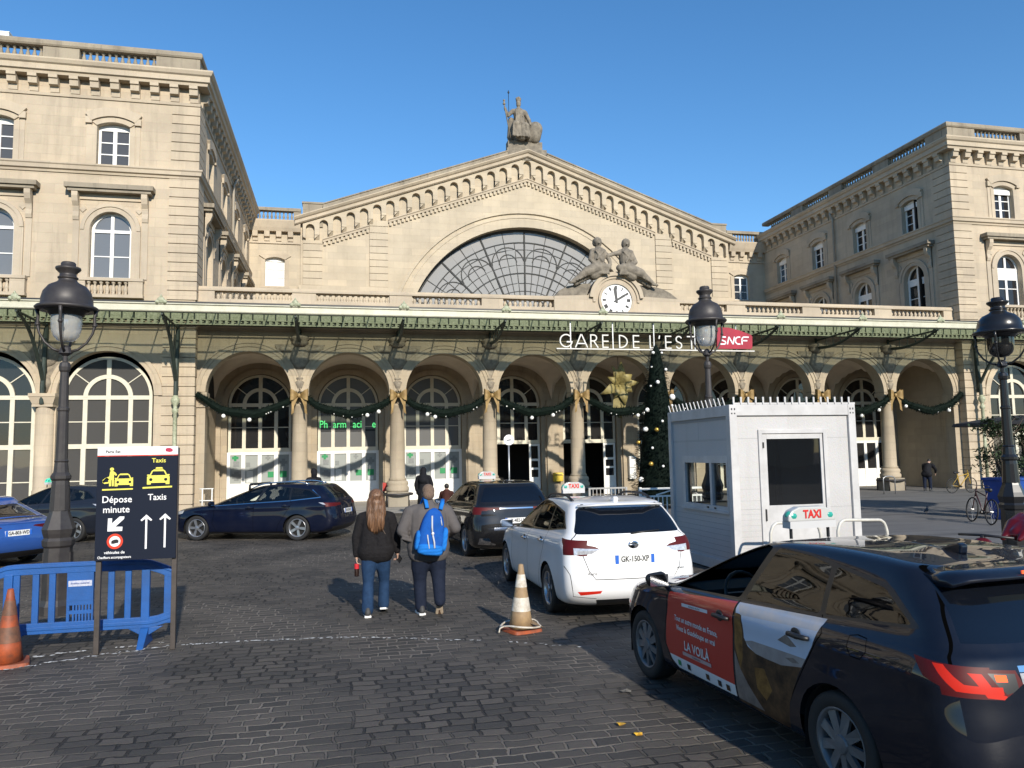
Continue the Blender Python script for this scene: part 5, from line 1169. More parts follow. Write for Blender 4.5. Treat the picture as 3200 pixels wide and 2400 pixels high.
# ---- the other five cars
def rear_common(car, m, s, win, lamps, gate=True):
    zz = lambda p: (p[0], s(0, p[1])[1])
    car.cut([zz(p) for p in win], 'y-', 'rear_window', ncut=.2)
    for axis, poly, nm, over in lamps:
        for k in (-1, 1):
            if axis == 'x': car.cut([s(*p) for p in poly], 'x', nm, side=k, ncut=.2, over=over)
            else: car.cut([(k * p[0], s(0, p[1])[1]) for p in poly], 'y-', nm, ncut=.3, over=over)
def white_feat(car, m, s):
    m.update({'bumper': P_WHITE})
    rear_common(car, m, s, rounded([(-.72, 1.07), (.72, 1.07), (.60, 1.37), (-.60, 1.37)], .05),
                [('x', [(-1.93, 1.02), (-2.5, .99), (-2.5, .86), (-2.26, .82)], 'tail_lamp', ('body',)),
                 ('y', [(.95, 1.01), (.86, 1.0), (.5, .93), (.44, .9), (.55, .845), (.95, .82)], 'tail_lamp', ('body',)),
                 ('y', [(.76, .915), (.44, .9), (.55, .845), (.76, .835)], 'reversing_lamp', ('tail_lamp',)),
                 ('y', [(.74, .40), (.44, .41), (.46, .375), (.70, .355)], 'reflector', ('body',)),
                 ('x', strip([(-1.76, 1.44), (-1.95, 1.33), (-2.1, 1.1), (-2.15, 1.0)], .009), 'panel_seam', ('body',)),
                 ('y', strip([(.66, .83), (.60, .65), (.52, .545), (0, .54)], .009), 'panel_seam', ('body',)),
                 ('y', strip([(.88, .72), (.82, .6), (.80, .45), (.78, .34), (.5, .31)], .007), 'panel_seam', ('body',))])
    car.cut([(-.5, .3), (.5, .3), (.44, .17), (-.44, .17)], 'y-', 'diffuser', ncut=.1); m['diffuser'] = BLK
SZ = lambda k, j=1: (lambda y, z: (y * j, z * k))
wl = scale_levels(ESTATE, .985, .99, 1.025)
WCAR, wc, wp = estate('taxi', 'white estate taxi facing the station, seen from behind beside the traffic cone', (7.275, -20.99), 0, P_WHITE, features=white_feat, levels=wl, sc=SZ(1.025, .99), style='five', rimm=ALLOY, wr=.317, rim=.22)
plate(wc, WCAR, 'GK-150-XP', .79); taxi_light(WCAR, 1.525, .25, .38)
for y, z in ((-.05, .87), (-1.02, .93)): handle(wc, WCAR, y, z, CHROME)
rails(wc, WCAR, BLK); fin(wc, WCAR, -1.6, P_WHITE)
g = MB(); p = wc.hitr(0, .96); g.smooth = True
g.lathe([(.062, -.006), (.062, .006), (.05, .01)], p + Vector((0, -.006, 0)), 20, Matrix.Rotation(PI / 2, 3, 'X') @ Matrix.Diagonal((1.15, .8, 1))); g.build('badge', CHROME, WCAR, local=True)
g = MB(); g.smooth = True; g.tube([(0, wc.hitr(0, 1.1).y - .02, 1.1), (.4, wc.hitr(.4, 1.13).y - .015, 1.125)], [.014, .006], 6); g.build('rear_wiper', BLK, WCAR, local=True)
project_text(wc, 'badge_text', 'Auris', .055, -.56, .63, BLK, WCAR, rear=True); project_text(wc, 'badge_text', 'HYBRID', .035, .62, .65, BLK, WCAR, rear=True)
g = MB(); yy = wc.hitr(0, 1.41).y; g.smooth = True; g.tube([(-.58, wc.hitr(-.58, 1.42).y - .03, 1.425), (-.3, yy - .06, 1.447), (0, yy - .07, 1.45), (.3, yy - .06, 1.447), (.58, wc.hitr(.58, 1.42).y - .03, 1.425)], .035, 8, flat=.5); g.build('roof_spoiler', P_WHITE, WCAR, local=True)
# black taxi beyond it
def suv_feat(car, m, s):
    rear_common(car, m, s, rounded([(-.72, 1.09), (.72, 1.09), (.56, 1.36), (-.56, 1.36)], .05),
                [('x', [(-1.98, 1.0), (-2.5, .985), (-2.5, .93), (-2.2, .93)], 'tail_lamp', ('body',)),
                 ('y', [(.95, 1.0), (.36, .985), (.36, .945), (.72, .94), (.74, .86), (.95, .86)], 'tail_lamp', ('body',)),
                 ('y', [(.36, .98), (-.36, .98), (-.36, .955), (.36, .955)], 'chrome_strip', ('body',)),
                 ('y', [(.78, .42), (.6, .42), (.55, .33), (.45, .30), (.45, .27), (.8, .30)], 'chrome_strip', ('body',)),
                 ('y', [(.5, .62), (-.5, .62), (-.5, .56), (.5, .56)], 'chrome_strip', ('body',))])
bl = scale_levels(ESTATE, 1.0, .97, 1.06)
BCAR, bc, bp_ = estate('taxi', 'black taxi ahead of the white estate, with a chrome strip between its tail lamps', (6.98, -14.9), R(5), P_BLACK, features=suv_feat, levels=bl, sc=SZ(1.06, .97), style='five', rimm=ALLOY, wr=.33, rim=.235)
taxi_light(BCAR, 1.59, .0, .42); fin(bc, BCAR, -1.5, P_BLACK); plate(bc, BCAR, 'FR-482-LM', .78)
# dark blue estate crossing the forecourt
def wag_feat(car, m, s):
    rear_common(car, m, s, rounded([(-.72, 1.08), (.72, 1.08), (.56, 1.36), (-.56, 1.36)], .05),
                [('x', [(-1.90, .985), (-2.5, .96), (-2.5, .87), (-2.15, .88)], 'tail_lamp', ('body',)),
                 ('x', [(-1.90, .985), (-2.02, .98), (-2.1, .93), (-2.0, .93)], 'reversing_lamp', ('tail_lamp',)),
                 ('y', [(.95, .97), (.4, .96), (.4, .9), (.95, .87)], 'tail_lamp', ('body',)),
                 ('y', [(.8, .36), (-.8, .36), (-.7, .2), (.7, .2)], 'bumper', ('body',))])
el = scale_levels(ESTATE, 1.02, 1.045, .985)
DCAR, dc_, dp = estate('estate_car', 'dark blue estate car with chrome window line and roof bars, crossing sideways', (1.58, -10.5), R(68.4), P_DKBLUE, features=wag_feat, levels=el, wheels=(1.4, -1.41), sc=SZ(.985, 1.045), style='five', rimm=ALLOY, wr=.325, rim=.23, chrome_line=True)
plate(dc_, DCAR, 'EV-317-KT', .72); rails(dc_, DCAR, CHROME, -1.6, .1)
for y in (.05,):
    g = MB(); g.smooth = True; z = dc_.hitz(0, y).z + .1
    g.tube([(-.6, y, z - .13), (-.6, y, z - .02), (-.54, y, z + .01), (.54, y, z + .01), (.6, y, z - .02), (.6, y, z - .13)], .032, 8); g.build('roof_bar', BLK, DCAR, local=True)
    g = MB(); g.smooth = True; g.tube([(-.6, y - .75, z - .13), (-.6, y - .75, z - .02), (-.54, y - .75, z + .01), (.54, y - .75, z + .01), (.6, y - .75, z - .02), (.6, y - .75, z - .13)], .032, 8); g.build('roof_bar', BLK, DCAR, local=True)
for y, z in ((-.1, .84), (-1.1, .88)): handle(dc_, DCAR, y, z, P_DKBLUE)
# dark hatchback taxi behind the left lamp post
GCAR, gc, gp = estate('taxi', 'dark grey taxi with a green roof light, half hidden by the left lamp post', (-4.1, -8.6), R(66), P_GREY, features=wag_feat, levels=scale_levels(ESTATE, 1.0, .98, 1.02), sc=SZ(1.02, .98), style='five', rimm=ALLOY, wr=.32, rim=.22)
o = taxi_light(GCAR, 1.54, .2, .42); bp2 = [c for c in kids(GCAR) if c.name.startswith('taxi_sign_box')][0]; bp2.data.materials[0] = mat('green_roof_light', (.08, .55, .36), rough=.3, emit=.35)
# blue saloon at the left edge
def blue_feat(car, m, s):
    rear_common(car, m, s, [(-.6, 1.02), (.6, 1.02), (.5, 1.3), (-.5, 1.3)],
                [('x', [(-1.95, .90), (-2.5, .89), (-2.5, .80), (-2.2, .79)], 'tail_lamp', ('body',)),
                 ('y', [(.95, .90), (.35, .88), (.30, .855), (.5, .81), (.95, .79)], 'tail_lamp', ('body',)),
                 ('y', [(.7, .34), (-.7, .34), (-.6, .19), (.6, .19)], 'bumper', ('body',))])
def saloon(l):
    l = list(l); z = l[1]
    if z > 1.0: l[3] = -2.24 + (z - .93) * (2.0 if z < 1.2 else 2.25) ; l[3] = min(l[3], -1.25)
    elif z > .9: l[1] = z * .97
    l[0] *= .96; l[1] *= .96; return tuple(l)
SCAR, sc__, sp_ = estate('saloon_car', 'bright blue saloon car cut off by the left edge of the view', (-4.55, -13.35), R(50), P_BLUE, features=blue_feat, levels=scale_levels(ESTATE, 1.0, 1.0, 1.0, saloon), sc=lambda y, z: (y if y > -1.1 else lerp(-1.1, y, .45), z * .955), style='five', rimm=ALLOY, wr=.32, rim=.22)
plate(sc__, SCAR, 'GA-803-WD', .70)
g = MB(); yy = -2.18; g.smooth = True; g.tube([(-.62, yy + .1, 1.0), (0, yy, 1.015), (.62, yy + .1, 1.0)], .03, 8, flat=.5); g.build('boot_lip', P_BLUE, SCAR, local=True)
# ------------------------------------------------------------------ street lamps
GLOBE = bpy.data.materials.new('lamp_globe'); GLOBE.use_nodes = True; b = GLOBE.node_tree.nodes['Principled BSDF']; b.inputs['Base Color'].default_value = (.62, .62, .6, 1); b.inputs['Roughness'].default_value = .15; b.inputs['Transmission Weight'].default_value = .35; b.inputs['Alpha'].default_value = .62
SMOKED = glass('smoked_globe', (.12, .12, .12), .3, .04, (.02, .02, .02), .5)
def lamp(label, loc, h=1.0, globe=GLOBE, rz=0, im=None, k=1.0):
    im = im or BLACKI
    t = thing('street_lamp', label, 'street lamp', (loc[0], loc[1], 0), rz, 'old lamp posts of the forecourt'); Z = lambda p: [(r * k, z * h) for r, z in p]; Zb = lambda p: [(r * .62 * k, z * h) for r, z in p]; Zs = lambda p: [(r * (.66 if z < 3.7 else 1) * k, z * h) for r, z in p]
    g = MB(); g.lathe(Zb([(.36, 0), (.36, .12), (.33, .16), (.31, .2), (.29, .92), (.33, .95), (.34, 1.02), (.30, 1.06), (.33, 1.12), (.35, 1.18), (.3, 1.26), (.22, 1.40), (.205, 1.44)]), n=8)
    for i in range(4): a = i * PI / 2; g.bar((.172 * k * math.cos(a), .172 * k * math.sin(a), .3 * h), (.168 * k * math.cos(a), .168 * k * math.sin(a), .85 * h), .13, .02, (math.cos(a), math.sin(a), 0))
    g.build('base', im, t, local=True)
    g = MB(); g.lathe(Zs([(.2, 1.44), (.175, 1.8), (.165, 1.86), (.2, 1.89), (.2, 1.93), (.15, 1.98), (.13, 2.1), (.125, 2.12), (.14, 2.14), (.122, 2.16), (.105, 2.85), (.12, 2.87), (.12, 2.9), (.1, 2.92), (.085, 3.42), (.11, 3.45), (.12, 3.5), (.1, 3.56), (.05, 3.58), (.05, 3.66), (.09, 3.7), (.07, 3.78), (.02, 3.82)]), n=12); g.build('shaft', im, t, local=True)
    g = MB(); g.smooth = True; g.lathe(Z([(.40, 4.33), (.42, 4.36), (.40, 4.385), (.345, 4.41), (.34, 4.5), (.315, 4.6), (.25, 4.69), (.15, 4.745), (.125, 4.77), (.12, 4.8), (.135, 4.805), (.135, 4.825), (.115, 4.83), (.11, 4.88), (.16, 4.93), (.17, 4.95), (.165, 4.97), (.1, 4.975), (.1, 5.03), (.085, 5.05), (.01, 5.055)]), n=24); g.lathe(Z([(.3, 4.33), (.25, 4.3), (.22, 4.25), (.01, 4.26)]), n=20); g.build('hood', im, t, local=True)
    g = MB(); g.smooth = True; g.lathe(Z([(.205, 4.31), (.205, 4.15), (.195, 4.03), (.17, 3.95), (.11, 3.885), (.01, 3.865)]), n=24, caps=False); o = g.build('globe', globe, t, local=True)
    g = MB(); g.smooth = True; g.lathe(Z([(.02, 4.26), (.03, 4.2), (.03, 4.1), (.01, 4.05)]), n=8); g.build('burner', CHROME, o, local=True)
    for i in range(4):
        a = i * PI / 2 + .1; c, s = math.cos(a), math.sin(a); g = MB(); g.smooth = True
        pts = [(.05, 3.72), (.16, 3.76), (.27, 3.86), (.345, 4.0), (.37, 4.12), (.365, 4.25), (.385, 4.34)]
        g.tube([(r * k * c, r * k * s, z * h) for r, z in pts], [.022, .02, .018, .018, .024, .022, .03], 7); g.ball((.37 * k * c, .37 * k * s, 4.12 * h), .035, 6); g.build('arm', im, t, local=True)
    return t
lamp('grey lamp post with pale globe behind the blue barrier, in front of the left wing', (-.25, -20.31))
lamp('grey lamp post rising from behind the white kiosk, over the station name', (11.66, -16.9), 1.15, k=1.1)
lamp('glossy black lamp post at the right edge beside the blue planter', (16.08, -20.3), .985, SMOKED, .5, mat('black_gloss_iron', (.012, .012, .013), rough=.28), 1.12)
# ------------------------------------------------------------------ direction sign
sg = thing('direction_sign', 'dark blue board on two posts with drop-off and taxi pictograms and white arrows', 'sign', (1.42, -23, 0))
POSTM = mat('post_brown', (.075, .062, .055), (.055, .046, .04), 9, .5, .2); NAVY = mat('sign_navy', (.008, .012, .024), rough=.6, spec=.15); SW = mat('sign_white', (.78, .77, .77), rough=.4); SY = mat('sign_yellow', (.72, .66, .10), rough=.45); SR = mat('sign_red', (.72, .05, .02), rough=.4)
for x in (1.032, 1.822): g = MB(); g.box(x - .027, x + .027, -23.02, -22.97, 0, 2.27); g.build('post', POSTM, sg, bevel=.004)
g = MB(); g.box(1.0, 1.842, -23.055, -23.021, 1.02, 2.18); bd = g.build('board', NAVY, sg, bevel=.003)
g = MB(); g.box(1.0, 1.842, -23.057, -23.021, 2.19, 2.285); hd = g.build('header', SW, sg, bevel=.003)
g = MB(); g.box(1.0, 1.842, -23.0565, -23.021, 2.181, 2.1895); g.build('header_line', SR, hd)
SX = lambda x: 1.0 + (x - 62) / 590 * .842; SZ_ = lambda y: 2.285 - (y - 62) / 835 * 1.265; YS = -23.058
def sgn_poly(name, poly, m, d=0, par=None): g = MB(); g.prism([(SX(a), SZ_(b)) for a, b in poly], lambda p: (p[0], YS - d, p[1]), lambda p: (p[0], YS + .002, p[1])); return g.build(name, m, par or bd)
def sgn_text(tx, x, y, size, m, par=None, bold=.001, sx=1): o = text('lettering', tx, size, m, par or bd, (0, 0, 0), bold=bold, sx=sx, extrude=.0008); o.location = Vector((SX(x), YS - .001, SZ_(y))) - Vector((1.42, -23, 0)); return o
sgn_text('Dépose', 213, 452, .105, SW, sx=.95); sgn_text('minute', 210, 526, .105, SW, sx=.95); sgn_text('Taxis', 507, 442, .098, SW, sx=.95); sgn_text('Taxis', 513, 168, .07, SY)
sgn_text('véhicules de', 205, 838, .043, SW, bold=.0008); sgn_text('Chauffeurs accompagnateurs', 205, 873, .038, SW, bold=.0006, sx=.78)
sgn_text('Paris Est', 175, 98, .045, BLK, hd); sgn_poly('logo', [(562, 100), (560, 80), (578, 73), (600, 76), (616, 88), (612, 102), (590, 106)], mat('logo_red', (.4, .02, .06), rough=.4), 0, hd)
for a, b_ in ((103, 326), (397, 615)): sgn_poly('underline', [(a, 372 if a < 200 else 364), (b_, 370 if a < 200 else 359), (b_, 380 if a < 200 else 371), (a, 383 if a < 200 else 376)], SY)
def icon_car(x0, x1, y0, y1, roof=False):
    f = lambda a, b_: (lerp(x0, x1, a), lerp(y0, y1, b_))
    o = sgn_poly('pictogram', [f(*p) for p in ((0, .5), (.04, .44), (-.01, .4), (.02, .34), (.12, .36), (.2, .12), (.3, .02), (.7, .02), (.8, .12), (.88, .36), (.98, .34), (1.01, .4), (.96, .44), (1, .5), (1, 1), (.83, 1), (.83, .9), (.17, .9), (.17, 1), (0, 1))], SY)
    sgn_poly('windscreen', [f(*p) for p in ((.17, .4), (.26, .14), (.74, .14), (.83, .4))], NAVY, .002, bd)
    for a in (.17, .83): sgn_poly('headlight', [f(a + .075 * math.cos(t), .68 + .1 * math.sin(t)) for t in [2 * PI * i / 10 for i in range(10)]], NAVY, .002, bd)
    if roof: sgn_poly('roof_light', [f(*p) for p in ((.36, -.02), (.4, -.12), (.66, -.12), (.7, -.02))], SY)
icon_car(192, 326, 258, 354); icon_car(428, 595, 232, 346, True)
sgn_poly('pictogram', [(157, 245), (163, 240), (178, 240), (196, 252), (208, 268), (200, 276), (186, 264), (186, 352), (172, 352), (171, 305), (167, 305), (166, 352), (152, 352), (154, 300), (122, 322), (110, 328), (105, 312), (128, 290), (152, 280)], SY)
sgn_poly('pictogram', [(170 + 15 * math.cos(t), 227 + 13 * math.sin(t)) for t in [2 * PI * i / 12 for i in range(12)]], SY)
sgn_poly('pictogram', [(104, 306), (125, 290), (140, 290), (152, 300), (152, 330), (118, 334), (106, 326)], SY); sgn_poly('car_window', [(114, 310), (128, 298), (146, 302), (146, 320), (118, 322)], NAVY, .002)
sgn_poly('arrow', [(150, 683), (152, 588), (182, 588), (180, 626), (236, 576), (270, 577), (268, 594), (206, 650), (258, 652), (256, 682)], SW)
for x, yt, yb in ((431, 568, 820), (569, 564, 815)): sgn_poly('arrow', [(x - 7, yb), (x - 7, yt + 30), (x - 34, yt + 48), (x - 43, yt + 40), (x, yt), (x + 43, yt + 40), (x + 34, yt + 48), (x + 7, yt + 30), (x + 7, yb)], SW)
for r_, m_, d in ((58, SR, 0), (40, SW, .002)): sgn_poly('prohibition_disc', [(206 + r_ * math.cos(t), 757 + r_ * .96 * math.sin(t)) for t in [2 * PI * i / 32 for i in range(32)]], m_, d)
sgn_poly('car_symbol', [(180, 764), (182, 752), (200, 744), (222, 742), (234, 752), (232, 768), (216, 770), (200, 774), (182, 774)], BLK, .004)
# ------------------------------------------------------------------ blue barrier
BP = mat('blue_plastic', (.010, .092, .33), (.012, .07, .235), 3.5, .5, detail=9, bump=.15, bscale=60)
ba = thing('crowd_barrier', 'bright blue plastic barrier with upright slats behind the sign board', 'barrier', (.75, -22.7, 0))
def topz(x): u = (x - .75) / 1.0; return .985 - .012 * u * u - .12 * max(0, abs(u) - .72) ** 1.2 * 4
g = MB(); n = 24; yb, yf = -22.675, -22.725
xs = [-.25 + 2.0 * i / n for i in range(n + 1)]
def band(z0f, z1f, y0, y1):
    vs = [(x, y, z) for x in xs for y in (y0, y1) for z in (z0f(x), z1f(x))]; k = 4
    g.add(vs, [q for i in range(n) for q in ((4 * i, 4 * i + 1, 4 * i + 5, 4 * i + 4), (4 * i + 2, 4 * i + 3, 4 * i + 7, 4 * i + 6), (4 * i, 4 * i + 2, 4 * i + 6, 4 * i + 4), (4 * i + 1, 4 * i + 3, 4 * i + 7, 4 * i + 5))] + [(0, 1, 3, 2), (4 * n, 4 * n + 1, 4 * n + 3, 4 * n + 2)])
band(lambda x: topz(x) - .12, topz, yf, yb); band(lambda x: topz(x) - .05, lambda x: topz(x) - .02, yf - .012, yf)
lowz = lambda x: .2 + .06 * max(0, abs(x - .75) - .8) / .2
band(lowz, lambda x: lowz(x) + .12, yf, yb); band(lambda x: lowz(x) + .04, lambda x: lowz(x) + .08, yf - .01, yf)
for x in (-.2, 1.7): g.box(x - .04, x + .04, yf + .002, yb - .002, .24, topz(x) - .05)
fr_ = g.build('frame', BP, ba, bevel=.008)
for x in (.11, .305, .475, 1.09, 1.27): g = MB(); g.box(x - .034, x + .034, yf + .006, yb - .006, .3, topz(x) - .1); g.build('slat', BP, ba, bevel=.008)
for x in (1.46, .03):
    g = MB(); g.box(x - .045, x + .045, yf - .006, yb + .002, .26, topz(x) - .1); g.prism([(x - .2, .21), (x + .2, .21), (x + .05, .12), (x - .05, .12)], lambda p: (p[0], yf + .004, p[1]), lambda p: (p[0], yb - .004, p[1]))
    g.hexa([(x - .035, -22.95, 0), (x + .035, -22.95, 0), (x - .035, -22.45, 0), (x + .035, -22.45, 0), (x - .045, -22.74, .2), (x + .045, -22.74, .2), (x - .045, -22.66, .2), (x + .045, -22.66, .2)]); g.build('foot', BP, ba, bevel=.008)
g = MB(); g.box(.63, .905, yf + .004, yb - .004, .55, .88); g.box(.63, .66, yf + .006, yb - .006, .3, .55)
for i in range(7): x = .69 + i * .033; g.box(x, x + .018, yf + .01, yb - .01, .32, .52)
g.box(.66, .905, yf + .008, yb - .008, .40, .44); g.box(.66, .905, yf + .008, yb - .008, .50, .55); pn = g.build('label_panel', BP, ba)
g = MB(); g.box(.645, .89, yf + .001, yf + .004, .71, .775); g.build('label', mat('barrier_label', (.55, .55, .6), (.3, .35, .5), 60, .5), pn)
text('lettering', 'location matériel', .028, mat('label_ink', (.05, .1, .3)), pn, (.767 - .75, yf - .001 + 22.7, .745))
# ------------------------------------------------------------------ traffic cones
CO = mat('cone_orange', (.38, .075, .02), (.16, .05, .025), 7, .6); COT = mat('cone_faded', (.36, .24, .12), (.24, .16, .09), 8, .65); COW = mat('cone_band_white', (.66, .62, .54), (.42, .36, .28), 12, .6); COG = mat('cone_band_dirty', (.2, .08, .04), (.1, .05, .03), 10, .6)
def cone(label, x, y, cm, wm, tilt, torn=False):
    t = thing('traffic_cone', label, 'traffic cone', (x, y, 0), .4, 'traffic cones'); t.rotation_euler = (0, tilt, .35)
    rr = lambda z: lerp(.145, .028, (z - .04) / .75)
    g = MB(); g.smooth = True; g.lathe([(rr(z), z) for z in (.04, .2, .4, .6, .7, .785)] + [(.02, .79), (.018, .77)], n=24); b_ = g.build('cone_body', cm, t, local=True)
    for z0, z1 in ((.24, .40), (.52, .67)): g = MB(); g.smooth = True; g.lathe([(rr(z0) + .003, z0), (rr(z1) + .003, z1)], n=24, caps=False); g.build('band', wm, b_, local=True)
    g = MB(); g.prism(rounded([(-.2, -.2), (.2, -.2), (.2, .2), (-.2, .2)], .06), lambda p: (p[0], p[1], 0), lambda p: (p[0] * .97, p[1] * .97, .035)); g.build('foot', CO if torn else cm, t, local=True)
    if torn:
        g = MB(); g.smooth = True; pts = [(.24 * math.cos(a) * (1 + .1 * math.sin(5 * a)), .24 * math.sin(a) * (1 + .12 * math.cos(3 * a)), .075 + .02 * math.sin(2 * a)) for a in [2 * PI * i / 20 for i in range(20)]]
        g.tube(pts, .012, 6, closed=True); g.tube([pts[10], (-.3, .0, .06), (-.33, -.03, .02)], .009, 6); g.build('torn_rim', COW, t, local=True)
        g = MB(); g.add([(.05, -.14, .1), (.2, -.2, .05), (.22, .1, .09), (.12, .1, .12)], [(0, 1, 2, 3)]); g.build('flap', COT, t, local=True)
cone('dirty orange traffic cone with darkened bands at the left edge', .235, -23.2, CO, COG, 0)
cone('faded traffic cone with white bands and a torn foot, alone near the white taxi', 5.8, -23.27, COT, COW, .02, True)
# ------------------------------------------------------------------ kiosk
KW = stone('kiosk_panel', (.50, .49, .48), (.46, .45, .44), bw=9, bh=9, streak=.3, dirt=(.3, .275, .24)); KW.node_tree.nodes['Principled BSDF'].inputs['Roughness'].default_value = .5; KF = mat('kiosk_frame', (.54, .53, .52), (.44, .43, .42), 3, .4, detail=8); KG = mat('panel_joint', (.3, .3, .3), rough=.8)
ki = thing('kiosk', 'white prefabricated cabin with a dark glazed door and a row of spikes on its roof', 'kiosk', (11.42, -19.2, 0)); x0, x1, y0, y1, zt = 10.185, 12.65, -20.5, -17.95, 2.905
for x in (x0, x1 - .14):
    for y in (y0, y1 - .14): g = MB(); g.box(x, x + .14, y, y + .14, .02, zt); g.build('corner_post', KF, ki, bevel=.006)
for z0, z1 in ((.02, .2), (2.715, zt - .004)):
    g = MB(); g.box(x0 + .14, x1 - .14, y0 + .006, y0 + .12, z0, z1); g.box(x0 + .14, x1 - .14, y1 - .12, y1 - .006, z0, z1); g.box(x0 + .006, x0 + .12, y0 + .14, y1 - .14, z0, z1); g.box(x1 - .12, x1 - .006, y0 + .14, y1 - .14, z0, z1); g.build('ring_beam', KF, ki, bevel=.006)
g = MB(); g.box(x0 + .02, x1 - .02, y0 + .02, y1 - .02, zt - .02, zt); g.build('roof', KF, ki)
fk = Fr((0, y0 + .05, 0), (1, 0, 0), (0, -1, 0)); fl = Fr((x0 + .05, 0, 0), (0, -1, 0), (-1, 0, 0)); fb = Fr((x1 - .05, 0, 0), (0, 1, 0), (1, 0, 0)); fh = Fr((0, y1 - .05, 0), (-1, 0, 0), (0, 1, 0))
q4 = lambda a, b_, c, d: [(a, c), (b_, c), (b_, d), (a, d)]
g = MB(); panel(g, fk, q4(x0 + .1, x1 - .1, .1, 2.75), [q4(10.76, 12.035, .2, 2.44)], 0, .08)
panel(g, fl, q4(18.05, 20.4, .1, 2.75), [q4(18.5, 20.3, 1.06, 2.03)], 0, .08); panel(g, fb, q4(-20.4, -18.05, .1, 2.75), [], 0); panel(g, fh, q4(-12.55, -10.28, .1, 2.75), [q4(-12.2, -10.6, 1.1, 2.1)], 0, .08)
g.build('wall', KW, ki)
g = MB()
for z in (2.32, 1.104): fbox(g, fk, x0 + .14, 10.75, z - .003, z + .003, 0, .002); fbox(g, fk, 12.045, x1 - .14, z - .003, z + .003, 0, .002)
for z in [.26 + .095 * i for i in range(9)] + [1.25, 1.45, 1.65]: fbox(g, fk, x0 + .14, 10.75, z - .0015, z + .0015, 0, .0015)
for z in [.26 + .095 * i for i in range(9)]: fbox(g, fl, 18.09, 20.36, z - .003, z + .003, 0, .002)
for z in (2.32, 2.3): fbox(g, fl, 18.09, 20.36, z - .003, z + .003, 0, .003)
fbox(g, fl, 19.2, 19.206, 2.32, 2.71, 0, .002); fbox(g, fl, 18.09, 20.36, 2.66, 2.714, 0, .012)
j_ = g.build('panel_joint', KG, ki)
for x in (x0 + .045, x0 + .1, x1 - .1, x1 - .045):
    g = MB(); g.box(x - .012, x + .012, y0 - .002, y0 + .01, 2.74, 2.765); g.box(x - .012, x + .012, y0 - .002, y0 + .01, 2.81, 2.845); g.build('bolt', BLK, ki)
g = MB()
for a, b_, c, d in ((10.73, 10.8, .2, 2.47), (11.995, 12.065, .2, 2.47), (10.8, 11.995, 2.4, 2.47)): fbox(g, fk, a, b_, c, d, -.05, .03)
g.build('door_frame', KF, ki, bevel=.004)
g = MB()
for a, b_, c, d in ((10.81, 10.89, .22, 2.39), (11.935, 11.985, .22, 2.39), (10.89, 11.935, 2.305, 2.39), (10.89, 11.935, .22, 1.16)): fbox(g, fk, a, b_, c, d, -.04, .01)
dr = g.build('door', KF, ki, bevel=.003); pane_of(fk, q4(10.89, 11.935, 1.16, 2.305), -.015, glass('kiosk_glass', (.2, .21, .22), .2, .02, (.012, .013, .015), .5), dr)
g = MB()
for z in (.9, 1.0, 2.15): fbox(g, fk, 10.795, 10.825, z, z + .1, .012, .04)
fbox(g, fk, 11.94, 11.97, 1.0, 1.1, .01, .05); g.build('hinge', BLK, dr)
g = MB()
for a, b_, c, d in ((18.5, 18.6, 1.06, 2.03), (20.24, 20.3, 1.06, 2.03), (18.6, 20.24, 1.06, 1.14), (18.6, 20.24, 1.9, 2.03), (19.62, 19.7, 1.14, 1.9)): fbox(g, fl, a, b_, c, d, -.05, .02)
fbox(g, fl, 18.45, 20.35, 1.02, 1.06, -.02, .05)
wd = g.build('sliding_window', KF, ki); pane_of(fl, q4(18.6, 20.24, 1.14, 1.9), -.03, CGLASSC, wd)
g = MB()
for a in (19.5, 19.78): fbox(g, fl, a, a + .05, 1.085, 1.11, .02, .04)
g.build('latch', BLK, wd)
for z in (.03, .07): g = MB(); g.box(x0 + .145, x1 - .145, y0 - .001, y0 + .004, .205 + z, .2055 + z + .03); g.build('skirting', mat('kiosk_grime_%d' % int(z * 100), (.3, .28, .25), (.46, .45, .43), 11, .8), ki)
g = MB(); g.box(x0 + .12, x1 - .12, y0 + .12, y1 - .12, .12, .16); g.box(x0 + .3, x0 + 1.1, y1 - .8, y1 - .2, .16, .9); g.build('interior', mat('kiosk_inside', (.3, .3, .3), rough=.9), ki)
for i in range(17): x = x0 + .1 + i * (x1 - x0 - .2) / 16; g = MB(); g.box(x - .008, x + .024, y0 + .03, y0 + .045, zt - .03, zt + .135); g.box(x - .008, x + .12, y0 + .02, y0 + .034, zt + .002, zt + .035); g.build('spike', KF, ki)
for i in range(15): y = y0 + .2 + i * (y1 - y0 - .3) / 14; g = MB(); g.hexa([(x0 + .03, y, zt - .03), (x0 + .045, y, zt - .03), (x0 + .03, y + .04, zt - .03), (x0 + .045, y + .04, zt - .03), (x0 - .01, y + .02, zt + .14), (x0 + .005, y + .02, zt + .14), (x0 - .01, y + .045, zt + .14), (x0 + .005, y + .045, zt + .14)]); g.build('spike', KF, ki)
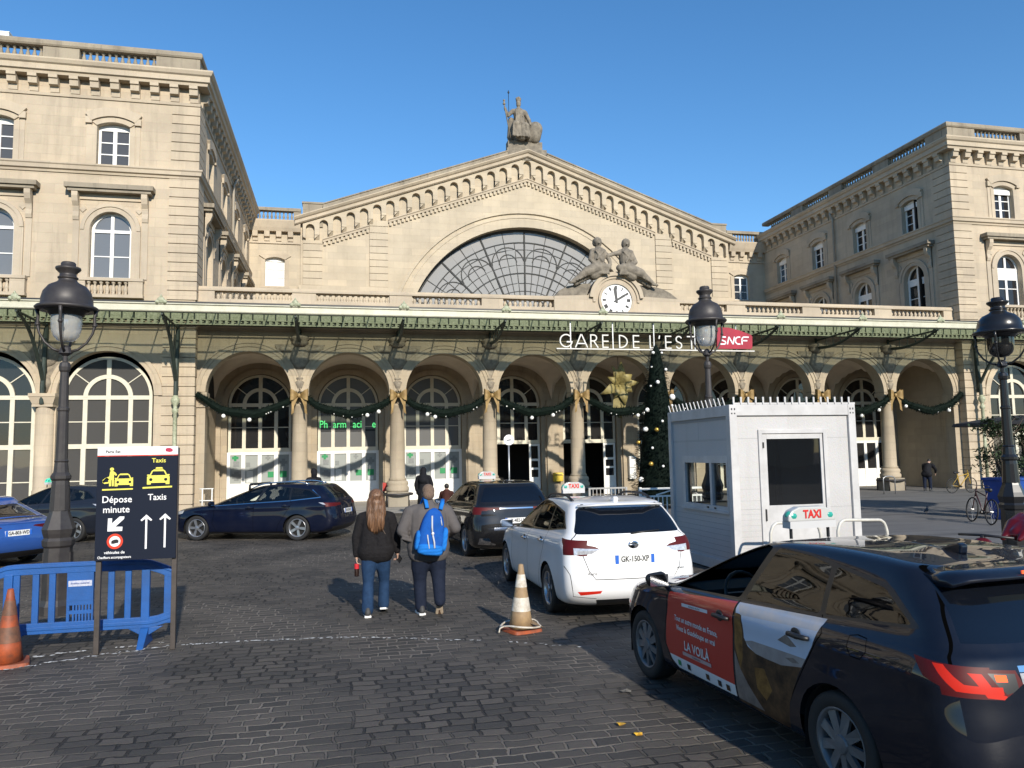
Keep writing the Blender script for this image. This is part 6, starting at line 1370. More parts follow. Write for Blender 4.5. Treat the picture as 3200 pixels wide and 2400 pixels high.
# ------------------------------------------------------------------ station name
GS = thing('station_sign', 'white letters GARE DE L\'EST and a red panel hung from the canopy', 'sign', (16.4, -3.3, 6.29))
WL = mat('sign_letter_white', (.62, .6, .55), rough=.5); REDP = mat('sign_panel_red', (.36, .012, .03), (.27, .01, .025), 1.5, .35)
fy = Fr((0, -3.3, 0), (1, 0, 0), (0, -1, 0))
g = MB(); fbox(g, fy, 12.08, 20.82, 6.27, 6.315, -.05, .03); g.build('rail', WL, GS)
for x in (12.68, 14.48, 16.27, 18.1, 20.0): g = MB(); fbox(g, fy, x - .022, x + .022, 6.316, 7.42, -.035, .0); g.build('hanger', STEEL, GS)
def letter(ch, xa, xb):
    g = MB(); z0, z1, t = 6.34, 6.885, .048; d0, d1 = .002, .06; B = lambda a, b_: rbar(g, fy, a, b_, t, d0, d1); zm = (z0 + z1) / 2; cx = (xa + xb) / 2; h = (z1 - z0) / 2
    if ch == 'G':
        ring(g, fy, cx, zm, h - t, h, d0, d1, R(38), R(350), 26); fbox(g, fy, cx + .02, cx + h - .005, zm - .075, zm - .015, d0, d1 + .003)
    elif ch == 'A': B((xa, z0), (cx - .01, z1)); B((xb, z0), (cx + .01, z1)); fbox(g, fy, xa + .1, xb - .1, z0 + .14, z0 + .19, d0 + .002, d1 - .003)
    elif ch == 'R':
        fbox(g, fy, xa, xa + t, z0, z1, d0, d1); ring(g, fy, xa + .15, z1 - .145, .145 - t, .145, d0, d1 - .002, -PI / 2, PI / 2, 12); fbox(g, fy, xa + t, xa + .15, z1 - t, z1, d0, d1 - .004); fbox(g, fy, xa + t, xa + .15, z1 - .29, z1 - .29 + t, d0, d1 - .004); B((xa + .14, z1 - .26), (xb, z0))
    elif ch in 'EL':
        fbox(g, fy, xa, xa + t, z0, z1, d0, d1)
        for z in ((z0,) if ch == 'L' else (z0, zm - t / 2, z1 - t)): fbox(g, fy, xa + t, xb, z, z + t, d0, d1 - .003)
    elif ch == 'D':
        fbox(g, fy, xa, xa + t, z0, z1, d0, d1); n = 14; o = [(xa + t + (xb - xa - t) * math.sin(PI * i / n), zm + h * math.cos(PI * i / n)) for i in range(n + 1)]; i_ = [(xa + t + (xb - xa - 2 * t) * math.sin(PI * i / n), zm + (h - t) * math.cos(PI * i / n)) for i in range(n + 1)]; slab(g, fy, o + i_[::-1], d0, d1 - .003)
    elif ch == 'S':
        r_ = .145; ring(g, fy, cx, z1 - r_, r_ - t, r_, d0, d1, R(20), R(270), 16); ring(g, fy, cx, z0 + r_, r_ - t, r_, d0, d1 - .003, R(-160), R(90), 16)
    elif ch == 'T': fbox(g, fy, cx - t / 2, cx + t / 2, z0, z1 - t, d0, d1); fbox(g, fy, xa, xb, z1 - t, z1, d0, d1)
    elif ch == "'": B((xa, z1 - .14), (xb, z1))
    g.build('letter', WL, GS)
for ch, a, b_ in (('G', 12.2, 12.75), ('A', 12.86, 13.37), ('R', 13.49, 13.82), ('E', 14.0, 14.27), ('D', 14.72, 15.1), ('E', 15.32, 15.6), ('L', 16.05, 16.34), ("'", 16.47, 16.5), ('E', 16.74, 17.02), ('S', 17.17, 17.53), ('T', 17.72, 18.12)): letter(ch, a, b_)
g = MB(); slab(g, fy, [(19.05, 6.36), (20.62, 6.37), (20.68, 6.45), (20.7, 6.9), (20.64, 6.98), (20.1, 7.16), (19.6, 7.27), (19.15, 7.27), (19.08, 7.2)], .0, .1); rp = g.build('operator_panel', REDP, GS)
g = MB(); fx = Fr((0, -3.404, 0), (1, 0, 0), (0, -1, 0)); t = .055
for pts in ([(19.2, 6.56), (19.4, 6.56), (19.44, 6.6), (19.44, 6.66), (19.25, 6.74), (19.25, 6.82), (19.3, 6.86), (19.46, 6.86)], [(19.52, 6.55), (19.6, 6.87), (19.78, 6.56), (19.86, 6.88)], [(20.13, 6.87), (19.98, 6.86), (19.9, 6.78), (19.9, 6.65), (19.98, 6.57), (20.12, 6.57)], [(20.2, 6.55), (20.2, 6.8), (20.27, 6.87), (20.52, 6.87)], [(20.2, 6.72), (20.45, 6.72)]):
    for i, (p, q) in enumerate(zip(pts, pts[1:])): rbar(g, fx, p, q, t, 0, .012 + .0007 * i)
g.build('logo_lettering', SW, rp)
# ------------------------------------------------------------------ Christmas tree, garlands, bows
NEED = mat('fir_needles', (.006, .012, .008), (.0025, .006, .0045), 8, .8, spec=.1); BAUW = mat('white_bauble', (.85, .83, .78), rough=.25); BAUG = mat('gold_bauble', (.6, .38, .08), rough=.25, metal=.7); GOLD = mat('gold_ribbon', (.34, .225, .085), (.22, .135, .045), 5, .5, .2); GOLDY = mat('yellow_gold_fabric', (.26, .21, .07), (.13, .1, .03), 5, .6, .1, bump=.5, bscale=9)
xt = thing('christmas_tree', 'tall slim dark fir cone hung with white and gold baubles beside the kiosk', 'christmas tree', (15.38, -5.5, 0))
def tr_r(z): return .14 + .98 * max(0, (6.15 - z) / 5.85) ** .85
g = MB(); g.lathe([(.1, 0), (.09, .5)], (15.38, -5.5, 0), 8); g.build('trunk', mat('bark', (.05, .03, .02), rough=.9), xt)
q = random.Random(11); g = MB()
for i in range(11000):
    z = .25 + 5.95 * (1 - math.sqrt(q.random())) ** .9 if False else q.triangular(.2, 6.2, .6); a = q.uniform(0, 2 * PI); r_ = tr_r(z) * q.uniform(.78, 1.05) * (1 + .05 * math.sin(7 * z)); r_ *= 1 + .13 * math.sin(5 * a + 9 * z) * math.sin(4.3 * z); p = Vector((15.38 + r_ * math.cos(a), -5.5 + r_ * math.sin(a), z))
    d = Vector((math.cos(a), math.sin(a), q.uniform(-.7, .3))).normalized(); t = Vector((-math.sin(a), math.cos(a), q.uniform(-.4, .4))); l_ = q.uniform(.06, .13); w_ = q.uniform(.012, .03)
    g.add([p - t * w_, p + t * w_, p + d * l_], [(0, 1, 2)])
g.lathe([(tr_r(z) * .8, z) for z in [.2 + .3 * i for i in range(20)]] + [(.02, 6.2)], (15.38, -5.5, 0), 20)
g.build('crown', NEED, xt)
def on_tree(x, z): dx = max(-1, min(1, (x - 15.38) / tr_r(z))); return -5.5 - tr_r(z) * math.sqrt(max(0, 1 - dx * dx)) - .03
for x, z, r_, w_ in ((15.22, 4.7, .075, 1), (15.85, 4.15, .12, 1), (14.83, 3.67, .085, 1), (14.72, 2.95, .1, 1), (15.02, 2.92, .085, 0), (15.24, 3.23, .05, 1), (15.7, 2.44, .09, 0), (14.83, 2.25, .05, 1), (14.55, 2.47, .085, 0), (14.74, 1.67, .09, 0), (15.11, 1.58, .05, 1), (15.41, 1.48, .05, 1), (14.45, 1.1, .1, 1), (15.0, 4.57, .04, 1), (15.73, 3.82, .05, 1), (15.72, 2.76, .05, 1), (15.2, 5.85, .06, 1), (15.6, 5.86, .05, 1), (15.64, 5.2, .06, 1), (15.1, 5.3, .04, 1), (16.1, 3.1, .08, 0), (16.2, 2.2, .09, 1), (15.9, 1.2, .08, 0)):
    g = MB(); g.smooth = True; g.ball((x, on_tree(x, z), z), r_, 8); g.build('bauble', BAUW if w_ else BAUG, xt)
g = MB(); st = [((.2 if i % 2 == 0 else .08) * math.sin(PI * i / 5), (.2 if i % 2 == 0 else .08) * math.cos(PI * i / 5)) for i in range(10)]; yy = on_tree(15.73, 1.33) - .05; g.prism(st, lambda p: (15.73 + p[0], yy - .03, 1.33 + p[1]), lambda p: (15.73 + p[0], yy, 1.33 + p[1])); g.build('star', BAUG, xt)
for k in range(9):
    a, b_ = k * 4 - 1.95, k * 4 + 1.95; mid = ['first garland from the left', 'second garland', 'third garland', 'fourth garland', 'fifth garland', 'sixth garland', 'seventh garland', 'eighth garland', 'last garland on the right'][k]
    t = thing('garland', 'dark fir ' + mid + (' slung across an arch' if k else ', slung below the leftmost arch'), 'garland', (k * 4, -.25, 4.7), 0, 'garlands across the arches')
    q = random.Random(20 + k); g = MB(); P = lambda u: Vector((lerp(a, b_, u), -.24 - .1 * math.sin(PI * u), 4.72 - .82 * (1 - (2 * u - 1) ** 2) + .03 * math.sin(19 * u + k)))
    g.tube([P(i / 24) for i in range(25)], [.1 + .085 * math.sin(PI * i / 24) for i in range(25)], 7)
    for i in range(2000):
        u = q.random(); p = P(u); d = Vector((q.gauss(0, 1), q.gauss(0, 1), q.gauss(0, 1))).normalized(); r_ = q.uniform(.05, .12) + .09 * math.sin(PI * u) * q.uniform(.6, 1.1); t2 = d.cross(Vector((q.random(), 1, .3))).normalized() * .014; s = p + d * r_; e = p + d * (r_ + q.uniform(.04, .13)) + Vector((q.uniform(-.05, .05), 0, 0)); g.add([s - t2, s + t2, e], [(0, 1, 2)])
    g.build('branch', NEED, t)
    for i in range(6):
        u = .12 + .76 * q.random(); p = P(u); big = i < 2; g = MB(); g.smooth = True; g.ball(p + Vector((0, -.1, -.12 - (.1 if big else 0))), .085 if big else .032, 7); g.build('bauble', BAUW, t)
for k in range(8):
    x = (k + .5) * 4
    t = thing('ribbon_bow', 'golden ribbon bow on the %s column of the arcade from the left' % ['first', 'second', 'third', 'fourth', 'fifth', 'sixth', 'seventh', 'eighth'][k], 'bow', (x, -.3, 4.6), 0, 'gold bows on the columns')
    q = random.Random(60 + k)
    for s in (-1, 1):
        g = MB(); g.smooth = True; n = 10; vs = []
        for i in range(n + 1):
            u = i / n; xx = x + s * (.05 + .3 * math.sin(PI * u * .5) if u < .5 else .05 + .3 * math.sin(PI * .25) + .09 * math.sin(PI * (u - .25))); rr = .06 + .2 * math.sin(PI * min(u * 1.2, 1) * .5); yy = -.36 - .16 * math.sin(PI * u); vs += [(xx, yy, 4.66 - rr), (xx, yy - .02, 4.66 + rr * 1.05)]
        g.add(vs, [(2 * i, 2 * i + 1, 2 * i + 3, 2 * i + 2) for i in range(n)]); vs2 = [(v[0], min(-.3, v[1] + .12), v[2]) for v in vs]; g.add(vs2, [(2 * i, 2 * i + 1, 2 * i + 3, 2 * i + 2) for i in range(n)]); g.build('loop', GOLD, t)
        g = MB(); g.smooth = True; e = q.uniform(.85, 1.1); g.add([(x + s * .03, -.42, 4.6), (x + s * .12, -.42, 4.52), (x + s * .2, -.4, 4.2), (x + s * .29, -.42, 4.12), (x + s * .33 * e, -.4, 3.86), (x + s * .22 * e, -.38, 3.95), (x + s * .3, -.4, 4.5)], [(0, 1, 2), (1, 6, 3, 2), (2, 3, 4, 5)]); g.build('tail', GOLD, t)
    g = MB(); g.smooth = True; g.ball((x, -.42, 4.64), .085, 8, (.9, .7, 1.1)); g.build('knot', GOLD, t)
fb_ = thing('fabric_flower', 'large yellow gold fabric flower hanging in the arch left of the Christmas tree', 'decoration', (16.0, -.4, 5.2))
q = random.Random(4)
for i in range(11):
    a = i * 2 * PI / 9 + q.uniform(-.15, .15); L_ = q.uniform(.65, 1.12); w_ = q.uniform(.12, .22); ca, sa = math.cos(a), math.sin(a); g = MB(); g.smooth = True; vs = []; c0 = Vector((16.02, .2 - (.06 if i > 8 else 0), 5.2))
    for j in range(7):
        u = j / 6; ww = w_ * math.sin(PI * (.12 + .88 * u)) * (1.1 if u < .6 else 1); o = Vector((ca * L_ * u, -.3 * math.sin(PI * u * .8), sa * L_ * u)); sdv = Vector((-sa, 0, ca)) * ww; vs += [c0 + o - sdv + Vector((0, .09, 0)), c0 + o, c0 + o + sdv + Vector((0, .07, 0))]
    g.add(vs, [q_ for j in range(6) for q_ in ((3 * j, 3 * j + 1, 3 * j + 4, 3 * j + 3), (3 * j + 1, 3 * j + 2, 3 * j + 5, 3 * j + 4))]); g.build('petal', GOLDY, fb_)
for dx, L_ in ((-.12, 1.35), (.1, 1.15), (0, 1.5)):
    g = MB(); g.smooth = True; n = 6; vs = []
    for j in range(n + 1): u = j / n; vs += [(16.0 + dx * (1 + u) - .13, -.0 + .12 - .05 * math.sin(9 * u), 5.15 - L_ * u), (16.0 + dx * (1 + u) + .13 - .05 * u, +.15, 5.15 - L_ * u - .1 * (j % 2))]
    g.add(vs, [(2 * j, 2 * j + 1, 2 * j + 3, 2 * j + 2) for j in range(n)]); g.build('ribbon_tail', GOLDY, fb_)
g = MB(); g.tube([(16.0, .25, 5.2), (16.0, .25, 6.46)], .012, 5); g.build('hanging_wire', BLK, fb_)
# ------------------------------------------------------------------ small things
t = thing('white_railing', 'white metal railing with upright bars between the white taxi and the kiosk', 'railing', (11.4, -14.5, 0))
for x in (10.93, 11.9, 12.9): g = MB(); g.box(x - .03, x + .03, -14.53, -14.47, 0, 1.24); g.build('post', WHITEP, t)
g = MB(); g.box(10.96, 12.87, -14.52, -14.48, 1.17, 1.22); g.box(10.96, 12.87, -14.518, -14.482, .99, 1.03); g.box(10.96, 12.87, -14.518, -14.482, .18, .22); x = 11.06
while x < 12.85: 
    if abs(x - 11.9) > .05: g.box(x - .011, x + .011, -14.512, -14.488, .22, .99)
    x += .115
g.bar((11.35, -14.5, 1.04), (11.86, -14.5, 1.17), .03, .03); g.build('bars', WHITEP, t)
t = thing('white_railing', 'lower grey white railing just behind the roof of the white taxi', 'railing', (10.4, -13.6, 0))
g = MB(); 
for x in (9.9, 10.9): g.box(x - .025, x + .025, -13.63, -13.58, 0, 1.22)
g.box(9.925, 10.875, -13.62, -13.59, 1.18, 1.22); g.box(9.925, 10.875, -13.615, -13.595, .2, .24)
for i in range(9): x = 10.0 + i * .1; g.box(x - .01, x + .01, -13.61, -13.6, .24, 1.18)
g.build('bars', STEEL, t)
for i, (a, b_, lb) in enumerate(((10.36, 11.3, 'low pale steel hoop in front of the kiosk, left of the taxi roof sign'), (11.58, 12.54, 'low pale steel hoop at the right corner of the kiosk'))):
    g = MB(); g.smooth = True; r_ = .13; pts = [(a, -21.3, 0), (a + .02, -21.3, .78)] + [(a + .04 + r_ - r_ * math.cos(t_), -21.3, .82 + r_ * math.sin(t_)) for t_ in (0.2, .7, 1.2, 1.57)] + [(b_ - .04 - r_ + r_ * math.cos(t_), -21.3, .80 + r_ * math.sin(t_)) for t_ in (1.57, 1.2, .7, .2)] + [(b_ - .02, -21.3, .74), (b_, -21.3, 0)]; g.tube(pts, .026, 8)
    tag(g.build('hoop_barrier', mat('hoop_paint_%d' % i, (.6, .58, .52), (.45, .43, .38), 6, .4), origin=((a + b_) / 2, -21.3, 0)), lb, 'hoop', 'steel hoops by the kiosk')
t = thing('round_sign', 'round white sign with a short black bar on a thin grey post', 'sign', (9.25, -7, 0))
g = MB(); g.smooth = True; g.tube([(9.25, -6.97, 0), (9.25, -6.97, 2.7)], .03, 8); g.build('post', STEEL, t)
g = MB(); g.prism([(9.25 + .18 * math.cos(a), 2.6 + .18 * math.sin(a)) for a in [2 * PI * i / 32 for i in range(32)]], lambda p: (p[0], -7.02, p[1]), lambda p: (p[0], -7.0, p[1])); d = g.build('disc', SW, t); g = MB(); g.hexa([(9.17, -7.026, 2.57), (9.32, -7.026, 2.585), (9.17, -7.02, 2.57), (9.32, -7.02, 2.585), (9.17, -7.026, 2.605), (9.32, -7.026, 2.62), (9.17, -7.02, 2.605), (9.32, -7.02, 2.62)]); g.build('bar', BLK, d)
YEL = mat('letterbox_yellow', (.62, .45, .03), (.5, .35, .02), 5, .45)
t = thing('letter_box', 'small yellow letter box fixed to the inner wall between two doorways', 'letter box', (14.17, 4.3, .7))
g = MB(); g.box(13.95, 14.42, 4.12, 4.38, .72, 1.02); g.build('box', YEL, t, bevel=.03); g = MB(); g.hexa([(13.93, 4.08, 1.02), (14.44, 4.08, 1.02), (13.93, 4.38, 1.02), (14.44, 4.38, 1.02), (13.97, 4.14, 1.16), (14.4, 4.14, 1.16), (13.97, 4.38, 1.16), (14.4, 4.38, 1.16)]); g.build('lid', YEL, t, bevel=.01); g = MB(); g.box(14.02, 14.35, 4.075, 4.09, 1.04, 1.07); g.build('slot', BLK, t)
t = thing('wall_cabinet', 'tall narrow white cabinet on the inner wall left of the Christmas tree', 'cabinet', (18.1, 4.3, .8))
g = MB(); g.box(17.93, 18.28, 4.14, 4.38, .75, 1.9); g.build('case', WHITEP, t, bevel=.02); g = MB(); g.box(17.95, 18.26, 4.128, 4.14, 1.3, 1.33); g.box(18.02, 18.2, 4.128, 4.14, 1.78, 1.82); g.build('slot', BLK, t)
t = thing('red_box', 'red metal box standing behind the second column pedestal', 'box', (5.66, 1.2, 0)); g = MB(); g.box(5.42, 5.9, 1.0, 1.4, .62, .98); g.build('case', mat('red_enamel', (.38, .03, .02), rough=.4), t, bevel=.015); g = MB()
for x in (5.46, 5.86): g.box(x - .03, x + .03, 1.05, 1.35, .016, .62)
g.build('legs', BLK, t)
t = thing('hand_rail', 'short pale handrail at the foot of the left corner pier', 'handrail', (-1.2, -1.2, 0)); g = MB(); g.smooth = True
for x in (-1.5, -1.15): g.tube([(x, -1.2, 0), (x, -1.2, 1.0)], .022, 6)
for z in (1.0, .55): g.tube([(-1.6, -1.2, z), (-1.1, -1.2, z)], .02, 6)
g.build('bars', WHITEP, t)
g = MB(); g.smooth = True; g.tube([(27.6, -2.2, 0), (27.6, -2.2, .7)] + [(27.9 - .3 * math.cos(a), -2.2, .7 + .12 * math.sin(a)) for a in (.4, 1.0, 1.57, 2.1, 2.7)] + [(28.2, -2.2, .7), (28.2, -2.2, 0)], .025, 8); tag(g.build('bike_rack', STEEL, origin=(27.9, -2.2, 0)), 'plain steel bike hoop on the right pavement near the eighth column', 'bike rack')
def leafy(name, c, r, n, m, parent, size=.1, seed=0):
    q = random.Random(seed); g = MB()
    cl = [(Vector((q.gauss(0, .5) * r[0], q.gauss(0, .5) * r[1], q.gauss(0, .5) * r[2])), q.uniform(.25, .5)) for _ in range(max(6, n // 90))]
    for i in range(n):
        o, k = q.choice(cl); p = Vector(c) + o + Vector((q.gauss(0, k * .5) * r[0], q.gauss(0, k * .5) * r[1], q.gauss(0, k * .5) * r[2])); d = Vector((q.gauss(0, 1), q.gauss(0, 1), q.gauss(0, .7))).normalized(); u = d.cross(Vector((.3, .2, 1))).normalized(); s = size * q.uniform(.5, 1.2)
        g.add([p - d * s, p + u * s * .45, p + d * s, p - u * s * .45], [(0, 1, 2, 3)])
    return g.build(name, m, parent)
LEAF = mat('leaf_green', (.045, .075, .025), (.02, .035, .014), 3, .6); BLUEP = mat('planter_blue', (.012, .07, .33), (.008, .05, .24), 3, .45)
def planter(label, x, y, w, h, seed, fh):
    t = thing('planter', label, 'planter', (x, y, 0), 0, 'blue planters'); g = MB(); a, b_ = w * .36, w * .5
    g.hexa([(x - a, y - a, .01), (x + a, y - a, .01), (x - a, y + a, .01), (x + a, y + a, .01), (x - b_, y - b_, h), (x + b_, y - b_, h), (x - b_, y + b_, h), (x + b_, y + b_, h)]); g.box(x - b_ - .03, x + b_ + .03, y - b_ - .03, y + b_ + .03, h, h + .08); g.build('pot', BLUEP, t, bevel=.01)
    s = thing('shrub', 'leafy shrub growing in the ' + ('left' if seed == 1 else 'right') + ' blue planter', 'shrub', (x, y, h + .05), 0, 'shrubs in planters'); q = random.Random(seed); g = MB(); g.smooth = True
    for i in range(7): g.tube([(x, y, h), (x + q.uniform(-.3, .3), y + q.uniform(-.3, .3), h + fh * .5), (x + q.uniform(-.6, .6), y + q.uniform(-.5, .5), h + fh * q.uniform(.7, 1))], [.025, .016, .008], 5)
    g.build('stem', mat('stem_%d' % seed, (.06, .045, .03), rough=.9), s); leafy('foliage', (x, y, h + fh * .3), (.75, .6, fh * .32), 900, LEAF, s, .07, seed); leafy('foliage', (x, y, h + fh * .78), (.85, .6, fh * .22), 700, LEAF, s, .07, seed + 9)
planter('tall blue planter box beside the right lamp post, with a shrub', 22.25, -14.0, .74, 1.12, 1, 2.1); planter('second blue planter partly hidden behind the right lamp post', 23.45, -13.6, .74, 1.12, 2, 1.7)
t = thing('parasol', 'flat black parasol behind the right lamp post', 'parasol', (24.45, -12.6, 0)); g = MB(); g.lathe([(2.0, 2.74), (1.95, 2.82), (.9, 2.98), (.02, 3.06)], (24.45, -12.6, 0), 8); g.build('canopy', mat('parasol_black', (.012, .012, .013), rough=.8), t); g = MB(); g.smooth = True; g.tube([(24.45, -12.6, .05), (24.45, -12.6, 2.98)], .03, 8); g.build('pole', BLK, t); g = MB(); g.lathe([(.35, 0.014), (.35, .07), (.05, .1)], (24.45, -12.6, 0), 16); g.build('base', BLK, t)
def bicycle(label, loc, rz, col, lean=.06):
    t = thing('bicycle', label, 'bicycle', loc, rz, 'parked bicycles'); t.rotation_euler = (lean, 0, rz); fm = mat('bike_paint', col, rough=.35)
    for x in (-.52, .52):
        g = MB(); g.smooth = True; g.tube([(x + .325 * math.cos(a), 0, .345 + .325 * math.sin(a)) for a in [2 * PI * i / 28 for i in range(28)]], .02, 6, closed=True); w_ = g.build('wheel', RUB, t, local=True)
        g = MB(); 
        for i in range(14): a = 2 * PI * i / 14; g.bar((x, .015 * (-1) ** i, .345), (x + .31 * math.cos(a), 0, .345 + .31 * math.sin(a)), .004, .004)
        g.tube([(x, -.04, .345), (x, .04, .345)], .022, 8); g.build('spokes', STEEL, w_, local=True)
    g = MB(); g.smooth = True; P = lambda x, z: (x, 0, z)
    for a, b_, r_ in ((P(-.1, .3), P(.38, .8), .02), (P(-.1, .3), P(-.24, .86), .018), (P(-.22, .74), P(.36, .86), .018), (P(.36, .9), P(.4, .72), .02), (P(-.52, .345), P(-.1, .3), .012), (P(-.52, .345), P(-.2, .72), .01), (P(.4, .74), P(.52, .345), .015), (P(.36, .88), P(.33, 1.02), .014)): g.tube([a, b_], r_, 8)
    g.build('frame', fm, t, local=True); g = MB(); g.smooth = True; g.tube([(.22, .27, 1.02), (.33, .2, 1.03), (.36, 0, 1.02), (.33, -.2, 1.03), (.22, -.27, 1.02)], .013, 6); g.build('handlebar', BLK, t, local=True)
    blob('saddle', [((-.38, 0, .92), .06, (-.12, 0, .93), .025)], BLK, t, .015, 3); g = MB(); g.box(-.2, .0, -.09, -.07, .29, .31); g.box(-.14, -.06, .07, .09, .29, .31); g.tube([(-.1, -.08, .3), (-.1, .08, .3)], .05, 10); g.build('pedals', BLK, t, local=True); return t
bicycle('yellow bicycle parked under the last arch on the right', (30.9, -3.1, .014), .05, (.45, .28, .03)); bicycle('grey bicycle beside the right wing corner', (32.9, -3.4, .014), -.7, (.16, .16, .17), .1); bicycle('dark bicycle leaning on the tall blue planter', (20.7, -14.7, .014), 1.25, (.05, .02, .02), .12)
t = thing('pigeon', 'grey pigeon standing on the right pavement', 'pigeon', (21.65, -11.6, .014), .5); blob('body', [((-.06, 0, .1), .035, (.06, 0, .12), .055), ((.07, 0, .13), .045, (.12, 0, .2), .028), ((.125, 0, .215), .028, (.135, 0, .215), .025), ((-.05, 0, .1), .03, (-.17, 0, .07), .012), ((.15, 0, .21), .012, (.17, 0, .205), .004)], mat('pigeon_grey', (.07, .07, .08), (.03, .03, .035), 20, .7), t, .009, 3); g = MB()
for s in (-.02, .02): g.tube([(.02, s, .07), (.02, s, 0)], .006, 5)
g.build('leg', mat('pigeon_leg', (.3, .1, .08)), t, local=True)
LY = mat('yellow_leaf', (.62, .4, .03), (.5, .22, .02), 12, .6)
for i, (x, y, lb) in enumerate(((5.81, -26.63, 'yellow fallen leaf on the cobbles, the farther of two'), (5.865, -26.86, 'orange yellow fallen leaf on the cobbles, nearest the viewer'))):
    g = MB(); q = random.Random(i); k = 9; g.add([(x + .045 * math.cos(2 * PI * j / k) * q.uniform(.6, 1.1), y + .04 * math.sin(2 * PI * j / k) * q.uniform(.6, 1.1), .008 + .018 * q.random()) for j in range(k)] + [(x, y, .02)], [(j, (j + 1) % k, k) for j in range(k)]); tag(g.build('fallen_leaf', LY, origin=(x, y, 0)), lb, 'leaf', 'fallen leaves')
g = MB(); q = random.Random(9); k = 8; g.add([(6.14 + .07 * math.cos(2 * PI * j / k) * q.uniform(.5, 1.1), -25.87 + .03 * math.sin(2 * PI * j / k), .006 + .03 * q.random()) for j in range(k)] + [(6.14, -25.87, .03)], [(j, (j + 1) % k, k) for j in range(k)]); tag(g.build('litter', mat('dark_litter', (.03, .028, .025), (.2, .19, .17), 30, .8), origin=(6.14, -25.87, 0)), 'small dark scrap on the cobbles by the taxi front wheel', 'litter')
# red scooter mostly hidden behind the taxi
t = thing('scooter', 'red motor scooter beyond the roof of the black taxi, only its rear case showing', 'scooter', (11.85, -24.2, .014), 1.9); RS = paint('scooter_red', (.075, .003, .005), rough=.35, coat=.6)
for y in (-.6, .62):
    g = MB(); g.smooth = True; g.lathe([(.12, -.05), (.2, -.06), (.22, -.02), (.22, .02), (.2, .06), (.12, .05)], (0, y, .22), 20, Matrix.Rotation(PI / 2, 3, 'Y')); g.build('wheel', RUB, t, local=True)
blob('body', [((0, -.55, .5), .16, (0, -.1, .45), .14), ((0, -.1, .3), .12, (0, .35, .3), .12), ((0, .42, .35), .1, (0, .38, .85), .13), ((0, .62, .4), .09, (0, .5, .5), .08)], RS, t, .03, 6); blob('seat', [((0, -.55, .7), .11, (0, .0, .68), .1)], BLK, t, .025, 3)
g = MB(); g.smooth = True; g.tube([(-.33, .3, .98), (0, .38, 1.0), (.33, .3, .98)], .018, 6); g.tube([(0, .38, .85), (0, .37, 1.0)], .03, 8); g.build('handlebar', BLK, t, local=True)
o = blob('rear_case', [((-.1, -.3, .90), .03, (-.1, -.64, 1.03), .12), ((.1, -.3, .90), .03, (.1, -.64, 1.03), .12), ((-.1, -.64, 1.03), .12, (-.1, -.83, 1.13), .085), ((.1, -.64, 1.03), .12, (.1, -.83, 1.13), .085), ((0, -.45, .95), .09, (0, -.8, 1.1), .11)], RS, t, .02, 3)
g = MB(); g.box(-.12, .12, -.9, -.88, 1.08, 1.12); g.build('reflector', CLEARL, o, local=True)
# ------------------------------------------------------------------ statues
FIGM = GREYST
st = thing('statue', 'seated stone woman with a crown and sceptre on the peak of the gable', 'statue', (15.6, YG - .1, 23.55))
blob('figure', [((0, -.05, 2.62), .16, (0, -.06, 2.78), .17), ((0, 0, 2.3), .13, (0, -.03, 2.6), .11), ((0, 0, 1.0), .46, (0, -.02, 1.6), .34), ((0, -.02, 1.6), .33, (0, -.02, 2.05), .38), ((-.38, 0, 2.15), .19, (.38, 0, 2.15), .19),
    ((-.46, 0, 2.12), .16, (-.78, -.22, 1.72), .12), ((-.78, -.22, 1.72), .12, (-1.0, -.38, 2.05), .09), ((-1.0, -.38, 2.05), .1, (-1.04, -.4, 2.15), .09), ((.46, 0, 2.12), .17, (.72, -.1, 1.55), .13), ((.72, -.1, 1.55), .12, (.75, -.35, 1.15), .09),
    ((-.22, 0, .95), .36, (-.32, -.62, .98), .28), ((-.32, -.62, .98), .26, (-.28, -.66, .2), .17), ((.26, 0, .95), .36, (.36, -.55, .9), .28), ((.36, -.55, .9), .26, (.5, -.62, .15), .18), ((-.1, -.5, .75), .3, (.1, -.5, .2), .32), ((-.3, -.8, .08), .1, (-.3, -.6, .1), .11), ((.5, -.78, .08), .1, (.5, -.6, .1), .11),
    ((.5, .15, 2.0), .2, (.95, .2, .5), .36), ((-.5, .2, 1.6), .2, (-.4, .2, .4), .4), ((0, .2, .3), .5, (.3, .2, .5), .5)] + [((-.55 + .1 * i, -.82 + .05 * (i % 3), 1.0 - .03 * (i % 2)), .035, (-.6 + .115 * i, -.84 + .06 * (i % 2), .1), .06) for i in range(11)] + [((-.25 + .1 * i, -.33 - .03 * (i % 2), 1.95), .03, (-.3 + .12 * i, -.42, 1.2), .045) for i in range(6)] + [((.55 + .08 * i, .0 - .05 * (i % 2), 2.0 - .1 * i), .05, (.75 + .1 * i, -.1, .7), .07) for i in range(4)], FIGM, st, .03, 2)
blob('crown', [((0, -.05, 2.93), .18, (0, -.05, 3.02), .19), ((-.14, -.05, 3.05), .07, (-.14, -.05, 3.1), .06), ((.14, -.05, 3.05), .07, (.14, -.05, 3.1), .06), ((0, -.2, 3.05), .07, (0, -.2, 3.12), .06), ((0, .1, 3.05), .07, (0, .1, 3.1), .06)], FIGM, st, .03, 2)
blob('shield', [((1.05, -.1, .35), .48, (1.15, -.1, .95), .52), ((.7, -.05, .3), .4, (.9, 0, .8), .4)], FIGM, st, .06, 4)
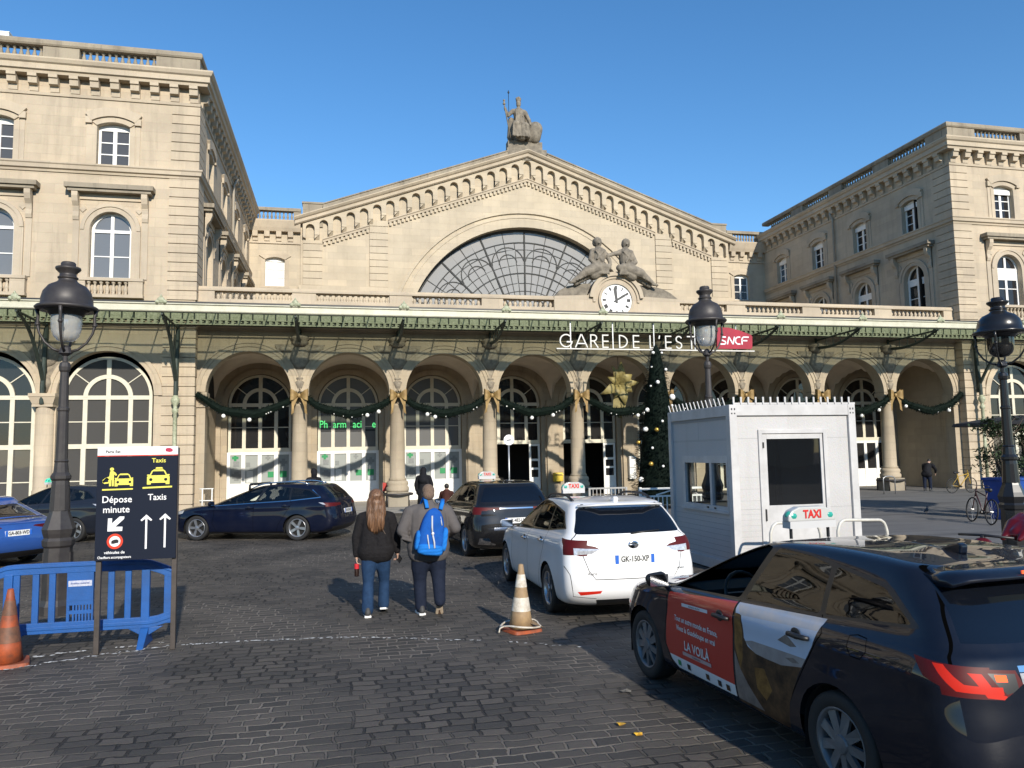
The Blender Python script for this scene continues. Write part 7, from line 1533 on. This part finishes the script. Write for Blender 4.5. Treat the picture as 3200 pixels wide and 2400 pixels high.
g = MB(); g.smooth = True; g.tube([(-.68, -.42, .05), (-1.02, -.42, 2.0), (-1.1, -.42, 2.4)], .045, 8); g.lathe([(.04, 0), (.1, .06), (.1, .12), (.05, .18), (.07, .3), (.09, .34), (.03, .4)], (-1.1, -.42, 2.36), 10); g.build('sceptre', FIGM, st, local=True)
g = MB(); g.smooth = True; g.tube([(-.62, .3, 0), (-.62, .3, 3.6)], .02, 6); g.lathe([(.01, 3.55), (.08, 3.62), (.05, 3.7), (.005, 3.82)], (-.62, .3, 0), 8); g.build('lightning_rod', BLK, st, local=True)
def recline(name, label, s, x0, arms):
    t = thing('statue', label, 'statue', (x0, -.15, 9.6), 0, 'figures above the clock'); X = lambda x: s * x
    sh = [((X(0), 0, 2.0), .19, (X(.02), -.03, 2.08), .2), ((X(.1), .05, 2.0), .14, (X(.12), .05, 2.1), .12), ((0, 0, 1.7), .11, (0, 0, 1.95), .1), ((X(0), 0, 1.15), .3, (X(-.02), 0, 1.55), .3), ((X(-.24), 0, 1.62), .15, (X(.24), 0, 1.62), .15), ((X(.05), 0, .85), .34, (X(.02), 0, 1.2), .28),
          ((X(.1), -.1, .82), .3, (X(.62), -.2, .62), .23), ((X(.62), -.2, .62), .21, (X(1.22), -.14, .2), .1), ((X(1.2), -.15, .17), .09, (X(1.42), -.2, .1), .06), ((X(.1), .1, .8), .28, (X(.55), .05, .5), .22), ((X(.55), .05, .5), .2, (X(1.1), 0, .1), .11),
          ((X(.25), -.05, .55), .28, (X(-.25), -.1, .78), .2), ((X(-.1), -.15, .9), .2, (X(-.4), -.2, .85), .15)]
    for a, b_, c in arms: sh += [(a, .13, b_, .1), (b_, .1, c, .075), (c, .08, (c[0], c[1], c[2] - .06), .06)]
    sh += [((X(.1 + .07 * i), -.26 - .03 * (i % 2), .95 - .03 * i), .028, (X(.5 + .12 * i), -.3 + .04 * (i % 2), .5 - .06 * i), .04) for i in range(6)] + [((X(-.3 + .09 * i), -.3, .95), .025, (X(-.4 + .1 * i), -.28, .55), .05) for i in range(6)] + [((X(-.2), -.27, 1.6), .03, (X(.15), -.31, 1.2), .04), ((X(.2), -.27, 1.6), .03, (X(-.1), -.31, 1.1), .04), ((X(0), -.2, 2.0), .035, (X(0), -.22, 1.96), .04)]
    blob('figure', sh, GREYST, t, .027, 2); return t
recline('statue', 'left reclining stone figure above the station clock', -1, 15.05, [((-.26, 0, 1.6), (-.42, -.12, 1.22), (-.2, -.25, .92)), ((.26, 0, 1.6), (.48, -.12, 1.25), (.5, -.2, .98))])
recline('statue', 'right reclining stone figure above the clock, arm stretched out to the other', 1, 16.38, [((-.26, 0, 1.6), (-.6, -.1, 1.52), (-.92, -.15, 1.4)), ((.26, 0, 1.6), (.42, -.14, 1.15), (.02, -.3, .88))])
g = MB(); slab(g, fp, [(13.0, 9.13), (14.5, 9.2), (14.72, 9.75), (14.2, 9.72), (13.6, 9.6), (13.25, 9.42)], -.45, .05); g.build('rockwork', GREYST, port); g = MB(); slab(g, fp, [(18.95, 9.13), (17.3, 9.2), (17.05, 9.75), (17.6, 9.72), (18.2, 9.6), (18.6, 9.4)], -.45, .05); g.build('rockwork', GREYST, port)
# ------------------------------------------------------------------ people
SKIN = mat('skin', (.42, .27, .2), (.37, .225, .165), 9, .55)
def hand_shapes(w, d, s, curl=.5, spread=.35, sc=1.0):
    # w wrist, d pointing down the hand, s = +1 right hand / -1 left hand; palm faces the thigh
    w = Vector(w); d = Vector(d).normalized(); f = Vector((0, 1, 0)) - d * d.y; f.normalize(); n = Vector((-s, 0, 0)) - d * (-s * d.x); n = (n - f * n.dot(f)).normalized()
    out = [(w, .024 * sc, w + d * .03 * sc, .026 * sc)]
    k = w + d * .088 * sc
    for i, (o, l_) in enumerate(((.03, .068), (.01, .076), (-.01, .071), (-.029, .056))):
        b0 = w + d * .03 * sc + f * o * .6 * sc; b1 = k + f * o * sc - d * .004 * abs(i - 1); out.append((b0, .0135 * sc, b1, .0105 * sc))
        c1 = (d * math.cos(curl * .9) + n * math.sin(curl * .9)); c2 = (d * math.cos(curl * 2) + n * math.sin(curl * 2)); c3 = (d * math.cos(curl * 2.9) + n * math.sin(curl * 2.9))
        p1 = b1 + c1 * l_ * .45 * sc; p2 = p1 + c2 * l_ * .32 * sc; p3 = p2 + c3 * l_ * .25 * sc
        out += [(b1, .0098 * sc, p1, .0088 * sc), (p1, .0088 * sc, p2, .0078 * sc), (p2, .0078 * sc, p3, .0065 * sc)]
    t0 = w + d * .025 * sc + f * .022 * sc; t1 = t0 + (f * .75 + d * .6 + n * .3).normalized() * .042 * sc; t2 = t1 + (d * .8 + f * .35 + n * .5).normalized() * .032 * sc
    out += [(t0, .014 * sc, t1, .0105 * sc), (t1, .0105 * sc, t2, .0085 * sc)]
    return out
def head_shapes(z, y=0, x=0, k=1.0):
    return [((x, y - .012, z + .035), (.076 * k, .096 * k, .092 * k)), ((x, y + .022, z - .035), (.06 * k, .068 * k, .085 * k)), ((x, y + .06, z - .075), .022 * k, (x, y + .068, z - .078), .02 * k), ((x, y + .092 * k, z + .0), .009, (x, y + .104 * k, z - .025), .013), ((x - .028, y + .086 * k, z - .048), .008, (x + .028, y + .086 * k, z - .048), .008),
            ((x - .076 * k, y - .002, z + .012), .011, (x - .076 * k, y - .006, z - .02), .009), ((x + .076 * k, y - .002, z + .012), .011, (x + .076 * k, y - .006, z - .02), .009), ((x, y - .022, z - .15), .052 * k, (x, y - .01, z - .03), .053 * k)]
EYE = mat('eye_dark', (.03, .02, .015), rough=.2); SOLEW = mat('sole_white', (.8, .79, .76), rough=.5); SOLEB = mat('sole_tan', (.42, .33, .24), (.3, .24, .17), 20, .7); SHOED = mat('shoe_dark', (.03, .03, .03), (.05, .05, .05), 20, .7); SHOEB = mat('shoe_brown', (.09, .05, .03), (.06, .035, .02), 20, .6)
def shoe(parent, p, yaw, pitch, m, sole, L_=.27):
    e = bpy.data.objects
    o = blob('shoe', [((0, -.07, .055), .042, (0, .06, .045), .043), ((0, .06, .04), .044, (0, .15, .032), .032), ((0, -.065, .06), .04, (0, -.055, .105), .04), ((.006, .1, .035), .04, (.004, .12, .03), .038)], m, parent, .009, 5)
    o.location = p; o.rotation_euler = (pitch, 0, yaw)
    s = MB(); out = [(-.04, -.1), (0, -.115), (.04, -.1), (.038, 0), (.05, .1), (.035, .17), (0, .192), (-.033, .17), (-.045, .1), (-.036, 0)]; s.prism([(a * 1.12, b_ * 1.03) for a, b_ in out], lambda q: (q[0], q[1], 0), lambda q: (q[0] * 1.02, q[1] * 1.01, .026)); s.build('sole', sole, o, local=True, bevel=.006); return o
def eyes(t, z, y=0, x=0):
    for s in (-1, 1): g = MB(); g.smooth = True; g.ball((x + s * .03, y + .079, z + .004), .012, 6); g.build('eye', EYE, t, local=True)
def cloth(name, c1, c2, sc=30, bump=.3): return mat(name, c1, c2, sc, .85, bump=bump, bscale=sc * 2, spec=.2)
KNIT = cloth('black_knit', (.009, .008, .009), (.014, .013, .014), 20, .6); DENIM = cloth('blue_denim', (.018, .046, .105), (.012, .032, .075), 12); DENIMD = cloth('dark_denim', (.008, .012, .025), (.012, .017, .034), 12); JACK = cloth('grey_jacket', (.105, .095, .092), (.085, .077, .075), 6); COATB = cloth('black_coat', (.008, .008, .01), (.012, .012, .015), 8)
hm, nt, b = nodes('brown_hair'); tc = N(nt, 'ShaderNodeTexCoord'); mp = N(nt, 'ShaderNodeMapping'); mp.inputs['Scale'].default_value = (70, 70, 2.2); L(nt, tc.outputs['Object'], mp.inputs[0]); no = N(nt, 'ShaderNodeTexNoise', i_Scale=1, i_Detail=4); L(nt, mp.outputs[0], no.inputs['Vector']); L(nt, mix(nt, ramp(nt, no.outputs[0], .35, .68), (.075, .036, .018), (.22, .115, .058)), b.inputs['Base Color']); b.inputs['Roughness'].default_value = .42
bp = N(nt, 'ShaderNodeBump', i_Strength=.9, i_Distance=.01); L(nt, no.outputs[0], bp.inputs['Height']); L(nt, bp.outputs[0], b.inputs['Normal']); HAIR = hm
SHORT = mat('short_brown_hair', (.13, .085, .058), (.2, .135, .095), 60, .8, bump=.6, bscale=220); DKHAIR = mat('black_hair', (.012, .01, .01), (.02, .017, .015), 40, .6)
# woman
wm = thing('person', 'woman with long brown hair, black jumper and blue jeans walking away', 'person', (4.14, -21.82, 0), -.03, 'people in the forecourt')
lw, rw = (-.262, .0, .80), (.285, .07, .825)
blob('body', head_shapes(1.535) + [((0, 0, 1.3), .1, (0, -.01, 1.4), .055), ((0, 0, .9), .12, (0, 0, 1.3), .12), ((-.19, 0, 1.32), .045, (-.262, 0, 1.04), .038), ((-.262, 0, 1.04), .036, lw, .024), ((.19, 0, 1.32), .045, (.27, .0, 1.06), .038), ((.27, 0, 1.06), .036, rw, .024), ((-.085, -.01, .88), .07, (-.1, -.02, .45), .05), ((-.1, -.02, .45), .05, (-.115, -.07, .1), .035), ((.085, 0, .88), .07, (.11, .12, .45), .05), ((.11, .12, .45), .05, (.1, .17, .14), .035), ((-.19, 0, 1.32), .05, (.19, 0, 1.32), .05)] + hand_shapes(lw, (.05, .02, -1), -1, .55) + hand_shapes(rw, (.08, .3, -1), 1, .6), SKIN, wm, .0075, 3)
eyes(wm, 1.535)
blob('jumper', [((-.075, -.01, .95), .158, (-.065, 0, 1.25), .14), ((.075, -.01, .95), .158, (.065, 0, 1.25), .14), ((-.14, 0, 1.315), .075, (.14, 0, 1.315), .075), ((0, -.04, 1.2), .12, (0, -.02, 1.34), .085), ((-.095, -.012, .87), .158, (.095, -.012, .87), .158), ((-.085, -.012, .83), .15, (.085, -.012, .83), .15), ((-.19, 0, 1.3), .075, (-.265, -.005, 1.04), .064), ((-.265, -.005, 1.04), .064, (-.263, 0, .85), .05), ((.19, 0, 1.3), .075, (.272, 0, 1.06), .064), ((.272, 0, 1.06), .064, (.285, .062, .87), .05), ((0, 0, 1.36), .065, (0, 0, 1.42), .06), ((-.263, 0, .86), .052, (-.262, 0, .81), .046), ((.284, .06, .88), .052, (.286, .068, .835), .046)], KNIT, wm, .014, 6)
blob('trousers', [((-.08, -.015, .82), .122, (-.1, -.02, .62), .1), ((.08, -.01, .82), .122, (.095, .06, .62), .1), ((-.1, -.02, .62), .098, (-.105, -.02, .45), .076), ((-.105, -.02, .45), .075, (-.115, -.07, .09), .082), ((.095, .06, .62), .098, (.11, .13, .45), .075), ((.11, .13, .45), .074, (.1, .17, .11), .08)], DENIM, wm, .014, 6)
shoe(wm, (-.115, -.06, 0), .05, 0, SHOED, SOLEW); shoe(wm, (.1, .2, .03), -.06, -.2, SHOED, SOLEW)
blob('hair', [((0, -.015, 1.585), (.104, .124, .106)), ((-.05, -.06, 1.52), .075, (-.075, -.09, 1.36), .062), ((.05, -.06, 1.52), .075, (.075, -.09, 1.36), .06), ((0, -.09, 1.5), .085, (0, -.115, 1.3), .07), ((-.075, -.09, 1.36), .062, (-.085, -.125, 1.2), .036), ((.075, -.09, 1.36), .06, (.06, -.125, 1.22), .032), ((-.04, -.12, 1.33), .06, (-.05, -.14, 1.14), .028), ((.02, -.12, 1.33), .06, (.0, -.14, 1.16), .028), ((-.02, -.12, 1.3), .055, (-.02, -.14, 1.17), .03), ((-.075, -.02, 1.53), .04, (-.1, -.06, 1.36), .035), ((.075, -.02, 1.53), .04, (.1, -.06, 1.38), .035)], HAIR, wm, .01, 3)
g = MB(); g.smooth = True; q = random.Random(8)
for i in range(90):
    x0 = q.uniform(-.085, .085); x1 = x0 * 1.15 + q.uniform(-.02, .02); zt_, zb = q.uniform(1.42, 1.6), q.uniform(1.11, 1.22) - .04 * (abs(x0) < .04)
    g.tube([(x0 * .8, -.118 - .03 * (1 - abs(x0) / .09), zt_), (x0 * 1.2, -.16 - .025 * (1 - abs(x0) / .09), lerp(zt_, zb, .45)), (x1 * 1.05, -.165, zb + .06), (x1, -.15, zb)], [.006, .008, .006, .002], 4)
g.build('hair_strand', HAIR, [c for c in kids(wm) if c.name.startswith('hair')][0], local=True)
g = MB(); g.smooth = True; g.tube([(.02, -.145, 1.27), (.1, -.15, 1.12), (.17, -.11, 1.0), (.2, 0, .92)], .006, 5); g.build('bag_strap', mat('strap_brown', (.1, .07, .05), rough=.7), wm, local=True)
t = thing('bottle', 'small dark bottle with a red label in the left hand of the woman', 'bottle', (4.14 - .258, -21.82 + .01, .525)); g = MB(); g.smooth = True; g.lathe([(.028, 0), (.031, .01), (.031, .1), (.028, .12), (.031, .13), (.03, .17), (.014, .205), (.014, .215)], (0, 0, 0), 16); g.build('glass', mat('cola_dark', (.02, .008, .005), rough=.1, coat=1), t, local=True); g = MB(); g.smooth = True; g.lathe([(.0318, .1), (.0318, .17)], (0, 0, 0), 16, caps=False); g.build('label', mat('label_red', (.5, .02, .03), rough=.4), t, local=True); g = MB(); g.smooth = True; g.lathe([(.016, .21), (.016, .232), (.012, .235)], (0, 0, 0), 12); g.build('cap', SW, t, local=True)
t = thing('phone', 'black phone in the right hand of the woman', 'phone', (4.14 + .32, -21.82 + .11, .715), .4); t.rotation_euler = (.5, .95, .1); g = MB(); g.prism(rounded([(-.037, -.078), (.037, -.078), (.037, .078), (-.037, .078)], .01), lambda p: (p[0], p[1], -.004), lambda p: (p[0], p[1], .004)); g.build('case', BLK, t, local=True, bevel=.002); g = MB(); g.box(-.033, .033, -.072, .072, .0045, .005); g.build('screen', mat('phone_screen', (.01, .01, .012), rough=.08), t, local=True)
# man
mn = thing('person', 'man with short hair, grey jacket and a blue rucksack walking away', 'person', (4.83, -22.0, 0), .02, 'people in the forecourt')
lw, rw = (-.265, .12, .985), (.27, .2, 1.0)
blob('body', head_shapes(1.6) + [((0, 0, 1.36), .1, (0, -.01, 1.46), .06), ((0, 0, .95), .14, (0, 0, 1.35), .14), ((-.21, 0, 1.38), .05, (-.315, -.03, 1.13), .042), ((-.315, -.03, 1.13), .04, lw, .027), ((.21, 0, 1.38), .05, (.325, -.02, 1.14), .042), ((.325, -.02, 1.14), .04, rw, .027), ((-.1, 0, .88), .08, (-.11, .07, .46), .055), ((-.11, .07, .46), .055, (-.1, .06, .12), .04), ((.1, 0, .88), .08, (.135, .0, .46), .055), ((.135, .0, .46), .055, (.135, -.1, .19), .04), ((-.2, 0, 1.38), .06, (.2, 0, 1.38), .06)] + hand_shapes(lw, (.12, .35, -.9), -1, .6, sc=1.08) + hand_shapes(rw, (-.1, .7, -.5), 1, .7, sc=1.08), SKIN, mn, .008, 3)
eyes(mn, 1.6)
blob('jacket', [((-.1, -.0, .95), .178, (-.1, 0, 1.3), .168), ((.1, -.0, .95), .178, (.1, 0, 1.3), .168), ((-.17, 0, 1.375), .1, (.17, 0, 1.375), .1), ((0, -.03, 1.3), .16, (0, -.02, 1.42), .11), ((-.11, 0, .90), .18, (.11, 0, .90), .18), ((-.25, 0, 1.36), .095, (-.35, -.035, 1.13), .084), ((-.35, -.035, 1.13), .084, (-.28, .1, 1.01), .062), ((.25, 0, 1.36), .095, (.36, -.025, 1.14), .084), ((.36, -.025, 1.14), .084, (.275, .18, 1.02), .062), ((0, -.02, 1.44), .08, (0, -.015, 1.5), .074), ((-.11, 0, .84), .172, (.11, 0, .84), .172)] + [((-.3 + .02 * i, -.1, 1.1 - .05 * i), .02, (-.38 + .01 * i, -.09, 1.13 - .05 * i), .018) for i in range(3)], JACK, mn, .012, 4)
blob('trousers', [((-.1, 0, .80), .138, (-.115, .04, .62), .118), ((.1, 0, .80), .138, (.125, .03, .62), .118), ((-.115, .04, .62), .114, (-.11, .08, .46), .093), ((-.11, .08, .46), .093, (-.1, .06, .1), .08), ((.125, .03, .62), .114, (.135, .0, .46), .093), ((.135, .0, .46), .093, (.135, -.1, .19), .078)], DENIMD, mn, .015, 5)
shoe(mn, (-.1, .07, 0), .12, 0, SHOED, SOLEW); o = shoe(mn, (.135, -.06, .10), -.05, -1.0, SHOEB, SOLEB)
blob('hair', [((0, -.015, 1.645), (.086, .107, .098)), ((0, -.06, 1.6), (.08, .072, .08))], SHORT, mn, .009, 3)
g = MB(); g.smooth = True; g.tube([(-.265 + .032 * math.cos(a), .115 + .03 * math.sin(a), 1.0) for a in [2 * PI * i / 14 for i in range(14)]], .007, 6, closed=True); g.build('watch', BLK, mn, local=True)
bk = thing('backpack', 'bright blue rucksack with pale straps on the back of the man', 'backpack', (4.845, -22.0, 1.12), .02); bk.rotation_euler = (0, .14, .02); bk.scale = (1.12, 1.05, 1.24); BKP = cloth('blue_nylon', (.008, .085, .36), (.006, .065, .29), 5, .15); BKP2 = cloth('blue_nylon_light', (.012, .16, .52), (.01, .13, .45), 5, .15); GREYS = mat('strap_grey', (.42, .45, .5), rough=.6)
def pack(name, z0, z1, wf, df, y0, m, cx=0):
    g = MB(); g.smooth = True; nz, nn = 18, 24; vs = []
    for j in range(nz + 1):
        t = j / nz; e = max(.05, (1 - abs(2 * t - 1) ** 5)) ** .5; w_ = wf(t) * e; d_ = df(t) * e; z = lerp(z0, z1, t)
        for i in range(nn): a = 2 * PI * i / nn; c_, s_ = math.cos(a), math.sin(a); vs.append((cx + w_ * abs(c_) ** .6 * (1 if c_ > 0 else -1), y0 - d_ * abs(s_) ** .6 * (1 if s_ > 0 else -1) + .006 * math.sin(23 * t + 5 * a), z))
    g.add(vs, [(j * nn + i, j * nn + (i + 1) % nn, (j + 1) * nn + (i + 1) % nn, (j + 1) * nn + i) for j in range(nz) for i in range(nn)] + [tuple(range(nn)), tuple(nz * nn + i for i in range(nn))]); return g.build(name, m, bk, local=True)
pack('bag', -.24, .25, lambda t: .165 - .075 * t ** 2, lambda t: .105 - .03 * t, -.225, BKP)
pack('pocket', -.25, -.12, lambda t: .15, lambda t: .09, -.262, BKP2); pack('pocket', -.2, .06, lambda t: .035, lambda t: .075, -.225, BKP2, .158); pack('pocket', -.21, .0, lambda t: .03, lambda t: .07, -.225, BKP2, -.155)
for pts, r_ in (([(-.03, -.302, .17), (-.015, -.32, .05), (-.005, -.326, .0)], .011), ([(0, -.33, -.02), (.03, -.336, -.1), (.04, -.356, -.16)], .011), ([(-.06, -.328, -.03), (-.04, -.334, -.1), (-.02, -.352, -.17)], .008), ([(.07, -.29, .17), (.1, -.3, .08)], .008)): g = MB(); g.smooth = True; g.tube(pts, r_, 6); g.build('strip', GREYS, bk, local=True)
g = MB(); g.smooth = True; g.ball((0, -.336, -.012), .017, 7); g.build('buckle', SW, bk, local=True)
for s in (-1, 1): g = MB(); g.smooth = True; g.tube([(s * .08, -.15, .24), (s * .1, -.09, .31), (s * .11, .0, .34), (s * .12, .11, .26), (s * .15, .15, .1), (s * .18, .06, -.08), (s * .15, -.14, -.17)], .026, 8, flat=.5); g.build('shoulder_strap', BKP2, bk, local=True)
# people farther off
def far_person(label, loc, rz, kind):
    t = thing('person', label, 'person', (loc[0], loc[1], .016), rz, 'people in the forecourt')
    bend = .75 if kind == 'bent' else 0
    def B(p): x, y, z = p; zz = z - .9; return (x, y + math.sin(bend) * max(0, zz), .9 + math.cos(bend) * zz if zz > 0 else z)
    T = lambda sh: [(B(s[0]), s[1], B(s[2]), s[3]) if len(s) == 4 else (B(s[0]), s[1]) for s in sh]
    if kind == 'crouch':
        lw = (-.2, .38, .42); rw = (.2, .38, .42)
        blob('body', [((p[0][0], p[0][1] + .12, p[0][2] - .62), p[1]) if len(p) == 2 else ((p[0][0], p[0][1] + .12, p[0][2] - .62), p[1], (p[2][0], p[2][1] + .12, p[2][2] - .62), p[3]) for p in head_shapes(1.57)] + [((0, .0, .35), .13, (0, .1, .78), .12), ((-.18, .1, .75), .05, (-.24, .25, .52), .045), ((-.24, .25, .52), .04, lw, .03), ((.18, .1, .75), .05, (.24, .25, .52), .045), ((.24, .25, .52), .04, rw, .03), ((-.1, 0, .3), .08, (-.14, .38, .42), .07), ((-.14, .38, .42), .06, (-.12, .2, .06), .045), ((.1, 0, .3), .08, (.14, .38, .42), .07), ((.14, .38, .42), .06, (.12, .2, .06), .045)] + hand_shapes(lw, (.3, .6, -.5), -1, .5) + hand_shapes(rw, (-.3, .6, -.5), 1, .5), SKIN, t, .012, 3)
        blob('jacket', [((0, -.02, .35), .19, (0, .08, .72), .17), ((-.17, .1, .74), .085, (-.25, .25, .52), .07), ((-.25, .25, .52), .07, (-.21, .35, .43), .05), ((.17, .1, .74), .085, (.25, .25, .52), .07), ((.25, .25, .52), .07, (.21, .35, .43), .05)], cloth('rust_jacket', (.06, .022, .016), (.04, .015, .012), 8), t, .02, 5)
        blob('trousers', [((-.1, 0, .28), .11, (-.14, .38, .42), .09), ((-.14, .38, .42), .085, (-.12, .2, .1), .065), ((.1, 0, .28), .11, (.14, .38, .42), .09), ((.14, .38, .42), .085, (.12, .2, .1), .065)], COATB, t, .02, 5)
        blob('hair', [((0, .1, .99), (.09, .105, .095))], DKHAIR, t, .014, 3)
        for s in (-1, 1): shoe(t, (s * .12, .2, 0), 0, 0, SHOED, SHOED)
        return t
    lw, rw = ((-.27, .05, .84), (.27, .05, .84)) if kind != 'bent' else ((-.22, .42, 1.0), (.22, .42, 1.0))
    blob('body', T(head_shapes(1.56)) + T([((0, 0, 1.3), .1, (0, -.01, 1.42), .055), ((0, 0, .9), .13, (0, 0, 1.3), .13)]) + [(B((-.2, 0, 1.34)), .05, ((-.27, .02, 1.08) if not bend else (-.27, .45, 1.0)), .04), (((-.27, .02, 1.08) if not bend else (-.27, .45, 1.0)), .04, lw if not bend else (-.2, .62, .82), .027), (B((.2, 0, 1.34)), .05, ((.27, .02, 1.08) if not bend else (.27, .45, 1.0)), .04), (((.27, .02, 1.08) if not bend else (.27, .45, 1.0)), .04, rw if not bend else (.2, .62, .82), .027), ((-.1, 0, .9), .08, (-.1, -.05, .1), .04), ((.1, 0, .9), .08, (.1, .1, .1), .04)] + hand_shapes(lw if not bend else (-.2, .62, .82), (0, .2, -1), -1, .5) + hand_shapes(rw if not bend else (.2, .62, .82), (0, .2, -1), 1, .5), SKIN, t, .012, 3)
    long = kind == 'robe'
    coat = T([((0, 0, .92), .185, (0, 0, 1.28), .16), ((-.15, 0, 1.33), .09, (.15, 0, 1.33), .09), ((-.08, 0, .8), .17, (.08, 0, .8), .17)])
    if not bend: coat += [((-.2, 0, 1.32), .085, (-.28, .02, 1.08), .075), ((-.28, .02, 1.08), .075, (-.27, .05, .88), .055), ((.2, 0, 1.32), .085, (.28, .02, 1.08), .075), ((.28, .02, 1.08), .075, (.27, .05, .88), .055)]
    else: coat += [(B((-.2, 0, 1.32)), .085, (-.27, .45, 1.0), .07), ((-.27, .45, 1.0), .07, (-.21, .6, .85), .05), (B((.2, 0, 1.32)), .085, (.27, .45, 1.0), .07), ((.27, .45, 1.0), .07, (.21, .6, .85), .05)]
    if long: coat += [((0, 0, .8), .2, (0, .02, .12), .26)]
    blob('coat' if not long else 'robe', coat, COATB, t, .02, 5)
    if not long: blob('trousers', [((-.09, 0, .86), .12, (-.11, -.01, .46), .085), ((-.11, -.01, .46), .085, (-.1, -.06, .1), .068), ((.09, 0, .86), .12, (.11, .06, .46), .085), ((.11, .06, .46), .085, (.1, .1, .1), .068)], DENIMD, t, .02, 5)
    if kind == 'hood': blob('hood', [((0, -.02, 1.6), (.115, .125, .13)), ((0, -.03, 1.42), .1, (0, -.05, 1.52), .11)], COATB, t, .016, 4)
    elif kind == 'robe': blob('headscarf', [((0, -.03, 1.58), (.11, .125, .125)), ((0, -.06, 1.5), .11, (0, -.08, 1.25), .17), ((0, .02, 1.4), .1, (0, .03, 1.3), .14), ((.1, -.1, 1.3), .1, (.2, -.12, 1.05), .05)], COATB, t, .016, 4)
    else: blob('hair', T([((0, -.02, 1.61), (.085, .1, .09))]), DKHAIR, t, .014, 3)
    for s, y in ((-1, -.05), (1, .1)): shoe(t, (s * .1, y, 0), 0, 0, SHOED, SHOED)
    return t
far_person('person in a dark hooded coat standing beyond the dark blue estate car', (2.72, -4.2), .4, 'hood'); far_person('person in black robe and headscarf walking near the third arch', (6.55, -5.0), -.3, 'robe')
far_person('dark haired person in a rust jacket crouching beyond the black taxi', (7.38, -4.9), -.2, 'crouch'); far_person('person in dark clothes bending forward under the last arch', (30.95, -1.0), -1.0, 'bent')
# ------------------------------------------------------------------ the street behind the viewer, met only in reflections
ob = thing('apartment_building', 'pale apartment block across the street, mirrored in the car and station windows', 'building', (10, -95, 0))
fo = Fr((10, -92, 0), (-1, 0, 0), (0, 1, 0)); hs = [seg(-46 + 2.9 * i, .65, 4.6 + 3.3 * j, 6.6 + 3.3 * j, .1, 3) for i in range(33) for j in range(4)]
g = MB(); panel(g, fo, [(-50, 0), (50, 0), (50, 18), (-50, 18)], hs, 0, .25); g.build('wall', stone('street_stone', (.42, .37, .29), (.33, .28, .21), bw=1.5, bh=.5), ob)
g = MB(); g.box(-39.5, 59.5, -93.2, -92.9, .1, 17.5); g.build('glazing', PANED, ob)
g = MB()
for z in (4.1, 7.4, 17.4): fbox(g, fo, -50, 50, z, z + .25, 0, .3)
g.build('balcony_ledge', TRIM, ob); g = MB(); g.hexa([(-40, -92.1, 18), (60, -92.1, 18), (-40, -104, 18), (60, -104, 18), (-39, -94.5, 21.5), (59, -94.5, 21.5), (-39, -102, 21.5), (59, -102, 21.5)]); g.build('roof', bpy.data.materials['zinc'], ob)
